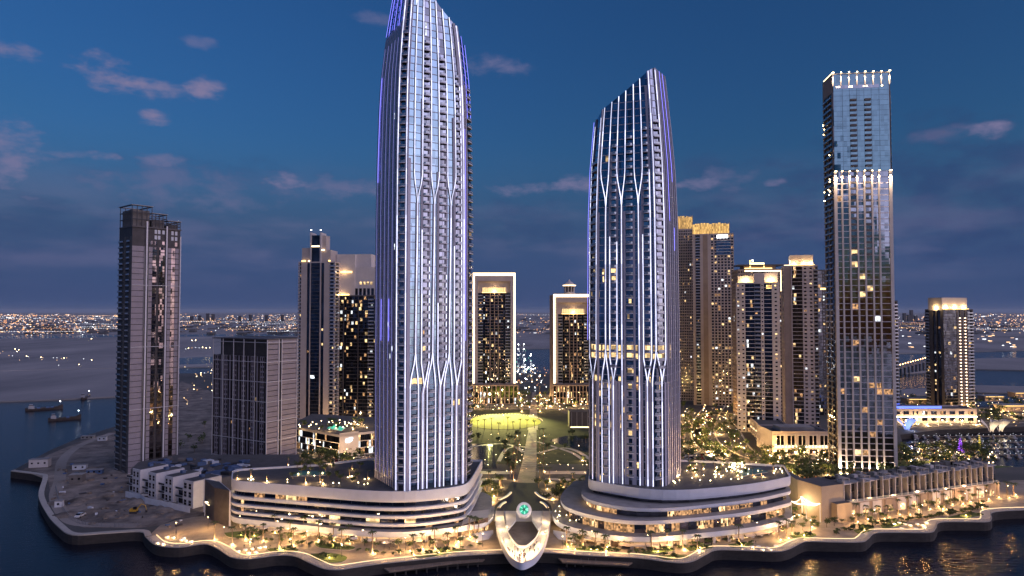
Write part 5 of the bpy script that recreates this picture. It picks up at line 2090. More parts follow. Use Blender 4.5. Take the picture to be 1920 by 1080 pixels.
# row of town houses under construction, left
f0, f1 = G(238, 922, 4).xy, G(362, 954, 4).xy
a, U, W, V = frame_of(f0, f1)
labs = ['leftmost white townhouse of the row, below the unfinished tower', 'white townhouse second from the left in the unfinished row', 'white townhouse second from the right in the unfinished row', 'rightmost white townhouse with a broad blank side wall']
for i in range(4):
    o_ = a + U * (W * i / 4)
    ww = W / 4 - (2.4 if i < 3 else 0)
    r = thing('townhouse', labs[i], 'house', (*(o_ + U * ww / 2 + V * 6), 4), 'townhouses in a row')
    k = MB()
    hh = 17.5
    # L-shaped body: tall right pier block, lower left bay with terrace
    k.obox((*(o_ + U * ww * .42), 4), (*(U * ww * .58), 0), (*(V * 16), 0), (0, 0, hh - 4), 'white_wall')
    k.obox((*(o_ + V * 1.2), 4), (*(U * (ww * .415)), 0), (*(V * 14.5), 0), (0, 0, 8.6), 'white_wall')
    k.build('wall', r)
    for fl_ in range(3):
        for j in range(2):
            m_ = MB()
            s = ww * (.47 + j * .26)
            m_.obox((*(o_ + U * s - V * .05), 5.0 + fl_ * 4.2), (*(U * ww * .17), 0), (*(V * .1), 0), (0, 0, 2.7), 'glass_dark')
            wn_ = m_.build('window', r)
            m_ = MB()
            for q_, w_, h_ in ((0, .12, 2.7), (ww * .17 - .12, .12, 2.7)):
                m_.obox((*(o_ + U * (s + q_) - V * .12), 5.0 + fl_ * 4.2), (*(U * w_), 0), (*(V * .1), 0), (0, 0, h_), 'white_line')
            m_.obox((*(o_ + U * (s + .12) - V * .12), 6.3 + fl_ * 4.2), (*(U * (ww * .17 - .24)), 0), (*(V * .1), 0), (0, 0, .1), 'white_line')
            m_.build('frame', wn_)
    for fl_ in range(2):
        m_ = MB()
        m_.obox((*(o_ + U * ww * .06 + V * 1.12), 4.8 + fl_ * 4.1), (*(U * ww * .3), 0), (*(V * .1), 0), (0, 0, 2.8), 'glass_dark')
        m_.build('window', r)
        m_ = MB()
        m_.obox((*(o_ + U * ww * .02 - V * .3), 8.0 + fl_ * 4.1), (*(U * ww * .40), 0), (*(V * 1.5), 0), (0, 0, .25), 'white_wall')
        m_.obox((*(o_ + U * ww * .02 - V * .3), 8.25 + fl_ * 4.1), (*(U * ww * .40), 0), (*(V * .06), 0), (0, 0, .95), 'dark_metal')
        m_.build('balcony', r)
    m_ = MB()
    m_.obox((*(o_ + U * ww * .45 + V * .6), hh + .01), (*(U * ww * .5), 0), (*(V * 14.5), 0), (0, 0, .2), 'roof_grey')
    m_.obox((*(o_ + U * ww * .6 + V * 7), hh + .2), (*(U * 2.2), 0), (*(V * 2), 0), (0, 0, 1.4), 'tarp_blue')
    m_.build('roof', r)
    m_ = MB()
    m_.obox((*(o_ + U * ww * .1 + V * 8), 12.7), (*(U * 2), 0), (*(V * 3), 0), (0, 0, 1.6), 'tarp_blue')
    m_.build('roof_unit', r)
hd = MB()
hx = [G(235, 932, 4).xy, G(262, 938, 4).xy, G(272, 944, 4).xy, G(356, 962, 4).xy]
for p, q in zip(hx, hx[1:]):
    d = q - p
    hd.obox((*p, 4), (*d, 0), (*(Vector((-d.y, d.x)).normalized() * .12), 0), (0, 0, 3.2), 'hoarding')
o = hd.build('site_hoarding')
tag(o, 'pale blue construction hoarding in front of the white townhouses', 'fence')
# low unfinished deck behind the town houses
r = thing('unfinished_podium', 'low unfinished podium roof cluttered with blue sheets behind the townhouses', 'building', (*G(360, 890, 12).xy, 4))
k = MB()
k.prism(poly_px([(245, 880), (382, 902), (437, 892), (560, 878), (560, 852), (335, 852), (260, 866)], 14), 4, 14, 'concrete_raw', 'roof_grey')
k.build('slab', r)
for i in range(70):
    px, py = rng.uniform(285, 470), rng.uniform(862, 890)
    q = G(px, py, 14.1)
    m_ = MB()
    m_.box((q.x, q.y, 14.1 + .8), (rng.uniform(1.5, 6), rng.uniform(1.5, 5), rng.uniform(.5, 2.6)), rng.choice(['tarp_blue', 'tarp_blue', 'hoarding', 'concrete_raw', 'dark_metal']), rng.uniform(0, 3))
    m_.build('roof_unit', r)
# black box pavilion with white edges
k = MB()
A6, B6 = G(383, 960, 4).xy, G(411, 966, 4).xy
a, U, W, V = frame_of(A6, B6)
r = thing('black_pavilion', 'black cubic block outlined with white edges at the left end of the left podium', 'building', (*(a + U * W / 2), 4))
zb6 = ZT(898, a.y)
V6 = (P(437, 322) - B6)
k.prism([a, B6, B6 + V6, a + V6], 4, zb6, 'panel_dark', 'roof_grey')
k.build('wall', r)
for p, q in ((a, B6), (B6, B6 + V6)):
    for z in (6.5, 12.5, zb6 - .2):
        m_ = MB()
        d = q - p
        n = Vector((d.y, -d.x)).normalized()
        m_.obox((*(p + n * .02), z), (*d, 0), (*(n * .3), 0), (0, 0, .35), 'white_line')
        m_.build('edge_strip', r)
for p in (a, B6, B6 + V6):
    m_ = MB()
    m_.box((p.x, p.y, (4 + zb6) / 2), (.7, .7, zb6 - 4), 'white_line')
    m_.build('edge_strip', r)

# promenade residences on the right: tan end block, then glass and fin town houses over lit retail
la, lb = G(1541, 978, 4).xy, G(1874, 928, 4).xy
a, U, W, V = frame_of(la, lb)
zL = 20.5
rL = thing('promenade_residences', 'long low terrace of glass fronted residences over lit shops on the right waterfront', 'building', (*(a + U * W / 2 + V * 8), 4))
back_l = G(1480, 942, 4).xy
k = MB()
k.prism([a + U * .0, a + U * 14, a + U * 14 + V * 15, a + V * 15], 4, zL, 'tan', 'roof_grey')
k.prism([a - U * .05 + V * .3, a + V * 15, back_l + V * 6, back_l], 4, zL - .4, 'tan', 'roof_grey')
k.prism([a + U * 6 - V * 3.5, a + U * 15.5 - V * 3.5, a + U * 15.5 - V * .05, a + U * 6 - V * .05], 4, zL - 8, 'tan', 'roof_grey')
for t in (.25, .5, .75):
    q = a.lerp(back_l, t)
    k.box((q.x, q.y, 12), (.25, .9, 16), 'brownstone')
k.obox((*(a + U * 14.05), 4), (*(U * (W - 14.05)), 0), (*(V * 14), 0), (0, 0, 7.2), 'brownstone')
k.obox((*(a + U * 14.05 + V * 4), 11.2), (*(U * (W - 14.05)), 0), (*(V * 10), 0), (0, 0, zL - 11.6), 'panel_dark')
k.build('wall', rL)
n = 26
step = (W - 15) / n
for i in range(n):
    s = 14.5 + i * step
    for fl_ in range(2):
        z = 11.4 + fl_ * 4.4
        m_ = MB()
        d = 1.4 + 1.6 * ((i * 7) % 3 == 0)
        m_.obox((*(a + U * s + V * d), z), (*(U * (step - .5)), 0), (*(V * .2), 0), (0, 0, 3.9), ['glass_podium', 'glass_deep', 'glass_podium', 'panel_dark', 'glass_balcony'][(i * 3 + fl_ * 2) % 5])
        m_.build('window', rL)
    m_ = MB()
    m_.obox((*(a + U * (s - .45) - V * .2), 11.2), (*(U * .45), 0), (*(V * 4), 0), (0, 0, (zL - 11.2) * (1.0 if i % 3 else 1.12)), 'cream_pale')
    m_.build('fin_wall', rL)
    m_ = MB()
    m_.obox((*(a + U * s - V * .25), 11.25), (*(U * (step - .5)), 0), (*(V * .06), 0), (0, 0, 1.1), 'balustrade')
    m_.build('balustrade', rL)
    m_ = MB()
    m_.obox((*(a + U * s - V * (.2 - (i % 3) * .7)), zL - .6), (*(U * (step - .5)), 0), (*(V * (5 + (i % 3))), 0), (0, 0, .4), 'roof_pale' if i % 4 else 'cream_pale')
    m_.build('roof_canopy', rL)
m_ = MB()
m_.obox((*(a + U * 14.05 + V * 5.6), zL - .3), (*(U * (W - 14.05)), 0), (*(V * 8.3), 0), (0, 0, .3), 'roof_grey')
m_.build('roof', rL)
for i in range(24):
    s = 15 + i * (W - 17) / 24
    m_ = MB()
    hh = rng.uniform(.6, 2.4)
    m_.obox((*(a + U * s + V * rng.uniform(6.4, 9)), zL + .02), (*(U * rng.uniform(1.5, 4.2)), 0), (*(V * rng.uniform(1.5, 4)), 0), (0, 0, hh), rng.choice(['roof_pale', 'cream_pale', 'panel_dark', 'glass_dark', 'roof_grey']))
    m_.build('roof_unit', rL)
    if i % 3 == 0:
        m_ = MB()
        for q in range(7):
            m_.obox((*(a + U * (s + q * .55) + V * .4), zL + 2.1), (*(U * .15), 0), (*(V * 4.5), 0), (0, 0, .2), 'cream_pale')
        for q in (0, 3.4):
            m_.obox((*(a + U * (s + q) + V * 4.6), zL - .2), (*(U * .15), 0), (*(V * .15), 0), (0, 0, 2.3), 'cream_pale')
            m_.obox((*(a + U * (s + q) + V * .5), zL - .2), (*(U * .15), 0), (*(V * .15), 0), (0, 0, 2.3), 'cream_pale')
        m_.build('pergola', rL)
m_ = MB()
m_.obox((*(a + U * 14.05 - V * .4), 10.9), (*(U * (W - 14.05)), 0), (*(V * 4.3), 0), (0, 0, .3), 'cream_pale')
m_.build('floor_band', rL)
for i in range(13):
    s = 16 + i * (W - 18) / 13
    m_ = MB()
    m_.obox((*(a + U * s - V * .35), 4), (*(U * (W - 18) / 13 * .72), 0), (*(V * .3), 0), (0, 0, 6.4), 'cream_pale' if i % 3 else 'brownstone')
    m_.build('shop_wall', rL)
    m_ = MB()
    m_.obox((*(a + U * (s + 2.0) - V * .42), 4.2), (*(U * 3.4), 0), (*(V * .06), 0), (0, 0, 3.2), 'lit_shop')
    m_.build('shop_window', rL)
# pool deck of the right tower's garden
k = MB()
k.prism([p for p in poly_px([(1764, 876), (1850, 874), (1835, 864), (1770, 866)], 5)], 4.1, 5.0, 'paving_pale', 'pool_dim')
o = k.build('garden_pool')
tag(o, 'teal garden swimming pool behind the right waterfront residences', 'swimming pool')
for pts, lab in (([(1502, 905), (1540, 903), (1530, 893), (1502, 895)], 'small terracotta tiled court beside the tan end wall'), ([(1588, 892), (1640, 894), (1650, 886), (1595, 884)], 'terracotta court at the foot of the pilaster tower')):
    k = MB()
    k.prism(poly_px(pts, 4.2), 4.0, 4.3, 'paving_pale', 'terracotta')
    o = k.build('terracotta_court')
    tag(o, lab, 'court')

# ------------------------------------------------------------------ the looping viewing platform and the jewel-like oculus
vp = thing('viewing_platform', 'pale looped viewing platform with people, swooping out over the water in the centre', 'platform', (*G(980, 990, 8).xy, 4))


def loop(pts, z):
    return [Vector((*G(x, y, z).xy, 0)) for x, y in pts]


ZP = 9.0
outer = spline([G(x, y, ZP).xy for x, y in [(930, 958), (929, 975), (934, 997), (943, 1020), (955, 1038), (968, 1047), (979, 1050), (991, 1047), (1006, 1038), (1019, 1020), (1028, 997), (1032, 975), (1031, 958)]], 5)
inner = spline([G(x, y, ZP).xy for x, y in [(945, 958), (945, 972), (950, 990), (958, 1004), (965, 1012), (972, 1017), (980, 1018), (988, 1017), (997, 1011), (1006, 1002), (1013, 988), (1017, 972), (1017, 958)]], 5)
n = min(len(outer), len(inner))


def zloop(i):
    t = i / (n - 1)
    return ZP - 2.2 * math.sin(math.pi * t)


mb = MB()
rm = MB()
rm2 = MB()
lmb = MB()
for i in range(n - 1):
    z0, z1 = zloop(i), zloop(i + 1)
    A, B, C, D = outer[i], outer[i + 1], inner[i + 1], inner[i]
    mb.face([(*A, z0), (*B, z1), (*C, z1), (*D, z0)], 'paving_pale')
    mb.face([(*D, z0 - 1.0), (*C, z1 - 1.0), (*B, z1 - 1.0), (*A, z0 - 1.0)], 'white_clad')
    for p, q in ((A, B), (C, D)):
        zz0, zz1 = (z0, z1) if p is A else (z1, z0)
        (rm if p is A else rm2).face([(*p, zz0 - 1.6), (*q, zz1 - 1.6), (*q, zz1 + 1.1), (*p, zz0 + 1.1)], 'white_clad')
    # glowing handrail coves
    for p, q, e in ((A, B, .2), (D, C, -.2)):
        d = (q - p)
        nn = Vector((-d.y, d.x)).normalized() * (.3 if p is A else -.3)
        lmb.face([(*(p + nn), z0 + .75), (*(q + nn), z1 + .75), (*(q + nn), z1 + .95), (*(p + nn), z0 + .95)], 'led_edge')
mb.build('walkway', vp)
_pp = rm.build('parapet', vp)
rm2.build('parapet', vp)
lmb.build('cove_light', _pp)
for i in range(4, n - 3, 5):
    q = (outer[i] + inner[i]) / 2
    plight((*q, zloop(i) + 2.6), 520, (1.0, .72, .42), .3, vp, 'walk_fill_light')  # added lamps without a body, brightening the walkway
mb = MB()
for i in (9, n - 10):
    c = (outer[i] + inner[i]) / 2
    mb.tube([(*c, -4), (*c, zloop(i) - 1)], .8, 'white_clad', 8)
mb.build('column', vp)
for s, pts in ((0, [(948, 959), (968, 959), (967, 976), (953, 993), (949, 984)]), (1, [(996, 959), (1016, 959), (1014, 984), (1009, 993), (998, 976)])):
    mb = MB()
    mb.prism([G(x, y, ZP).xy for x, y in pts], ZP - .6, ZP + .2, 'white_clad', 'canvas')
    mb.build('glass_canopy', vp)
# plaza deck that carries it
pd = MB()
pd.prism([G(x, y, 9.0).xy for x, y in [(926, 958), (1035, 958), (1033, 948), (1016, 930), (1006, 905), (956, 905), (946, 930), (928, 948)]], 4.0, 9.0, 'white_clad', 'asphalt')
pd.build('plaza_deck')['kind'] = 'structure'
# stairs down
for sx, lab in ((-1, 'broad pale stairway left of the looped platform'), (1, 'broad pale stairway right of the looped platform')):
    r = thing('stairway', lab, 'stairs', (*G(981 + sx * 74, 1008, 4).xy, 4))
    p0, p1 = G(981 + sx * 56, 1000, 4).xy, G(981 + sx * 93, 1006, 4).xy
    d = p1 - p0
    nn = Vector((0, -1))
    for i in range(8):
        m_ = MB()
        o_ = p0 + nn * (i * .9) + d * (.03 * i)
        m_.obox((*o_, 4), (*(d * .85), 0), (0, -.9, 0), (0, 0, 1.5 - i * .17), 'white_clad')
        m_.build('step', r)
# oculus
oc = thing('oculus_sculpture', 'white egg shaped ring holding a faceted teal glass disc at the head of the plaza', 'sculpture', (*G(982.5, 972, 9).xy, 9))
c = Vector((*G(982.5, 972, 9).xy, 9)) + Vector((0, 0, 3.9))
tilt = Matrix.Rotation(R(52), 3, 'X')


def oring(r, h, sy=1.1):
    return [c + tilt @ Vector((r * math.cos(2 * math.pi * i / 32), r * sy * math.sin(2 * math.pi * i / 32), h)) for i in range(32)]


mb = MB()
prof = [oring(2.1, .35), oring(2.5, .6), oring(3.2, .4), oring(3.5, -.5), oring(3.2, -1.7), oring(2.3, -2.8), oring(.9, -3.4)]
for A, B in zip(prof, prof[1:]):
    for i in range(32):
        j = (i + 1) % 32
        mb.face([A[i], A[j], B[j], B[i]], 'white_clad')
shl_ = mb.build('shell', oc, smooth_=True)
for k_ in range(16):
    mb = MB()
    a0, a1 = 2 * math.pi * k_ / 16, 2 * math.pi * (k_ + 1) / 16
    w3 = lambda r, a, h: c + tilt @ Vector((r * math.cos(a), r * 1.1 * math.sin(a), h))
    mb.face([w3(.4, (a0 + a1) / 2, .5), w3(1.4, a0 + .04, .42), w3(2.05, a0 + .05, .38), w3(2.05, a1 - .05, .38), w3(1.4, a1 - .04, .42)], 'teal_light' if k_ % 3 else 'teal_pale')
    mb.build('glass_facet', shl_)
mb = MB()
mb.face([w3(2.1, 2 * math.pi * i / 24, .3) for i in range(24)], 'dark_metal')
mb.build('facet_frame', oc)
mb = MB()
mb.lathe((c.x, c.y + 2.4, 9.0), [(2.6, 0), (2.0, .8), (1.6, 2.0), (1.2, 3.0)], 'white_clad', 16)
mb.build('pedestal', oc)
mb = MB()
for i in range(28):
    t = i / 28
    pa = G(960 + 44 * t, 905 + 0 * t, 9.02)
gl_ = []
for sx, lab in ((-1, 'curved glowing bench left of the plaza deck'), (1, 'curved glowing bench right of the plaza deck')):
    for q, (pts, where) in enumerate((([(958, 924), (950, 931), (936, 938)], 'upper '), ([(948, 942), (941, 946), (935, 953)], 'lower '))):
        m_ = MB()
        cc = spline([G(981 + sx * (981 - x), y, 9.02).xy for x, y in pts], 6)
        ribbon(m_, cc, .5, -.5, 9.0, 9.6, 'led_edge', 'white_clad')
        o = m_.build('light_bench')
        tag(o, where + lab, 'bench')
# rounded terrace pavilion on each side of the platform
pav = thing('terrace_pavilion', 'low white roofed pavilion with angled roof panels between left podium and looped platform', 'building', (*G(890, 1000, 4).xy, 4))
pp = round_poly([G(800, 1010, 4).xy, G(905, 1006, 4).xy, G(926, 990, 4).xy, G(928, 968, 4).xy, G(860, 960, 4).xy], [0, 6, 6, 4, 0])
m_ = MB()
m_.prism(offset_poly(pp, -2), 4, 8.2, 'glass_warm')
m_.build('wall', pav)
band(pav, pp, 7.2, 9.2, 'white_clad', 'roof_pale')
m_ = MB()
q = [G(x, y, 9.5).xy for x, y in [(866, 985), (915, 978), (918, 962), (872, 962)]]
m_.face([(*q[0], 9.6), (*q[1], 11.4), (*q[2], 11.2), (*q[3], 10)], 'canvas')
m_.face([(*q[3], 9.9), (*q[2], 11.1), (*q[1], 11.3), (*q[0], 9.5)], 'canvas')
m_.face([(*q[0], 9.6), (*q[1], 9.25), (*q[1], 11.4)], 'glass_warm')
m_.build('roof_canopy', pav)
glaze(pav, [Vector(p) for p in offset_poly(pp, -1.8)], 4.0, 7.2, ['lit_shop', 'lit_dim', 'glass_warm'], [2, 3, 4], 3.5)

# piers on the waterfront
for pts, lab in (([(713, 1062), (860, 1044), (915, 1042), (905, 1052), (850, 1056), (730, 1072)], 'timber jetty deck on piles in front of the left podium'),
                 ([(1040, 1041), (1110, 1046), (1193, 1050), (1178, 1060), (1055, 1054)], 'timber jetty deck on piles in front of the right podium')):
    r = thing('jetty', lab, 'jetty', (*G(*pts[0], 2).xy, 0))
    poly = poly_px(pts, 2.2)
    m_ = MB()
    m_.prism(poly, 1.8, 2.3, 'deck_wood')
    m_.build('deck', r)
    for i in range(9):
        t = (i + .5) / 9
        e = poly[-1].lerp(poly[3] if len(poly) > 5 else poly[2], t)
        m_ = MB()
        m_.tube([(e.x, e.y + .6, -3), (e.x, e.y + .6, 1.8)], .35, 'quay_concrete', 8)
        m_.build('pile', r)
    for i in range(10):
        t = (i + .5) / 10
        e = poly[-1].lerp(poly[3] if len(poly) > 5 else poly[2], t)
        m_ = MB()
        m_.box((e.x, e.y + .3, 2.8), (.1, .1, 1), 'steel')
        m_.build('rail_post', r)

# ------------------------------------------------------------------ plants
def frond(mb, o, az, L, droop, w, m):
    d = Vector((math.cos(az), math.sin(az), 0))
    s = Vector((-d.y, d.x, 0))
    pts = []
    n = 4
    for i in range(n + 1):
        t = i / n
        pts.append(Vector(o) + d * (L * t * (1 - .18 * t)) + Vector((0, 0, L * (.45 * t - droop * t * t))))
    for i in range(n):
        w0, w1 = w * (1 - (i / n) ** 2) * (.5 if i == 0 else 1), w * (1 - ((i + 1) / n) ** 2)
        for sg in (-1, 1):
            q0, q1 = pts[i] + s * (sg * w0) - Vector((0, 0, w0 * .5)), pts[i + 1] + s * (sg * w1) - Vector((0, 0, w1 * .5))
            mb.face([pts[i], pts[i + 1], q1, q0], m)


def palm_proto(seed, h):
    r = random.Random(seed)
    root = thing('palm_tree', 'date palm', 'palm tree', (0, -500 - seed * 10, -400))
    mb = MB()
    o = root.location
    lean = r.uniform(-.3, .3)
    mb.tube([o + Vector((0, 0, -.3)), o + Vector((lean * .3, 0, h * .5)), o + Vector((lean, 0, h))], [.26, .19, .2], 'bark', 6)
    mb.build('trunk', root)
    mb = MB()
    for k_ in range(22):
        frond(mb, o + Vector((lean, 0, h)), k_ * 2.4 + r.random(), r.uniform(2.1, 2.9), r.uniform(.25, .95), .3, 'palm_leaf')
    mb.build('crown', root)
    return root


def tree_proto(seed, h, rad, n, nm='broadleaf_tree', m='leaf'):
    r = random.Random(seed)
    root = thing(nm, 'tree', 'tree', (0, -700 - seed * 10, -400))
    o = Vector(root.location)
    mb = MB()
    mb.tube([o + Vector((0, 0, -.3)), o + Vector((.1, 0, h * .5)), o + Vector((0, 0, h * .8))], [.22, .15, .06], 'bark', 5)
    for k_ in range(4):
        a = r.uniform(0, 6.28)
        mb.tube([o + Vector((.05, 0, h * .4)), o + Vector((math.cos(a) * rad * .6, math.sin(a) * rad * .6, h * .75))], [.1, .03], 'bark', 4)
    mb.build('trunk', root)
    mb = MB()
    lobes = [Vector((r.gauss(0, rad * .42), r.gauss(0, rad * .42), h * .68 + r.gauss(0, h * .12))) for _ in range(8)]
    for _ in range(n):
        c_ = o + r.choice(lobes) + Vector((r.gauss(0, rad * .25), r.gauss(0, rad * .25), r.gauss(0, h * .075)))
        u = Vector((r.gauss(0, 1), r.gauss(0, 1), r.gauss(0, 1))).normalized()
        v = u.cross(Vector((r.gauss(0, 1), r.gauss(0, 1), r.gauss(0, 1)))).normalized()
        s_ = r.uniform(.22, .5)
        mb.face([c_ - u * s_, c_ + v * s_ * .7, c_ + u * s_, c_ - v * s_ * .7], m)
    mb.build('crown', root)
    return root


palms = [palm_proto(i, h) for i, h in enumerate((6.6, 7.4, 8.2, 5.6))]
trees = [tree_proto(i, h, rd, 230) for i, (h, rd) in enumerate(((5.5, 2.4), (6.5, 3.0), (4.5, 2.2)))]
shrubs = [tree_proto(10 + i, h, rd, 90, 'shrub') for i, (h, rd) in enumerate(((1.5, 1.1), (2.0, 1.4)))]
used = set()


def plant(protos, loc, label, group, sc=1.0):
    p = rng.choice(protos)
    if p.name not in used:
        used.add(p.name)
        o = p
        o.location = loc
        o.rotation_euler.z = rng.uniform(0, 6.28)
        o.scale = (sc, sc, sc)
        o['label'] = label
        o['group'] = group
    else:
        o = copy_tree(p, loc, rng.uniform(0, 6.28), sc, label, group)
    return o


UP = MB()
UP.lathe((0, 0, 0), [(.16, 0), (.16, .25)], 'dark_metal', 6)
UP.face([(.15 * math.cos(i), .15 * math.sin(i), .25) for i in range(6)], 'bulb_warm')
UP.blob((0, 0, .32), .2, 'bulb_warm')
UPM = UP.mesh('ground_uplight')
nl = [0]


def uplight(loc, power, label, group, col=(1.0, .60, .24)):
    o = bpy.data.objects.new('ground_uplight', UPM)
    COL.objects.link(o)
    o.location = loc
    o.scale = (rng.uniform(.5, 1.4),) * 3
    tag(o, label, 'ground light', group)
    plight((loc[0], loc[1], loc[2] + .7), power, col, .2, o)
    nl[0] += 1
    return o


def palm_row(px, z, label, group, power=260, sc=(.85, 1.15), every=1):
    for i, (x, y) in enumerate(px):
        p = G(x, y, z)
        plant(palms, p, label, group, rng.uniform(*sc))
        if power and i % every == 0:
            uplight((p.x + .5, p.y - .9, z), power * rng.uniform(.7, 1.3), 'small warm uplight under one of the ' + group, 'uplights: ' + group)


E3 = lambda pts, ox, oy, k_: [(ox + x / k_, oy + y / k_) for x, y in pts]
palm_row(E3([(67, 870), (167, 905), (240, 870), (265, 890), (340, 880), (405, 835), (430, 925), (490, 855), (508, 905), (565, 850), (650, 878), (735, 880), (780, 905), (820, 885), (955, 945)], 380, 720, 3), 4.25,
         'uplit date palm on the left promenade in front of the white podium', 'palms on the left promenade')
palm_row(E3([(1185, 960), (1235, 930), (1305, 930), (1375, 930), (1420, 905)], 380, 720, 3) + E3([(135, 835), (165, 830), (195, 825), (60, 860)], 840, 760, 3.375), 4.25,
         'slim date palm on the paving between left podium and looped platform', 'palms left of the platform')
palm_row(E3([(170, 820), (225, 838), (293, 820), (385, 838), (457, 852), (755, 800), (807, 845), (870, 800), (925, 835), (980, 770), (1040, 835), (1085, 780), (1150, 845)], 1020, 820, 4), 4.25,
         'uplit date palm on the right promenade in front of the stepped podium', 'palms on the right promenade')
palm_row(E3([(1195, 770), (1300, 758), (1400, 728), (1460, 790), (1510, 728), (1610, 718), (1700, 708), (1760, 770), (1820, 758), (1860, 720), (1780, 690)], 1020, 820, 4), 4.25,
         'uplit date palm near the right corner of the stepped podium', 'palms at the podium corner')
palm_row(E3([(600, 660), (680, 640), (775, 640), (850, 620), (930, 600), (1010, 600), (1075, 565), (1165, 560), (1230, 540), (1290, 560), (1340, 520), (1420, 520), (1480, 500), (1560, 500), (1620, 480), (1700, 470), (1780, 470), (1830, 450)], 1460, 820, 4.154), 4.25,
         'uplit date palm along the shops of the right waterfront residences', 'palms along the residences', 140)
palm_row([(470, 905 - 10), (600, 903), (655, 893), (540, 872), (620, 872), (660, 880), (690, 898)], 25.1, 'date palm on the roof terrace of the left podium', 'palms on the left podium roof', 120, (.45, .65))
palm_row([(445, 897), (500, 903), (573, 906), (605, 908)], 25.1, 'brightly uplit small palm at the front edge of the left podium roof', 'front palms on the left podium roof', 420, (.35, .45))
palm_row([(1300, 885), (1268, 893), (1340, 880), (1375, 878), (1411, 893), (1428, 893), (1450, 882), (1470, 880)], 25.1, 'small palm on the roof terrace of the right podium', 'palms on the right podium roof', 240, (.45, .6))
palm_row([(884, 806), (896, 805), (908, 806), (922, 806), (935, 807), (952, 806), (962, 806), (975, 804), (988, 803), (1002, 802)], 4.25, 'dark palm silhouetted along the near edge of the bright oval lawn', 'palms by the oval lawn', 0, (1.0, 1.3))
palm_row([(978, y) for y in (760, 748, 772, 740)] + [(1012, y) for y in (760, 748, 772, 740)], 4.1, 'uplit palm lining the boulevard beyond the oval lawn', 'boulevard palms', 900, (1.1, 1.4))
palm_row([(963 + i * .85 - (i % 2) * 7, 900 - i * 5.5) for i in range(16)], 4.1, 'palm in the row left of the central avenue', 'palms left of the avenue', 150, (.8, 1.1), 3)
palm_row([(1012 + (i % 2) * 7, 900 - i * 5.5) for i in range(16)], 4.1, 'palm in the row right of the central avenue', 'palms right of the avenue', 150, (.8, 1.1), 3)
palm_row([(873 + i * 22, 905 + (i % 2) * 8) for i in range(4)] + [(1030 + i * 22, 903 + (i % 2) * 9) for i in range(4)], 4.1, 'palm on the green strip behind the plaza', 'palms behind the plaza', 500, (.8, 1.1))

# broadleaf trees: plaza groves, park, roads, roofs, gardens
def grove(n_, xr, yr, z, label, group, protos=trees, sc=(.8, 1.25), light=0, power=300, skip=None):
    for i in range(n_):
        x, y = rng.uniform(*xr), rng.uniform(*yr)
        if skip and skip(x, y):
            continue
        p = G(x, y, z)
        plant(protos, p, label, group, rng.uniform(*sc))
        if rng.random() < light:
            uplight((p.x + rng.uniform(-2, 2), p.y - 2.2, z), power * rng.uniform(.6, 1.4), 'warm ground light among ' + group, 'ground lights: ' + group)


grove(18, (880, 958), (905, 945), 4.1, 'dense green tree in the grove left of the plaza deck', 'trees left of the plaza', light=.4, power=420)
grove(18, (1006, 1090), (905, 945), 4.1, 'dense green tree in the grove right of the plaza deck', 'trees right of the plaza', light=.4, power=420)
grove(40, (860, 1108), (812, 880), 4.1, 'dark tree standing on the park lawn between the towers', 'park trees', light=.16, power=500, skip=lambda x, y: 970 < x < 1020 or (x < 932 and 828 < y < 884))
grove(26, (560, 705), (858, 886), 4.1, 'dark tree between the left podium and the pool podium', 'trees behind the left podium', light=.15, power=500)
grove(30, (1275, 1400), (795, 872), 4.1, 'dark tree beside the golden lit road on the right', 'trees by the golden road', sc=(.9, 1.6), light=.2, power=700)
grove(24, (1400, 1560), (852, 900), 4.1, 'dark tree in the garden in front of the cream arcade block', 'trees by the arcade block', light=.3, power=420)
grove(24, (1680, 1860), (838, 872), 4.1, 'dark tree in the garden between the pilaster tower and the marina', 'marina garden trees', light=.25, power=420, skip=lambda x, y: y < 845 and x > 1700 and False)
grove(16, (870, 1110), (740, 770), 4.1, 'dark street tree below the portal frame towers', 'trees below the portal towers', sc=(1.2, 2.0), light=.25, power=1200)
grove(12, (1690, 1840), (752, 762), 4.1, 'dark tree beyond the marina arcade', 'trees beyond the marina arcade', sc=(1.0, 1.6), light=.3, power=900)
grove(12, (1836, 1925), (755, 795), 4.1, 'dark tree at the right edge of the marina', 'trees right of the marina', sc=(1.0, 1.6), light=.3, power=900)
grove(26, (1290, 1400), (868, 892), 25.1, 'small tree on the roof terrace of the right podium', 'trees on the right podium roof', sc=(.4, .6), light=.8, power=130)
grove(20, (500, 695), (866, 905), 25.1, 'small dark tree on the roof terrace of the left podium', 'trees on the left podium roof', sc=(.4, .7), light=.3, power=90)
grove(16, (565, 690), (790, 806), 20.5, 'small tree on the roof of the pool podium', 'trees on the pool podium', sc=(.6, .9), light=.7, power=260)
grove(18, (1480, 1545), (955, 1000), 4.25, 'low tree in the beds by the tan end wall', 'trees by the tan wall', sc=(.45, .7), light=.35, power=190)
grove(26, (1560, 1860), (935, 985), 4.25, 'low green shrub in the beds of the right waterfront', 'shrubs on the right waterfront', shrubs, (.7, 1.2), light=.3, power=170, skip=lambda x, y: y > 985 - (x - 1560) * .12 or y < 985 - (x - 1560) * .2)
for poly in beds:
    c_ = sum((Vector(p) for p in poly), Vector((0, 0))) / len(poly)
    for i in range(5):
        q = c_.lerp(Vector(rng.choice(poly)), rng.uniform(.1, .75))
        plant(shrubs, (q.x, q.y, 4.25), 'low green shrub in a lawn bed along the promenade', 'promenade shrubs', rng.uniform(.5, 1.0))
    uplight((c_.x, c_.y - .5, 4.25), 260, 'small warm light in a lawn bed on the promenade', 'bed lights')

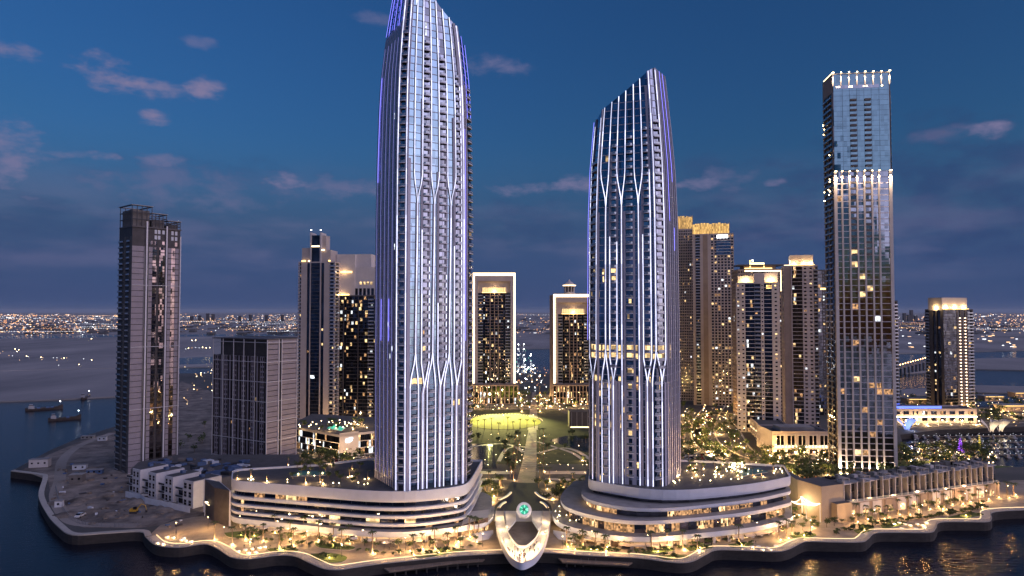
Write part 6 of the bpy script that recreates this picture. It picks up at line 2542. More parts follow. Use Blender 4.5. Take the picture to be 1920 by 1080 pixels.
# small trees, planting and parasols in front of the podium shops
def front_line(pts, n_, out):
    c_ = [G(x, y, 4.03).xy for x, y in pts]
    seg = [(b - a).length for a, b in zip(c_, c_[1:])]
    tot = sum(seg)
    for i in range(n_):
        t = tot * (i + .5 + rng.uniform(-.3, .3)) / n_
        for a, b, l in zip(c_, c_[1:], seg):
            if t <= l:
                q = a.lerp(b, t / l)
                yield Vector((q.x, q.y + out + rng.uniform(-1.2, 1.2), 4.03))
                break
            t -= l


def parasol_proto():
    r = thing('parasol', 'parasol', 'parasol', (0, -980, -400))
    o = Vector(r.location)
    mb = MB()
    mb.tube([o, o + Vector((0, 0, 2.6))], .05, 'dark_metal', 5)
    mb.build('pole', r)
    mb = MB()
    mb.lathe(o, [(1.7, 2.15), (1.65, 2.3), (.9, 2.55), (0.02, 2.75)], 'canvas', 8)
    mb.build('canopy', r)
    return r


PR = parasol_proto()
pfirst = [True]
LEFTF = [(455, 1003), (560, 1012), (660, 1022), (735, 1032), (800, 1030), (860, 1024), (905, 1014)]
RIGHTF = [(1050, 1016), (1110, 1024), (1178, 1030), (1260, 1022), (1340, 1010), (1420, 998), (1470, 985)]
for pts, where, side in ((LEFTF, 'left', 'white ribbon windowed'), (RIGHTF, 'right', 'stepped')):
    for p in front_line(pts, 16, 3.0):
        lab, grp = 'pale parasol outside the ground floor shops of the %s podium' % where, 'parasols at the %s podium' % where
        if pfirst[0]:
            pfirst[0] = False
            PR.location = p
            PR['label'], PR['group'] = lab, grp
        else:
            copy_tree(PR, p, rng.uniform(0, 3), rng.uniform(.9, 1.2), lab, grp)
    for p in front_line(pts, 16, 0.0):
        plant(trees, p, 'small leafy tree on the promenade before the %s podium shops' % where, 'small trees at the %s podium' % where, rng.uniform(.45, .8))
        if rng.random() < .35:
            uplight((p.x + .6, p.y - 1.0, 4.05), 130, 'small warm uplight under the small trees at the %s podium' % where, 'tree lights at the %s podium' % where)
    for p in front_line(pts, 30, -5.0):
        plant(shrubs, p, 'low shrub in a planter on the %s promenade' % where, 'planters on the %s promenade' % where, rng.uniform(.6, 1.1))
for p in front_line([(1545, 990), (1640, 968), (1740, 950), (1850, 930)], 22, -1):
    plant(trees, p, 'small tree before the lit shops of the right waterfront residences', 'small trees at the residences', rng.uniform(.4, .75))
for p in front_line([(1560, 1000), (1640, 984), (1740, 970), (1850, 952)], 34, -1):
    plant(shrubs, p, 'low shrub between the right residences and the quay', 'shrubs by the right quay', rng.uniform(.7, 1.3))

# far garden trees, too many and too small to keep apart
gt = MB()
r_t = random.Random(9)
for xr, yr, n_ in (((1278, 1400), (765, 866), 60), ((1400, 1560), (850, 898), 50), ((1690, 1925), (745, 800), 60), ((1685, 1870), (838, 874), 60), ((1500, 1760), (884, 903), 70), ((865, 1108), (738, 772), 50), ((338, 402), (800, 850), 6), ((560, 702), (850, 868), 20)):
    for i in range(n_):
        p = G(r_t.uniform(*xr), r_t.uniform(*yr), 4)
        h, rd = r_t.uniform(4, 8), r_t.uniform(1.8, 3.2)
        gt.tube([p, p + Vector((0, 0, h * .6))], [.2, .1], 'bark', 4)
        for q in range(46):
            c_ = p + Vector((r_t.gauss(0, rd * .45), r_t.gauss(0, rd * .45), h * .7 + r_t.gauss(0, h * .14)))
            u = Vector((r_t.gauss(0, 1), r_t.gauss(0, 1), r_t.gauss(0, 1))).normalized()
            v = u.cross(Vector((r_t.gauss(0, 1), r_t.gauss(0, 1), r_t.gauss(0, 1)))).normalized()
            s_ = r_t.uniform(.4, .9)
            gt.face([c_ - u * s_, c_ + v * s_ * .7, c_ + u * s_, c_ - v * s_ * .7], 'leaf')
gt.build('garden_trees')['kind'] = 'stuff'

# ------------------------------------------------------------------ street furniture
def lamp_proto():
    r = thing('lamp_post', 'lamp', 'lamp post', (0, -900, -400))
    o = Vector(r.location)
    mb = MB()
    mb.tube([o, o + Vector((0, 0, 5.6))], [.09, .06], 'dark_metal', 6)
    mb.build('pole', r)
    mb = MB()
    mb.lathe(o + Vector((0, 0, 5.5)), [(.05, 0), (.28, .1), (.28, .2), (.1, .35)], 'dark_metal', 8)
    hd_ = mb.build('hood', r)
    mb = MB()
    mb.lathe(o + Vector((0, 0, 5.5)), [(0.01, -.1), (.2, -.06), (.24, .09)], 'bulb_warm', 8)
    mb.build('lamp_head', hd_)
    return r


lp = lamp_proto()
lused = [False]


def lamp_post(loc, label, group, power=900, col=(1.0, .55, .20), sc=1.0):
    if not lused[0]:
        lused[0] = True
        o = lp
        o.location = loc
        o.scale = (sc,) * 3
        o['label'], o['group'] = label, group
    else:
        o = copy_tree(lp, loc, 0, sc, label, group)
    if power:
        plight((loc[0], loc[1], loc[2] + 5.2 * sc), power, col, .3)
        nl[0] += 1


POSTS = []
for pts, lab, grp, pw in (([(330, 1003), (390, 992), (420, 1012), (470, 1036), (540, 1015), (600, 1006), (640, 1045), (680, 1018), (760, 1033), (800, 1024), (850, 1018), (905, 1025), (450, 990), (520, 1000), (575, 1020), (720, 1042)],
                       'slender lamp post on the left promenade', 'lamp posts on the left promenade', 950),
                      ([(1055, 1030), (1110, 1020), (1160, 1036), (1215, 1028), (1262, 1035), (1290, 1015), (1330, 1012), (1370, 1008), (1420, 1003), (1455, 1010), (1490, 990), (1520, 998), (1440, 985)],
                       'slender lamp post on the right promenade', 'lamp posts on the right promenade', 950),
                      ([(1600, 985), (1640, 978), (1690, 970), (1730, 968), (1775, 955), (1810, 945), (1850, 940), (1890, 930)], 'slender lamp post before the right waterfront residences', 'lamp posts by the residences', 800),
                      ([(870, 888), (915, 888), (950, 900), (1025, 888), (1065, 888), (1100, 888), (975, 880), (1012, 862), (980, 858), (1012, 835), (984, 830), (930, 868), (1040, 845), (1085, 850)], 'lamp post along the park paths between the towers', 'park lamp posts', 320)):
    for x, y in pts:
        lamp_post(G(x, y, 4.1), lab, grp, pw)
for x, y in ((1345, 755), (1322, 775), (1310, 795), (1318, 815), (1332, 835), (1360, 850), (1395, 862), (1440, 868), (1285, 788), (1302, 805), (1298, 830), (1365, 778), (1395, 795), (1415, 815), (1430, 838), (1455, 856), (1500, 864)):
    lamp_post(G(x, y, 4.1), 'tall amber street lamp along the curving golden road', 'street lamps on the golden road', 3600, (1.0, .55, .16), 1.5)
for x in range(880, 1110, 24):
    lamp_post(G(x, 762 + (x % 5), 4.1), 'tall street lamp on the road below the portal frame towers', 'street lamps below the portal towers', 2000, (1.0, .58, .2), 1.5)
for x, y in ((585, 850), (620, 858), (650, 862), (690, 858), (600, 842)):
    lamp_post(G(x, y, 4.1), 'street lamp beside the pool podium', 'street lamps by the pool podium', 1500, (1.0, .6, .25), 1.3)
for xr, yr, n_, pw in (((1280, 1400), (775, 862), 14, 2600), ((1400, 1560), (856, 896), 10, 1200), ((868, 1105), (740, 768), 10, 3000), ((565, 700), (790, 862), 8, 1800), ((1695, 1920), (745, 800), 12, 2600), ((1690, 1870), (842, 872), 8, 1000)):
    for i in range(n_):
        p = G(rng.uniform(*xr), rng.uniform(*yr), 4)
        uplight((p.x, p.y, 4.2), pw, 'warm light among the gardens and roads behind the podiums', 'lights behind the podiums', (1.0, .60, .22))
# floodlights of the oval lawn
for x, y, lab, pw in ((918, 772, 'very bright floodlight mast at the left of the oval lawn', 210000), (973, 770, 'floodlight mast at the right of the oval lawn', 170000)):
    p = G(x, y, 4)
    r = thing('floodlight_mast', lab, 'floodlight', p)
    mb = MB()
    mb.tube([p, p + Vector((0, 0, 17))], [.25, .12], 'dark_metal', 6)
    mb.build('pole', r)
    mb = MB()
    mb.blob(p + Vector((0, 0, 17.6)), 1.3 if x < 950 else .9, 'bulb_warm')
    mb.build('lamp_head', r)
    tgt_ = Vector((cx, cy - 4, 4)) - (p + Vector((0, -1.5, 18)))
    plight(p + Vector((0, -1.5, 18)), pw, (1.0, .86, .26), .8, r, spot=(84, tgt_))
for x in (890, 944, 1000):
    p = G(x, 793, 4)
    lamp_post(p, 'lamp post at the near rim of the oval lawn', 'lamps at the oval lawn', 1500, (1.0, .85, .35), 1.3)
lr = MB()
for i in range(36):
    a_ = math.pi * (i + .5) / 36
    lr.blob((cx + 35.5 * math.cos(a_), cy + 41.5 * math.sin(a_), 4.9), .34, 'far_warm')
o = lr.build('rim_lights')
tag(o, 'curved row of small white lights along the far rim of the oval lawn', 'light strip')
o['kind'] = 'stuff'

# lanterns on terraces and gardens: small warm globes on short stems
LG = MB()
LG.tube([(0, 0, 0), (0, 0, .9)], .05, 'dark_metal', 4)
LG.blob((0, 0, 1.05), .26, 'bulb_warm')
LGM = LG.mesh('garden_lantern')


def lanterns(n_, xr, yr, z, label, group, sc=1.0, test=None):
    for i in range(n_):
        x, y = rng.uniform(*xr), rng.uniform(*yr)
        if test and not test(x, y):
            continue
        p = G(x, y, z)
        o = bpy.data.objects.new('garden_lantern', LGM)
        COL.objects.link(o)
        o.location = p
        o.scale = (sc * rng.uniform(.7, 1.2),) * 3
        tag(o, label, 'lantern', group)


lanterns(46, (1240, 1470), (878, 912), 25.05, 'small warm table lantern on the right podium roof terrace', 'lanterns on the right podium roof', 1.0, lambda x, y: y > 920 - (x - 1240) * .16 - 22 and y < 921 - (x - 1240) * .13)
lanterns(34, (1340, 1400), (872, 892), 25.05, 'warm lantern in the cluster of lights by the right roof pool', 'lanterns by the right roof pool', 1.2)
lanterns(16, (450, 690), (895, 912), 25.05, 'small warm lantern near the front of the left podium roof', 'lanterns on the left podium roof', .9, lambda x, y: y > 893 and y < 905 + (x - 450) * .05)
lanterns(26, (1040, 1085), (925, 985), 9.8, 'small warm lantern on the lower left terrace of the stepped podium', 'lanterns on the lower terrace', .8, lambda x, y: y > 950)
lanterns(24, (560, 700), (786, 806), 20.1, 'tiny warm lantern on the pool podium roof', 'lanterns on the pool podium roof', 1.3)
lanterns(22, (1690, 1870), (845, 872), 4.1, 'small warm lantern in the marina garden', 'lanterns in the marina garden', 1.4)
lanterns(24, (1400, 1560), (852, 896), 4.1, 'small warm lantern in front of the cream arcade block', 'lanterns by the arcade block', 1.4)

# light benches on the quay: low lit discs
SB = MB()
SB.lathe((0, 0, 0), [(.8, .08), (.8, .3), (.95, .32), (.95, .5), (0.01, .52)], 'white_clad', 12)
SB.lathe((0, 0, 0), [(.83, .06), (.88, .06), (.88, .28), (.83, .28)], 'led_edge', 12)
SBM = SB.mesh('glow_seat')
for pts, lab, grp in ((E3([(940, 865), (975, 868), (1020, 880), (1035, 870), (1045, 885), (885, 898), (915, 903), (1075, 890)], 0, 720, 3), 'round pale glowing seat on the left tip of the lit promenade', 'glow seats at the left tip'),
                      (E3([(165, 905), (200, 945), (240, 935), (280, 930), (320, 925), (350, 920), (260, 955), (300, 950)], 380, 720, 3), 'round pale glowing seat near the bend of the left promenade', 'glow seats on the left bend'),
                      (E3([(1560, 830), (1610, 825), (1680, 835), (1700, 850), (1740, 820), (1640, 850)], 1020, 820, 4), 'round pale glowing seat on the right promenade bend', 'glow seats on the right bend'),
                      (E3([(940, 670), (985, 680), (1025, 690), (1080, 680), (1120, 690), (1150, 670), (960, 715), (1070, 715), (1135, 705), (900, 680)], 1460, 820, 4.154), 'round pale glowing seat before the right residences', 'glow seats by the residences')):
    for x, y in pts:
        o = bpy.data.objects.new('glow_seat', SBM)
        COL.objects.link(o)
        o.location = G(x, y, 4.03)
        tag(o, lab, 'seat', grp)
        uplight(G(x + 1.5, y + 1, 4.03), 60, 'small warm light beside one of the ' + grp, 'lights of ' + grp)


# string-light canopies
def light_canopy(pts, z0, label, amp):
    base = [G(x, y, 4.05) for x, y in pts]
    r = thing('light_canopy', label, 'canopy', base[0])
    tops = []
    for p in base:
        m_ = MB()
        m_.tube([p, p + Vector((0, 0, z0))], [.2, .12], 'white_clad', 6)
        m_.build('mast', r)
        tops.append(p + Vector((0, 0, z0)))
    for i in range(len(tops)):
        for j in range(i + 1, len(tops)):
            if (tops[i] - tops[j]).length > amp:
                continue
            m_ = MB()
            pp_ = []
            for q in range(7):
                t = q / 6
                pp_.append(tops[i].lerp(tops[j], t) - Vector((0, 0, 5.0 * t * (1 - t))))
            m_.tube(pp_, .16, 'led_warm', 4)
            m_.build('light_string', r)
    c_ = sum(tops, Vector()) / len(tops)
    plight(c_ - Vector((0, 0, 2)), 1300, (1, .72, .4), 2, r)
    return r


light_canopy([(384, 968), (402, 972), (420, 965), (438, 960), (424, 952), (404, 958)], 7, 'bright canopy of hanging light strings at the left end of the left podium', 16)
light_canopy([(1484, 975), (1504, 966), (1512, 978), (1538, 980), (1488, 950)], 9, 'bright canopy of hanging light strings against the tan end wall', 18)

# people on the platform
def person_mesh(seed):
    r = random.Random(seed)
    V_ = [(0, 0, .95), (0, 0, 1.2), (0, 0, 1.42), (0, 0, 1.52), (0, 0, 1.66), (.1, 0, .9), (.11, .05 * seed, .5), (.11, 0, .04), (-.1, 0, .9), (-.11, -.05 * seed, .5), (-.11, 0.03, .04),
          (.2, 0, 1.4), (.25, .02, 1.12), (.24, .1, .86), (-.2, 0, 1.4), (-.25, .02, 1.12), (-.24, .1, .86), (.11, .14, .04), (-.11, .16, .04)]
    E_ = [(0, 1), (1, 2), (2, 3), (3, 4), (0, 5), (5, 6), (6, 7), (0, 8), (8, 9), (9, 10), (2, 11), (11, 12), (12, 13), (2, 14), (14, 15), (15, 16), (7, 17), (10, 18)]
    rad = [.15, .14, .15, .06, .11, .1, .07, .05, .1, .07, .05, .07, .05, .04, .07, .05, .04, .04, .04]
    me = bpy.data.meshes.new('person')
    me.from_pydata(V_, E_, [])
    ob = bpy.data.objects.new('person_tmp', me)
    COL.objects.link(ob)
    md = ob.modifiers.new('s', 'SKIN')
    for i, q in enumerate(rad):
        me.skin_vertices[0].data[i].radius = (q, q * .8)
    me.skin_vertices[0].data[0].use_root = True
    ob.modifiers.new('ss', 'SUBSURF').levels = 1
    dg = bpy.context.evaluated_depsgraph_get()
    out = bpy.data.meshes.new_from_object(ob.evaluated_get(dg))
    bpy.data.objects.remove(ob)
    top, bot = r.choice([('cloth_pale', 'cloth_dark'), ('cloth_dark', 'cloth_dark'), ('white_wall', 'tarp_blue'), ('cloth_dark', 'cloth_pale')])
    for m_ in (bot, top, 'skin', 'cloth_dark'):
        out.materials.append(M[m_])
    for p in out.polygons:
        z, y = p.center.z, p.center.y
        p.material_index = 0 if z < .95 else (1 if z < 1.45 and not (abs(p.center.x) > .2 and z < 1.0) else (3 if z > 1.66 else 2))
        p.use_smooth = True
    return out


PM = [person_mesh(i) for i in (1, 2, 3, 4)]
for i in range(46):
    t = rng.gauss(.5, .16)
    if not .08 < t < .92:
        continue
    k_ = min(n - 2, int(t * (n - 1)))
    u = rng.uniform(.2, .8)
    p = outer[k_].lerp(inner[k_], u)
    o = bpy.data.objects.new('person', rng.choice(PM))
    COL.objects.link(o)
    o.location = (p.x, p.y, zloop(k_) + .02)
    o.rotation_euler.z = rng.uniform(0, 6.28)
    tag(o, 'small standing visitor on the looped viewing platform', 'person', 'visitors on the platform')
for i in range(40):
    x, y = rng.choice([(rng.uniform(440, 900), rng.uniform(1020, 1032)), (rng.uniform(1050, 1440), rng.uniform(1012, 1030))])
    p = G(x, y, 4.03)
    o = bpy.data.objects.new('person', rng.choice(PM))
    COL.objects.link(o)
    o.location = p
    o.rotation_euler.z = rng.uniform(0, 6.28)
    tag(o, 'small figure walking on the waterfront promenade', 'person', 'walkers on the promenade')


# ------------------------------------------------------------------ cars
def car_mesh(m):
    mb = MB()
    prof = [(-2.2, .35), (-2.2, .8), (-1.9, .95), (-1.3, 1.0), (-.7, 1.45), (.8, 1.45), (1.5, 1.0), (2.1, .85), (2.25, .6), (2.2, .35)]
    for y in (-.85, .85):
        pts = [(x, y, z) for x, z in prof]
        mb.face(pts if y < 0 else list(reversed(pts)), m)
    for (x0, z0), (x1, z1) in zip(prof, prof[1:]):
        g_ = z0 >= 1.0 and z1 >= 1.0 and abs(z1 - z0) > .2
        mb.face([(x0, -.85, z0), (x0, .85, z0), (x1, .85, z1), (x1, -.85, z1)], 'glass_dark' if g_ else m)
    for y in (-.87, .87):
        mb.face([(-1.15, y, 1.02), (-.65, y, 1.38), (.75, y, 1.38), (1.3, y, 1.02)], 'glass_dark')
    for x in (-1.4, 1.4):
        for y in (-.9, .9):
            mb.lathe((x, y, .32), [(.32, -.0)], 'cloth_dark', 8)
            mb.tube([(x, y - .1, .32), (x, y + .1, .32)], .32, 'cloth_dark', 8)
    return mb.mesh('parked_car')


CM = [car_mesh(m) for m in ('car_white', 'car_white', 'car_dark', 'car_red', 'steel')]


def cars(P0, P1, n_, label, group, jitter=.2, miss=.15):
    a_, b_ = G(*P0, 4.05).xy, G(*P1, 4.05).xy
    d = (b_ - a_)
    for i in range(n_):
        if rng.random() < miss:
            continue
        p = a_ + d * ((i + .5) / n_)
        o = bpy.data.objects.new('parked_car', rng.choice(CM))
        COL.objects.link(o)
        o.location = (p.x, p.y, 4.06)
        o.rotation_euler.z = math.atan2(d.y, d.x) + math.pi / 2 + rng.uniform(-.03, .03)
        tag(o, label, 'car', group)


for i in range(4):
    cars((632 - i * 4, 862 + i * 5), (704, 855 + i * 6.5), 13, 'car parked in the lot between left podium and pool podium', 'cars in the left lot')
for i in range(6):
    cars((1280, 856 + i * 5.2), (1330 + i * 9, 853 + i * 6), 13, 'car parked in the lot right of the blue tower', 'cars in the right lot')
for a_, b_, n_ in (((1335, 770), (1322, 800), 5), ((1330, 830), (1380, 858), 6)):
    cars(a_, b_, n_, 'car driving on the curving golden road', 'cars on the golden road', miss=.4)

# ------------------------------------------------------------------ boats
def barge(px0, px1, py, label, flip=False):
    a_, b_ = G(px0, py, 0).xy, G(px1, py - 5, 0).xy
    d = b_ - a_
    L = d.length
    r = thing('cargo_boat', label, 'boat', (*a_.lerp(b_, .5), 0), rz=0)
    U_, N_ = d.normalized(), Vector((-d.y, d.x)).normalized()
    c_ = a_.lerp(b_, .5)
    mb = MB()
    secs = []
    for i in range(11):
        t = i / 10
        s = (t - .5) * L
        wd = L * .11 * (1 - abs(2 * t - 1) ** 3.2) + .3
        sh = 2.0 + 3.0 * max(0, (t - .7) / .3) ** 2 + 1.4 * max(0, (.2 - t) / .2) ** 2
        q = c_ + U_ * s
        secs.append([(*(q + N_ * wd), sh), (*(q + N_ * wd * .8), -.8), (*(q - N_ * wd * .8), -.8), (*(q - N_ * wd), sh)])
    for A_, B_ in zip(secs, secs[1:]):
        for i in range(3):
            mb.face([A_[i], A_[i + 1], B_[i + 1], B_[i]], 'hull_dark')
        mb.face([(*A_[0][:2], A_[0][2] - .6), (*B_[0][:2], B_[0][2] - .6), (*B_[3][:2], B_[3][2] - .6), (*A_[3][:2], A_[3][2] - .6)], 'deck_wood')
    mb.build('hull', r)
    q = c_ - U_ * L * .34
    mb = MB()
    an = math.atan2(U_.y, U_.x)
    mb.box((*q, 3.2), (L * .16, L * .12, 2.8), 'hull_white', an)
    mb.box((*(q - U_ * L * .01), 5.6), (L * .1, L * .09, 2.2), 'hull_white', an)
    mb.box((*(q - U_ * L * .01), 5.9), (L * .104, L * .094, .8), 'glass_dark', an)
    mb.build('cabin', r)
    mb = MB()
    q2 = c_ + U_ * L * .42
    mb.tube([(*q2, 3), (*q2, 8)], .15, 'steel', 5)
    ms_ = mb.build('mast', r)
    mb = MB()
    mb.blob((*q2, 8), .45, 'bulb_white')
    mb.build('mast_light', ms_)
    mb = MB()
    for i in range(5):
        qq = c_ + U_ * L * (-.15 + i * .12)
        mb.box((*qq, 2.2), (L * .09, L * .12, 1.4), rng.choice(['hull_dark', 'tarp_blue', 'concrete_raw']), an)
    mb.build('cargo', r)


barge(47, 118, 771, 'long low wooden cargo boat moored in the channel, farther left')
barge(90, 152, 790, 'dark wooden cargo boat with raised bow, nearer one in the channel')
barge(153, 168, 750, 'tiny dark boat near the far sandy shore')


def yacht():
    r = thing('moored_yacht', 'yacht', 'yacht', (0, -950, -400))
    o = Vector(r.location)
    mb = MB()
    secs = []
    for i in range(7):
        t = i / 6
        wd = 1.7 * (1 - max(0, t - .45) ** 2 / .31)
        secs.append([o + Vector((-6 + 12 * t, -wd, 1.1 + .5 * t)), o + Vector((-6 + 12 * t, -wd * .7, -.3)), o + Vector((-6 + 12 * t, wd * .7, -.3)), o + Vector((-6 + 12 * t, wd, 1.1 + .5 * t))])
    for A_, B_ in zip(secs, secs[1:]):
        for i in range(4):
            mb.face([A_[i], A_[(i + 1) % 4], B_[(i + 1) % 4], B_[i]], 'hull_white')
    mb.face(secs[0], 'hull_white')
    mb.build('hull', r)
    mb = MB()
    mb.obox(o + Vector((-4, -1.2, 1.2)), (6, 0, 0), (0, 2.4, 0), (0, 0, 1.3), 'hull_white')
    mb.obox(o + Vector((-3.9, -1.22, 1.6)), (5.95, 0, 0), (0, 2.44, 0), (0, 0, .5), 'glass_dark')
    mb.obox(o + Vector((-3, -1.0, 2.5)), (3, 0, 0), (0, 2.0, 0), (0, 0, .9), 'hull_white')
    cb_ = mb.build('cabin', r)
    mb = MB()
    mb.tube([o + Vector((-1.5, 0, 3.3)), o + Vector((-1.5, 0, 5.2))], .06, 'steel', 4)
    mb.blob(o + Vector((-1.5, 0, 5.3)), .2, 'far_white')
    mb.build('mast_light', cb_)
    return r


yp = yacht()
first = True
for row in range(4):
    y = 821.5 + row * 12
    for i in range(10):
        x = 1712 + i * 21 + row * 3 + rng.uniform(-3, 3)
        if x > 1922 or rng.random() < .12:
            continue
        loc = G(x, y, 0)
        if first:
            o, first = yp, False
            o.location = loc
            o['label'], o['group'] = 'small white yacht moored in the marina', 'yachts in the marina'
        else:
            o = copy_tree(yp, loc, None, rng.uniform(.55, .8), 'small white yacht moored in the marina', 'yachts in the marina')
        o.rotation_euler.z = R(80) + rng.uniform(-.1, .1)
for row in range(4):
    m_ = MB()
    a_, b_ = G(1705, 821 + row * 12, 0).xy, G(1930, 818 + row * 12, 0).xy
    d = b_ - a_
    m_.obox((*a_, .1), (*d, 0), (0, 1.6, 0), (0, 0, .5), 'deck_wood')
    for q in range(22):
        e = a_ + d * (q + .5) / 22
        m_.tube([(e.x, e.y, .6), (e.x, e.y, 1.6)], .06, 'steel', 4)
        m_.blob((e.x, e.y, 1.7), .2, 'far_white')
    o = m_.build('pontoon')
    tag(o, ['pontoon with a row of white lights, farthest in the marina', 'pontoon with white lights, second farthest in the marina', 'pontoon with white lights, second nearest in the marina', 'pontoon with white lights, nearest in the marina'][row], 'pontoon')
# glowing ring stacks standing in for reflected purple and yellow light streaks
for x, y, m, lab, hh, rb in ((1801, 850, 'purple_light', 'cone of purple rings imitating a reflected light streak by the marina', 11, 2.0), (1837, 846, 'yellow_light', 'slim stack of yellow rings imitating a reflected light streak by the marina', 12, .7)):
    p = G(x, y, 4.0)
    r = thing('light_streak', lab, 'light streak', p)
    mb = MB()
    mb.tube([p - Vector((0, 0, 4)), p + Vector((0, 0, hh))], [.25, .1], 'dark_metal', 6)
    mb.build('mast', r)
    for k_ in range(9):
        mb = MB()
        rr = rb * (1 - k_ / 9) + .15
        mb.lathe(p + Vector((0, 0, 1 + k_ * (hh - 1) / 9)), [(rr, 0), (rr + .25, .15), (rr, .35), (rr - .1, .15)], m, 12)
        mb.build('light_ring', r)
# shell canopies beyond the marina
for x, y, m, lab in ((1700, 805, 'canopy_blue', 'blue lit shell canopy beside the pilaster tower'), (1858, 808, 'canvas', 'left white shell canopy beyond the marina'), (1875, 807, 'canvas', 'right white shell canopy beyond the marina')):
    p = G(x, y, 4.0)
    r = thing('shell_canopy', lab, 'canopy', p)
    for k_ in range(3):
        mb = MB()
        an = k_ * 2.1 + .4
        for i in range(5):
            t0, t1_ = i / 5, (i + 1) / 5
            f_ = lambda t, s: p + Vector((math.cos(an) * (1 + 5.5 * t) - math.sin(an) * s * (1.2 + 3.4 * t), math.sin(an) * (1 + 5.5 * t) + math.cos(an) * s * (1.2 + 3.4 * t), .3 + 9.0 * t ** .6 - 1.5 * s * s))
            for s0, s1 in ((-1, 0), (0, 1)):
                mb.face([f_(t0, s0), f_(t1_, s0), f_(t1_, s1), f_(t0, s1)], m)
        mb.build('shell', r)
    plight(p + Vector((0, -6, 2)), 350, (.5, .6, 1) if 'blue' in m else (1, .8, .55), .5, r)
# distant bridge with lamps
r = thing('causeway_bridge', 'low bridge with a row of warm lamps crossing the channel behind the lone tower', 'bridge', (*G(1715, 688, 6).xy, 1))
a_, b_ = P(1683, 1120), P(1752, 1230)
d = b_ - a_
mb = MB()
for i in range(10):
    q0, q1 = a_ + d * i / 10, a_ + d * (i + 1) / 10
    mb.obox((*q0, 10 + i * .9), (*(q1 - q0), .9), (0, 7, 0), (0, 0, 1.3), 'concrete_raw')
    mb.box((*q0.lerp(q1, .5), 4.5), (1.6, 5, 11 + i * 1.6), 'concrete_raw')
mb.build('deck', r)
for i in range(15):
    q = a_ + d * (i + .5) / 15
    m_ = MB()
    z = 11.5 + i * .62
    m_.tube([(*q, z), (*q, z + 5)], .2, 'dark_metal', 4)
    m_.blob((*q, z + 5.3), 1.0, 'bulb_amber')
    m_.build('lamp', r)

# ------------------------------------------------------------------ construction site clutter
for x, y, s, m, lab in ((75, 875, (11, 5, 5), 'cream_pale', 'long pale site cabin near the left tip of the point'), (111, 950, (3.4, 2.6, 3), 'hoarding', 'small white hut by the curved quay on the left'), (145, 905, (7, 5, 5), 'concrete_raw', 'grey two storey site office on the construction ground'),
                        (150, 880, (8, 3, 3), 'hoarding', 'white site container behind the grey site office'), (192, 826, (6, 3, 3), 'hoarding', 'white cabin far back beside the haul path'), (165, 822, (9, 4, 2), 'roof_pale', 'flat grey shed far back by the left shore'), (178, 888, (9, 3, 2.6), 'tarp_blue', 'blue covered container near the unfinished tower')):
    p = G(x, y, 4.03)
    r = thing('site_cabin', lab, 'cabin', p)
    mb = MB()
    mb.box((p.x, p.y, 4.03 + s[2] / 2), s, m, .2)
    mb.build('body', r)
    mb = MB()
    mb.box((p.x, p.y, 4.03 + s[2] + .12), (s[0] + .5, s[1] + .5, .22), 'roof_pale', .2)
    mb.build('roof', r)
    for k_ in range(max(1, int(s[0] / 3))):
        mb = MB()
        u = -s[0] / 2 + (k_ + .5) * s[0] / max(1, int(s[0] / 3))
        mb.box((p.x + u * math.cos(.2) + (s[1] / 2 + .02) * math.sin(.2), p.y + u * math.sin(.2) - (s[1] / 2 + .02) * math.cos(.2), 4.03 + s[2] * .55), (1.1, .08, 1.0), 'glass_dark', .2)
        mb.build('window', r)
mp_ = MB()
for i in range(90):
    x, y = rng.uniform(100, 340), rng.uniform(870, 990)
    if x < 130 and y > 950:
        continue
    p = G(x, y, 4.03)
    mp_.box((p.x, p.y, 4.4), (rng.uniform(.5, 3.5), rng.uniform(.5, 2), rng.uniform(.4, 1.3)), rng.choice(['concrete_raw', 'panel_dark', 'hoarding', 'deck_wood', 'tarp_blue']), rng.uniform(0, 3))
mp_.build('building_debris')['kind'] = 'stuff'
for i in range(5):
    x, y = rng.uniform(110, 300), rng.uniform(880, 970)
    p = G(x, y, 4.03)
    o = bpy.data.objects.new('parked_car', CM[i % 3])
    COL.objects.link(o)
    o.location = p
    o.rotation_euler.z = rng.uniform(0, 6)
    o.scale = (1.3, 1.3, 1.4)
    tag(o, 'site vehicle standing on the construction ground', 'car', 'vehicles on the construction ground')

# excavator on the plot
p = G(252, 962, 4.03)
r = thing('excavator', 'yellow excavator standing on the bare plot below the white townhouses', 'excavator', p)
for sy in (-1.1, 1.1):
    mb = MB()
    mb.box(p + Vector((0, sy, .45)), (3.6, .6, .9), 'cloth_dark')
    mb.build('track', r)
mb = MB()
mb.box(p + Vector((-.3, 0, 1.5)), (3.0, 2.3, 1.0), 'machine_yellow')
mb.box(p + Vector((-1.6, 0, 1.7)), (.8, 2.2, 1.2), 'machine_yellow')
mb.build('body', r)
mb = MB()
mb.box(p + Vector((.6, -.6, 2.6)), (1.3, 1.0, 1.4), 'glass_dark')
mb.build('cab', r)
mb = MB()
mb.tube([p + Vector((1.0, .4, 1.8)), p + Vector((3.2, .4, 4.4)), p + Vector((5.2, .4, 3.6)), p + Vector((5.8, .4, 1.4))], [.3, .25, .22, .16], 'machine_yellow', 5)
mb.build('boom', r)
mb = MB()
mb.box(p + Vector((5.7, .4, .9)), (.9, 1.2, .9), 'dark_metal', .3)
mb.build('bucket', r)
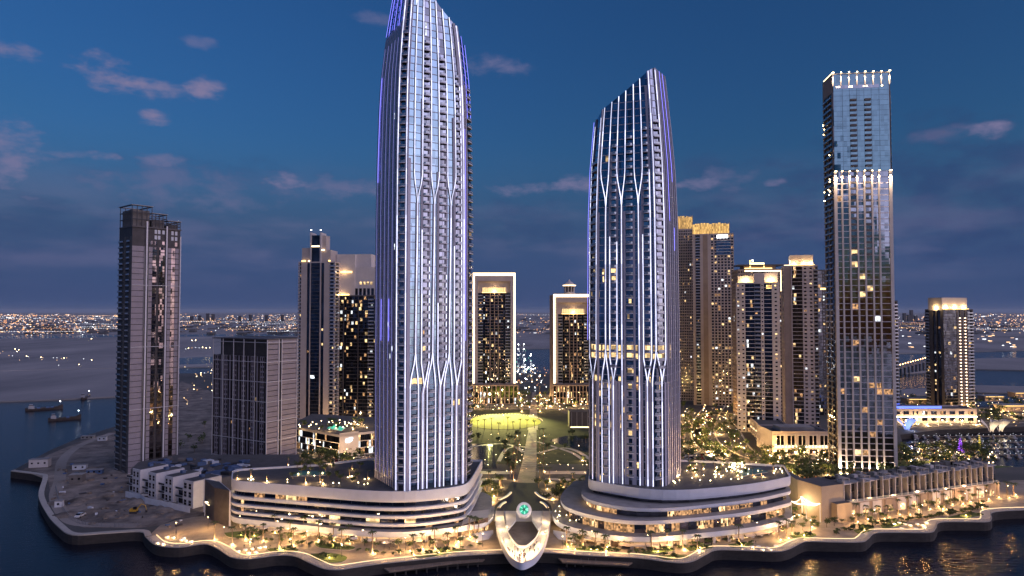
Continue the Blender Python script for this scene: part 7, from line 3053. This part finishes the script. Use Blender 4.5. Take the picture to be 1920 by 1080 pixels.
# wire fence round the bare plot
fc = thing('site_fence', 'thin post and rail fence along the edge of the bare construction plot', 'fence', G(150, 985, 4))
fpts = spline([G(x, y, 4.03) for x, y in [(104, 915), (112, 945), (130, 972), (160, 984), (215, 988), (262, 986)]], 7)
for q in fpts:
    mb = MB()
    mb.box(q + Vector((0, 0, 1.0)), (.12, .12, 2.0), 'steel')
    mb.build('post', fc)
mb = MB()
for q0, q1 in zip(fpts, fpts[1:]):
    for z in (.3, 1.1, 1.9):
        mb.tube([q0 + Vector((0, 0, z)), q1 + Vector((0, 0, z))], .05, 'steel', 4, False)
mb.build('wire', fc, 'stuff')

# ------------------------------------------------------------------ the far city
fm = MB()
r_ = random.Random(3)
for i in range(8500):
    y = 589.6 + 43 * r_.random() ** 1.25
    x = r_.uniform(-60, 1980)
    Y = CAMZ / ((y - HOR) / FOC)
    if Y < 2300:
        continue
    if x > 1100 and y > 624 and r_.random() < .6:
        continue
    if 336 < x < 860 and y > 626:
        continue
    cl = math.sin(x * .021 + y * .3) + math.sin(x * .0093 + 1.7) + math.sin(y * .9 + x * .004)
    if cl < r_.uniform(-1.8, 1.0):
        continue
    q = P(x, Y)
    s = Y / 1280 * r_.uniform(.3, .8)
    m = r_.choices(['far_warm', 'far_white', 'far_amber', 'far_dim'], [5, 3, 3, 7])[0]
    if r_.random() < .06:
        fm.box((q.x, q.y, 5), (s * r_.uniform(5, 12), s, s * .8), m)
    else:
        fm.box((q.x, q.y, r_.uniform(3, 25)), (s * r_.uniform(1, 1.9), s, s * r_.uniform(.8, 1.2)), m)
for i in range(34):           # lamp rows along far roads
    y0 = 590 + 36 * r_.random() ** 1.3
    x0, y1_ = r_.uniform(-60, 1900), y0 + r_.uniform(-1.6, 1.6)
    ln = r_.uniform(60, 260)
    m = r_.choice(['far_warm', 'far_amber', 'far_white', 'far_warm'])
    for q in range(int(ln / 3.2)):
        t = q / (ln / 3.2)
        y = y0 + (y1_ - y0) * t
        Y = min(24000, CAMZ / max(.004, (y - HOR) / FOC))
        p = P(x0 + ln * t, Y)
        s = Y / 1280 * r_.uniform(.3, .6)
        fm.box((p.x, p.y, 9), (s, s, s), m)
o = fm.build('city_lights')
o['kind'] = 'stuff'
o['label'] = 'thousands of warm and white lights of the far city along the horizon'
fb = MB()
for i in range(900):
    y = 590 + 38 * r_.random() ** 1.2
    Y = CAMZ / ((y - HOR) / FOC)
    x = r_.uniform(-80, 2000)
    q = P(x, Y)
    fb.box((q.x, q.y, 1.5 + 5), (r_.uniform(15, 70), r_.uniform(15, 50), r_.uniform(4, 9)), r_.choice(['panel_dark', 'roof_grey', 'concrete_raw']))
for x, h_ in ((1695, 62), (1703, 50), (1708, 85), (1660, 40), (1716, 46), (1640, 35), (375, 45), (400, 55), (390, 60), (450, 44), (470, 52), (500, 48), (1735, 36), (530, 50), (360, 40)):
    q = P(x, 7000)
    fb.box((q.x, q.y, h_ * .7), (26, 26, h_ * 1.4), 'panel_dark')
o = fb.build('distant_buildings')
o['kind'] = 'stuff'
# lights on the sand beyond the creek
fm = MB()
for x, y in E3([(0, 915), (15, 905), (85, 890), (105, 895), (95, 905), (50, 928), (70, 930), (110, 955), (150, 932), (160, 935), (230, 938), (240, 940), (300, 942), (320, 942), (345, 945), (360, 943), (375, 942), (320, 955), (235, 952), (470, 948), (515, 955), (330, 985), (445, 980), (515, 830),
                (1080, 840), (1100, 838), (1045, 890), (1060, 886), (1080, 884), (1100, 882), (1120, 884), (1140, 880), (1160, 884), (1180, 882), (1100, 1035), (1130, 1030), (1170, 1025), (1190, 1015), (1150, 1030)], 0, 360, 3):
    p = G(x, y, 1.5)
    fm.blob((p.x, p.y, 5), p.y / 1280 * .6, r_.choice(['bulb_warm', 'far_warm', 'far_white']))
for i in range(60):
    x, y = r_.uniform(968, 1028), r_.uniform(690, 735)
    p = G(x, y, 4)
    fm.blob((p.x, p.y, r_.uniform(5, 12)), p.y / 1280 * r_.uniform(.4, .9), r_.choice(['bulb_warm', 'far_warm', 'bulb_white', 'far_amber']))
for i in range(26):
    x, y = r_.uniform(968, 1000), r_.uniform(670, 706)
    p = G(x, y, 1.5)
    fm.blob((p.x, p.y, r_.uniform(4, 18)), p.y / 1280 * r_.uniform(.5, 1.1), r_.choice(['far_white', 'bulb_white', 'teal_pale']))
for i in range(70):
    x, y = r_.uniform(1690, 1925), r_.uniform(742, 800)
    p = G(x, y, 4)
    fm.blob((p.x, p.y, r_.uniform(5, 9)), p.y / 1280 * r_.uniform(.3, .7), r_.choice(['bulb_warm', 'far_warm', 'far_amber']))
for i in range(40):
    x, y = r_.uniform(1690, 1925), r_.uniform(628, 655)
    p = G(x, y, 1.5)
    fm.box((p.x, p.y, 6), (p.y / 1280 * r_.uniform(.6, 6), 4, p.y / 1280 * .7), r_.choice(['far_warm', 'far_white', 'far_dim']))
for xr, yr, n_, mx in (((1278, 1400), (768, 866), 170, .55), ((1400, 1560), (850, 896), 120, .4), ((865, 1108), (735, 772), 120, .7), ((562, 702), (788, 862), 70, .55), ((1690, 1925), (742, 802), 170, .55), ((1690, 1870), (838, 872), 120, .45), ((862, 1108), (812, 905), 50, .35),
                       ((338, 402), (690, 760), 26, .5), ((1030, 1105), (735, 765), 60, .7)):
    for i in range(n_):
        x, y = r_.uniform(*xr), r_.uniform(*yr)
        p = G(x, y, 4)
        fm.blob((p.x, p.y, r_.uniform(4.5, 8)), p.y / 1280 * r_.uniform(.25, 1) * mx * 1.2, r_.choice(['bulb_warm', 'bulb_warm', 'far_warm', 'bulb_amber', 'far_white']))
o = fm.build('scattered_lights')
o['kind'] = 'stuff'
# port crane by the channel, with white lights
for x, lab in ((972, 'left port crane with white lights across the channel'), (982, 'right port crane with white lights across the channel')):
    p = G(x, 676, 1.5)
    r = thing('port_crane', lab, 'crane', p)
    mb = MB()
    for sx in (-4, 4):
        mb.tube([p + Vector((sx, 0, 0)), p + Vector((sx * .6, 0, 34))], [.8, .5], 'steel', 5)
    for z in (10, 20, 30):
        mb.tube([p + Vector((-4 + z * .05, 0, z)), p + Vector((4 - z * .05, 0, z))], .4, 'steel', 4)
    mb.build('tower', r)
    mb = MB()
    mb.tube([p + Vector((-6, 0, 30)), p + Vector((18, 0, 33))], .6, 'steel', 4)
    mb.build('jib', r)
    mb = MB()
    for z in (12, 24, 34):
        mb.blob(p + Vector((0, -1, z)), .9, 'bulb_white')
    mb.build('crane_lamps', r, 'stuff')
# houses at the right rim of the marina and the small bright pavilion
for i, (x, y, wd, lab) in enumerate(((1858, 752, 22, 'low flat roofed house with an orange strip light, right of the lone tower'), (1895, 770, 26, 'pale low house at the right edge beyond the marina'), (1912, 745, 20, 'small dark house at the far right edge'), (1730, 757, 40, 'long low garden pavilion behind the marina arcade'))):
    p = G(x, y, 4)
    r = thing('garden_house', lab, 'house', p)
    mb = MB()
    mb.box((p.x, p.y, 7), (wd, 12, 6), 'brownstone')
    mb.build('wall', r)
    mb = MB()
    mb.box((p.x, p.y, 10.2), (wd + 2, 14, .4), 'roof_pale')
    mb.build('roof', r)
    mb = MB()
    mb.box((p.x, p.y - 6.5, 9.6), (wd * .9, .2, .3), 'led_gold')
    mb.build('eave_light', r)
    for k_ in range(4):
        mb = MB()
        mb.box((p.x - wd * .38 + k_ * wd * .25, p.y - 6.05, 6.5), (wd * .16, .1, 2.6), 'lit_dim')
        mb.build('window', r)
# pavilion by the park basin
p = G(1090, 800, 4)
r = thing('park_pavilion', 'dark cubic pavilion with bright base, left of the blue tower by the park', 'building', p)
mb = MB()
mb.box((p.x, p.y, 11), (22, 14, 14), 'panel_dark')
mb.build('wall', r)
for k_ in range(5):
    mb = MB()
    mb.box((p.x - 9 + k_ * 4.5, p.y - 7.1, 11), (.5, .3, 13), 'steel')
    mb.build('mullion', r)
mb = MB()
mb.box((p.x, p.y - 7.2, 4.8), (20, .3, .6), 'led_warm')
mb.build('base_light', r)

# ------------------------------------------------------------------ air: the evening haze over the creek
hm = bpy.data.materials.new('haze')
hm.use_nodes = True
hm.node_tree.nodes.remove(hm.node_tree.nodes['Principled BSDF'])
pv_ = hm.node_tree.nodes.new('ShaderNodeVolumePrincipled')
pv_.inputs['Color'].default_value = (.80, .87, .98, 1)
pv_.inputs['Density'].default_value = 1.4e-5
hm.node_tree.links.new(pv_.outputs[0], hm.node_tree.nodes['Material Output'].inputs['Volume'])
M['haze'] = hm
hz = MB()
hz.obox((-61000, -1500, -8), (122000, 0, 0), (0, 92500, 0), (0, 0, 330), 'haze')
o = hz.build('haze')
o['kind'] = 'stuff'


# rows whose members differ only by their place: say the place
ORD = 'leftmost second third fourth fifth sixth seventh eighth ninth tenth eleventh twelfth thirteenth fourteenth fifteenth sixteenth'.split()
bpy.context.view_layer.update()
groups = {}
for o in bpy.data.objects:
    if o.parent is None and o.get('group') and o.get('category'):
        groups.setdefault((o['group'], o['label']), []).append(o)
for (g, lab), lst in groups.items():
    if 1 < len(lst) <= 16 and len(lab.split()) <= 12:
        def col(o):
            l = o.matrix_world.translation
            return l.x / max(1.0, l.y)
        lst.sort(key=col)
        for i, o in enumerate(lst):
            o['label'] = lab + (', leftmost of its group' if i == 0 else ', rightmost of its group' if i == len(lst) - 1 else ', %s from the left' % ORD[i])
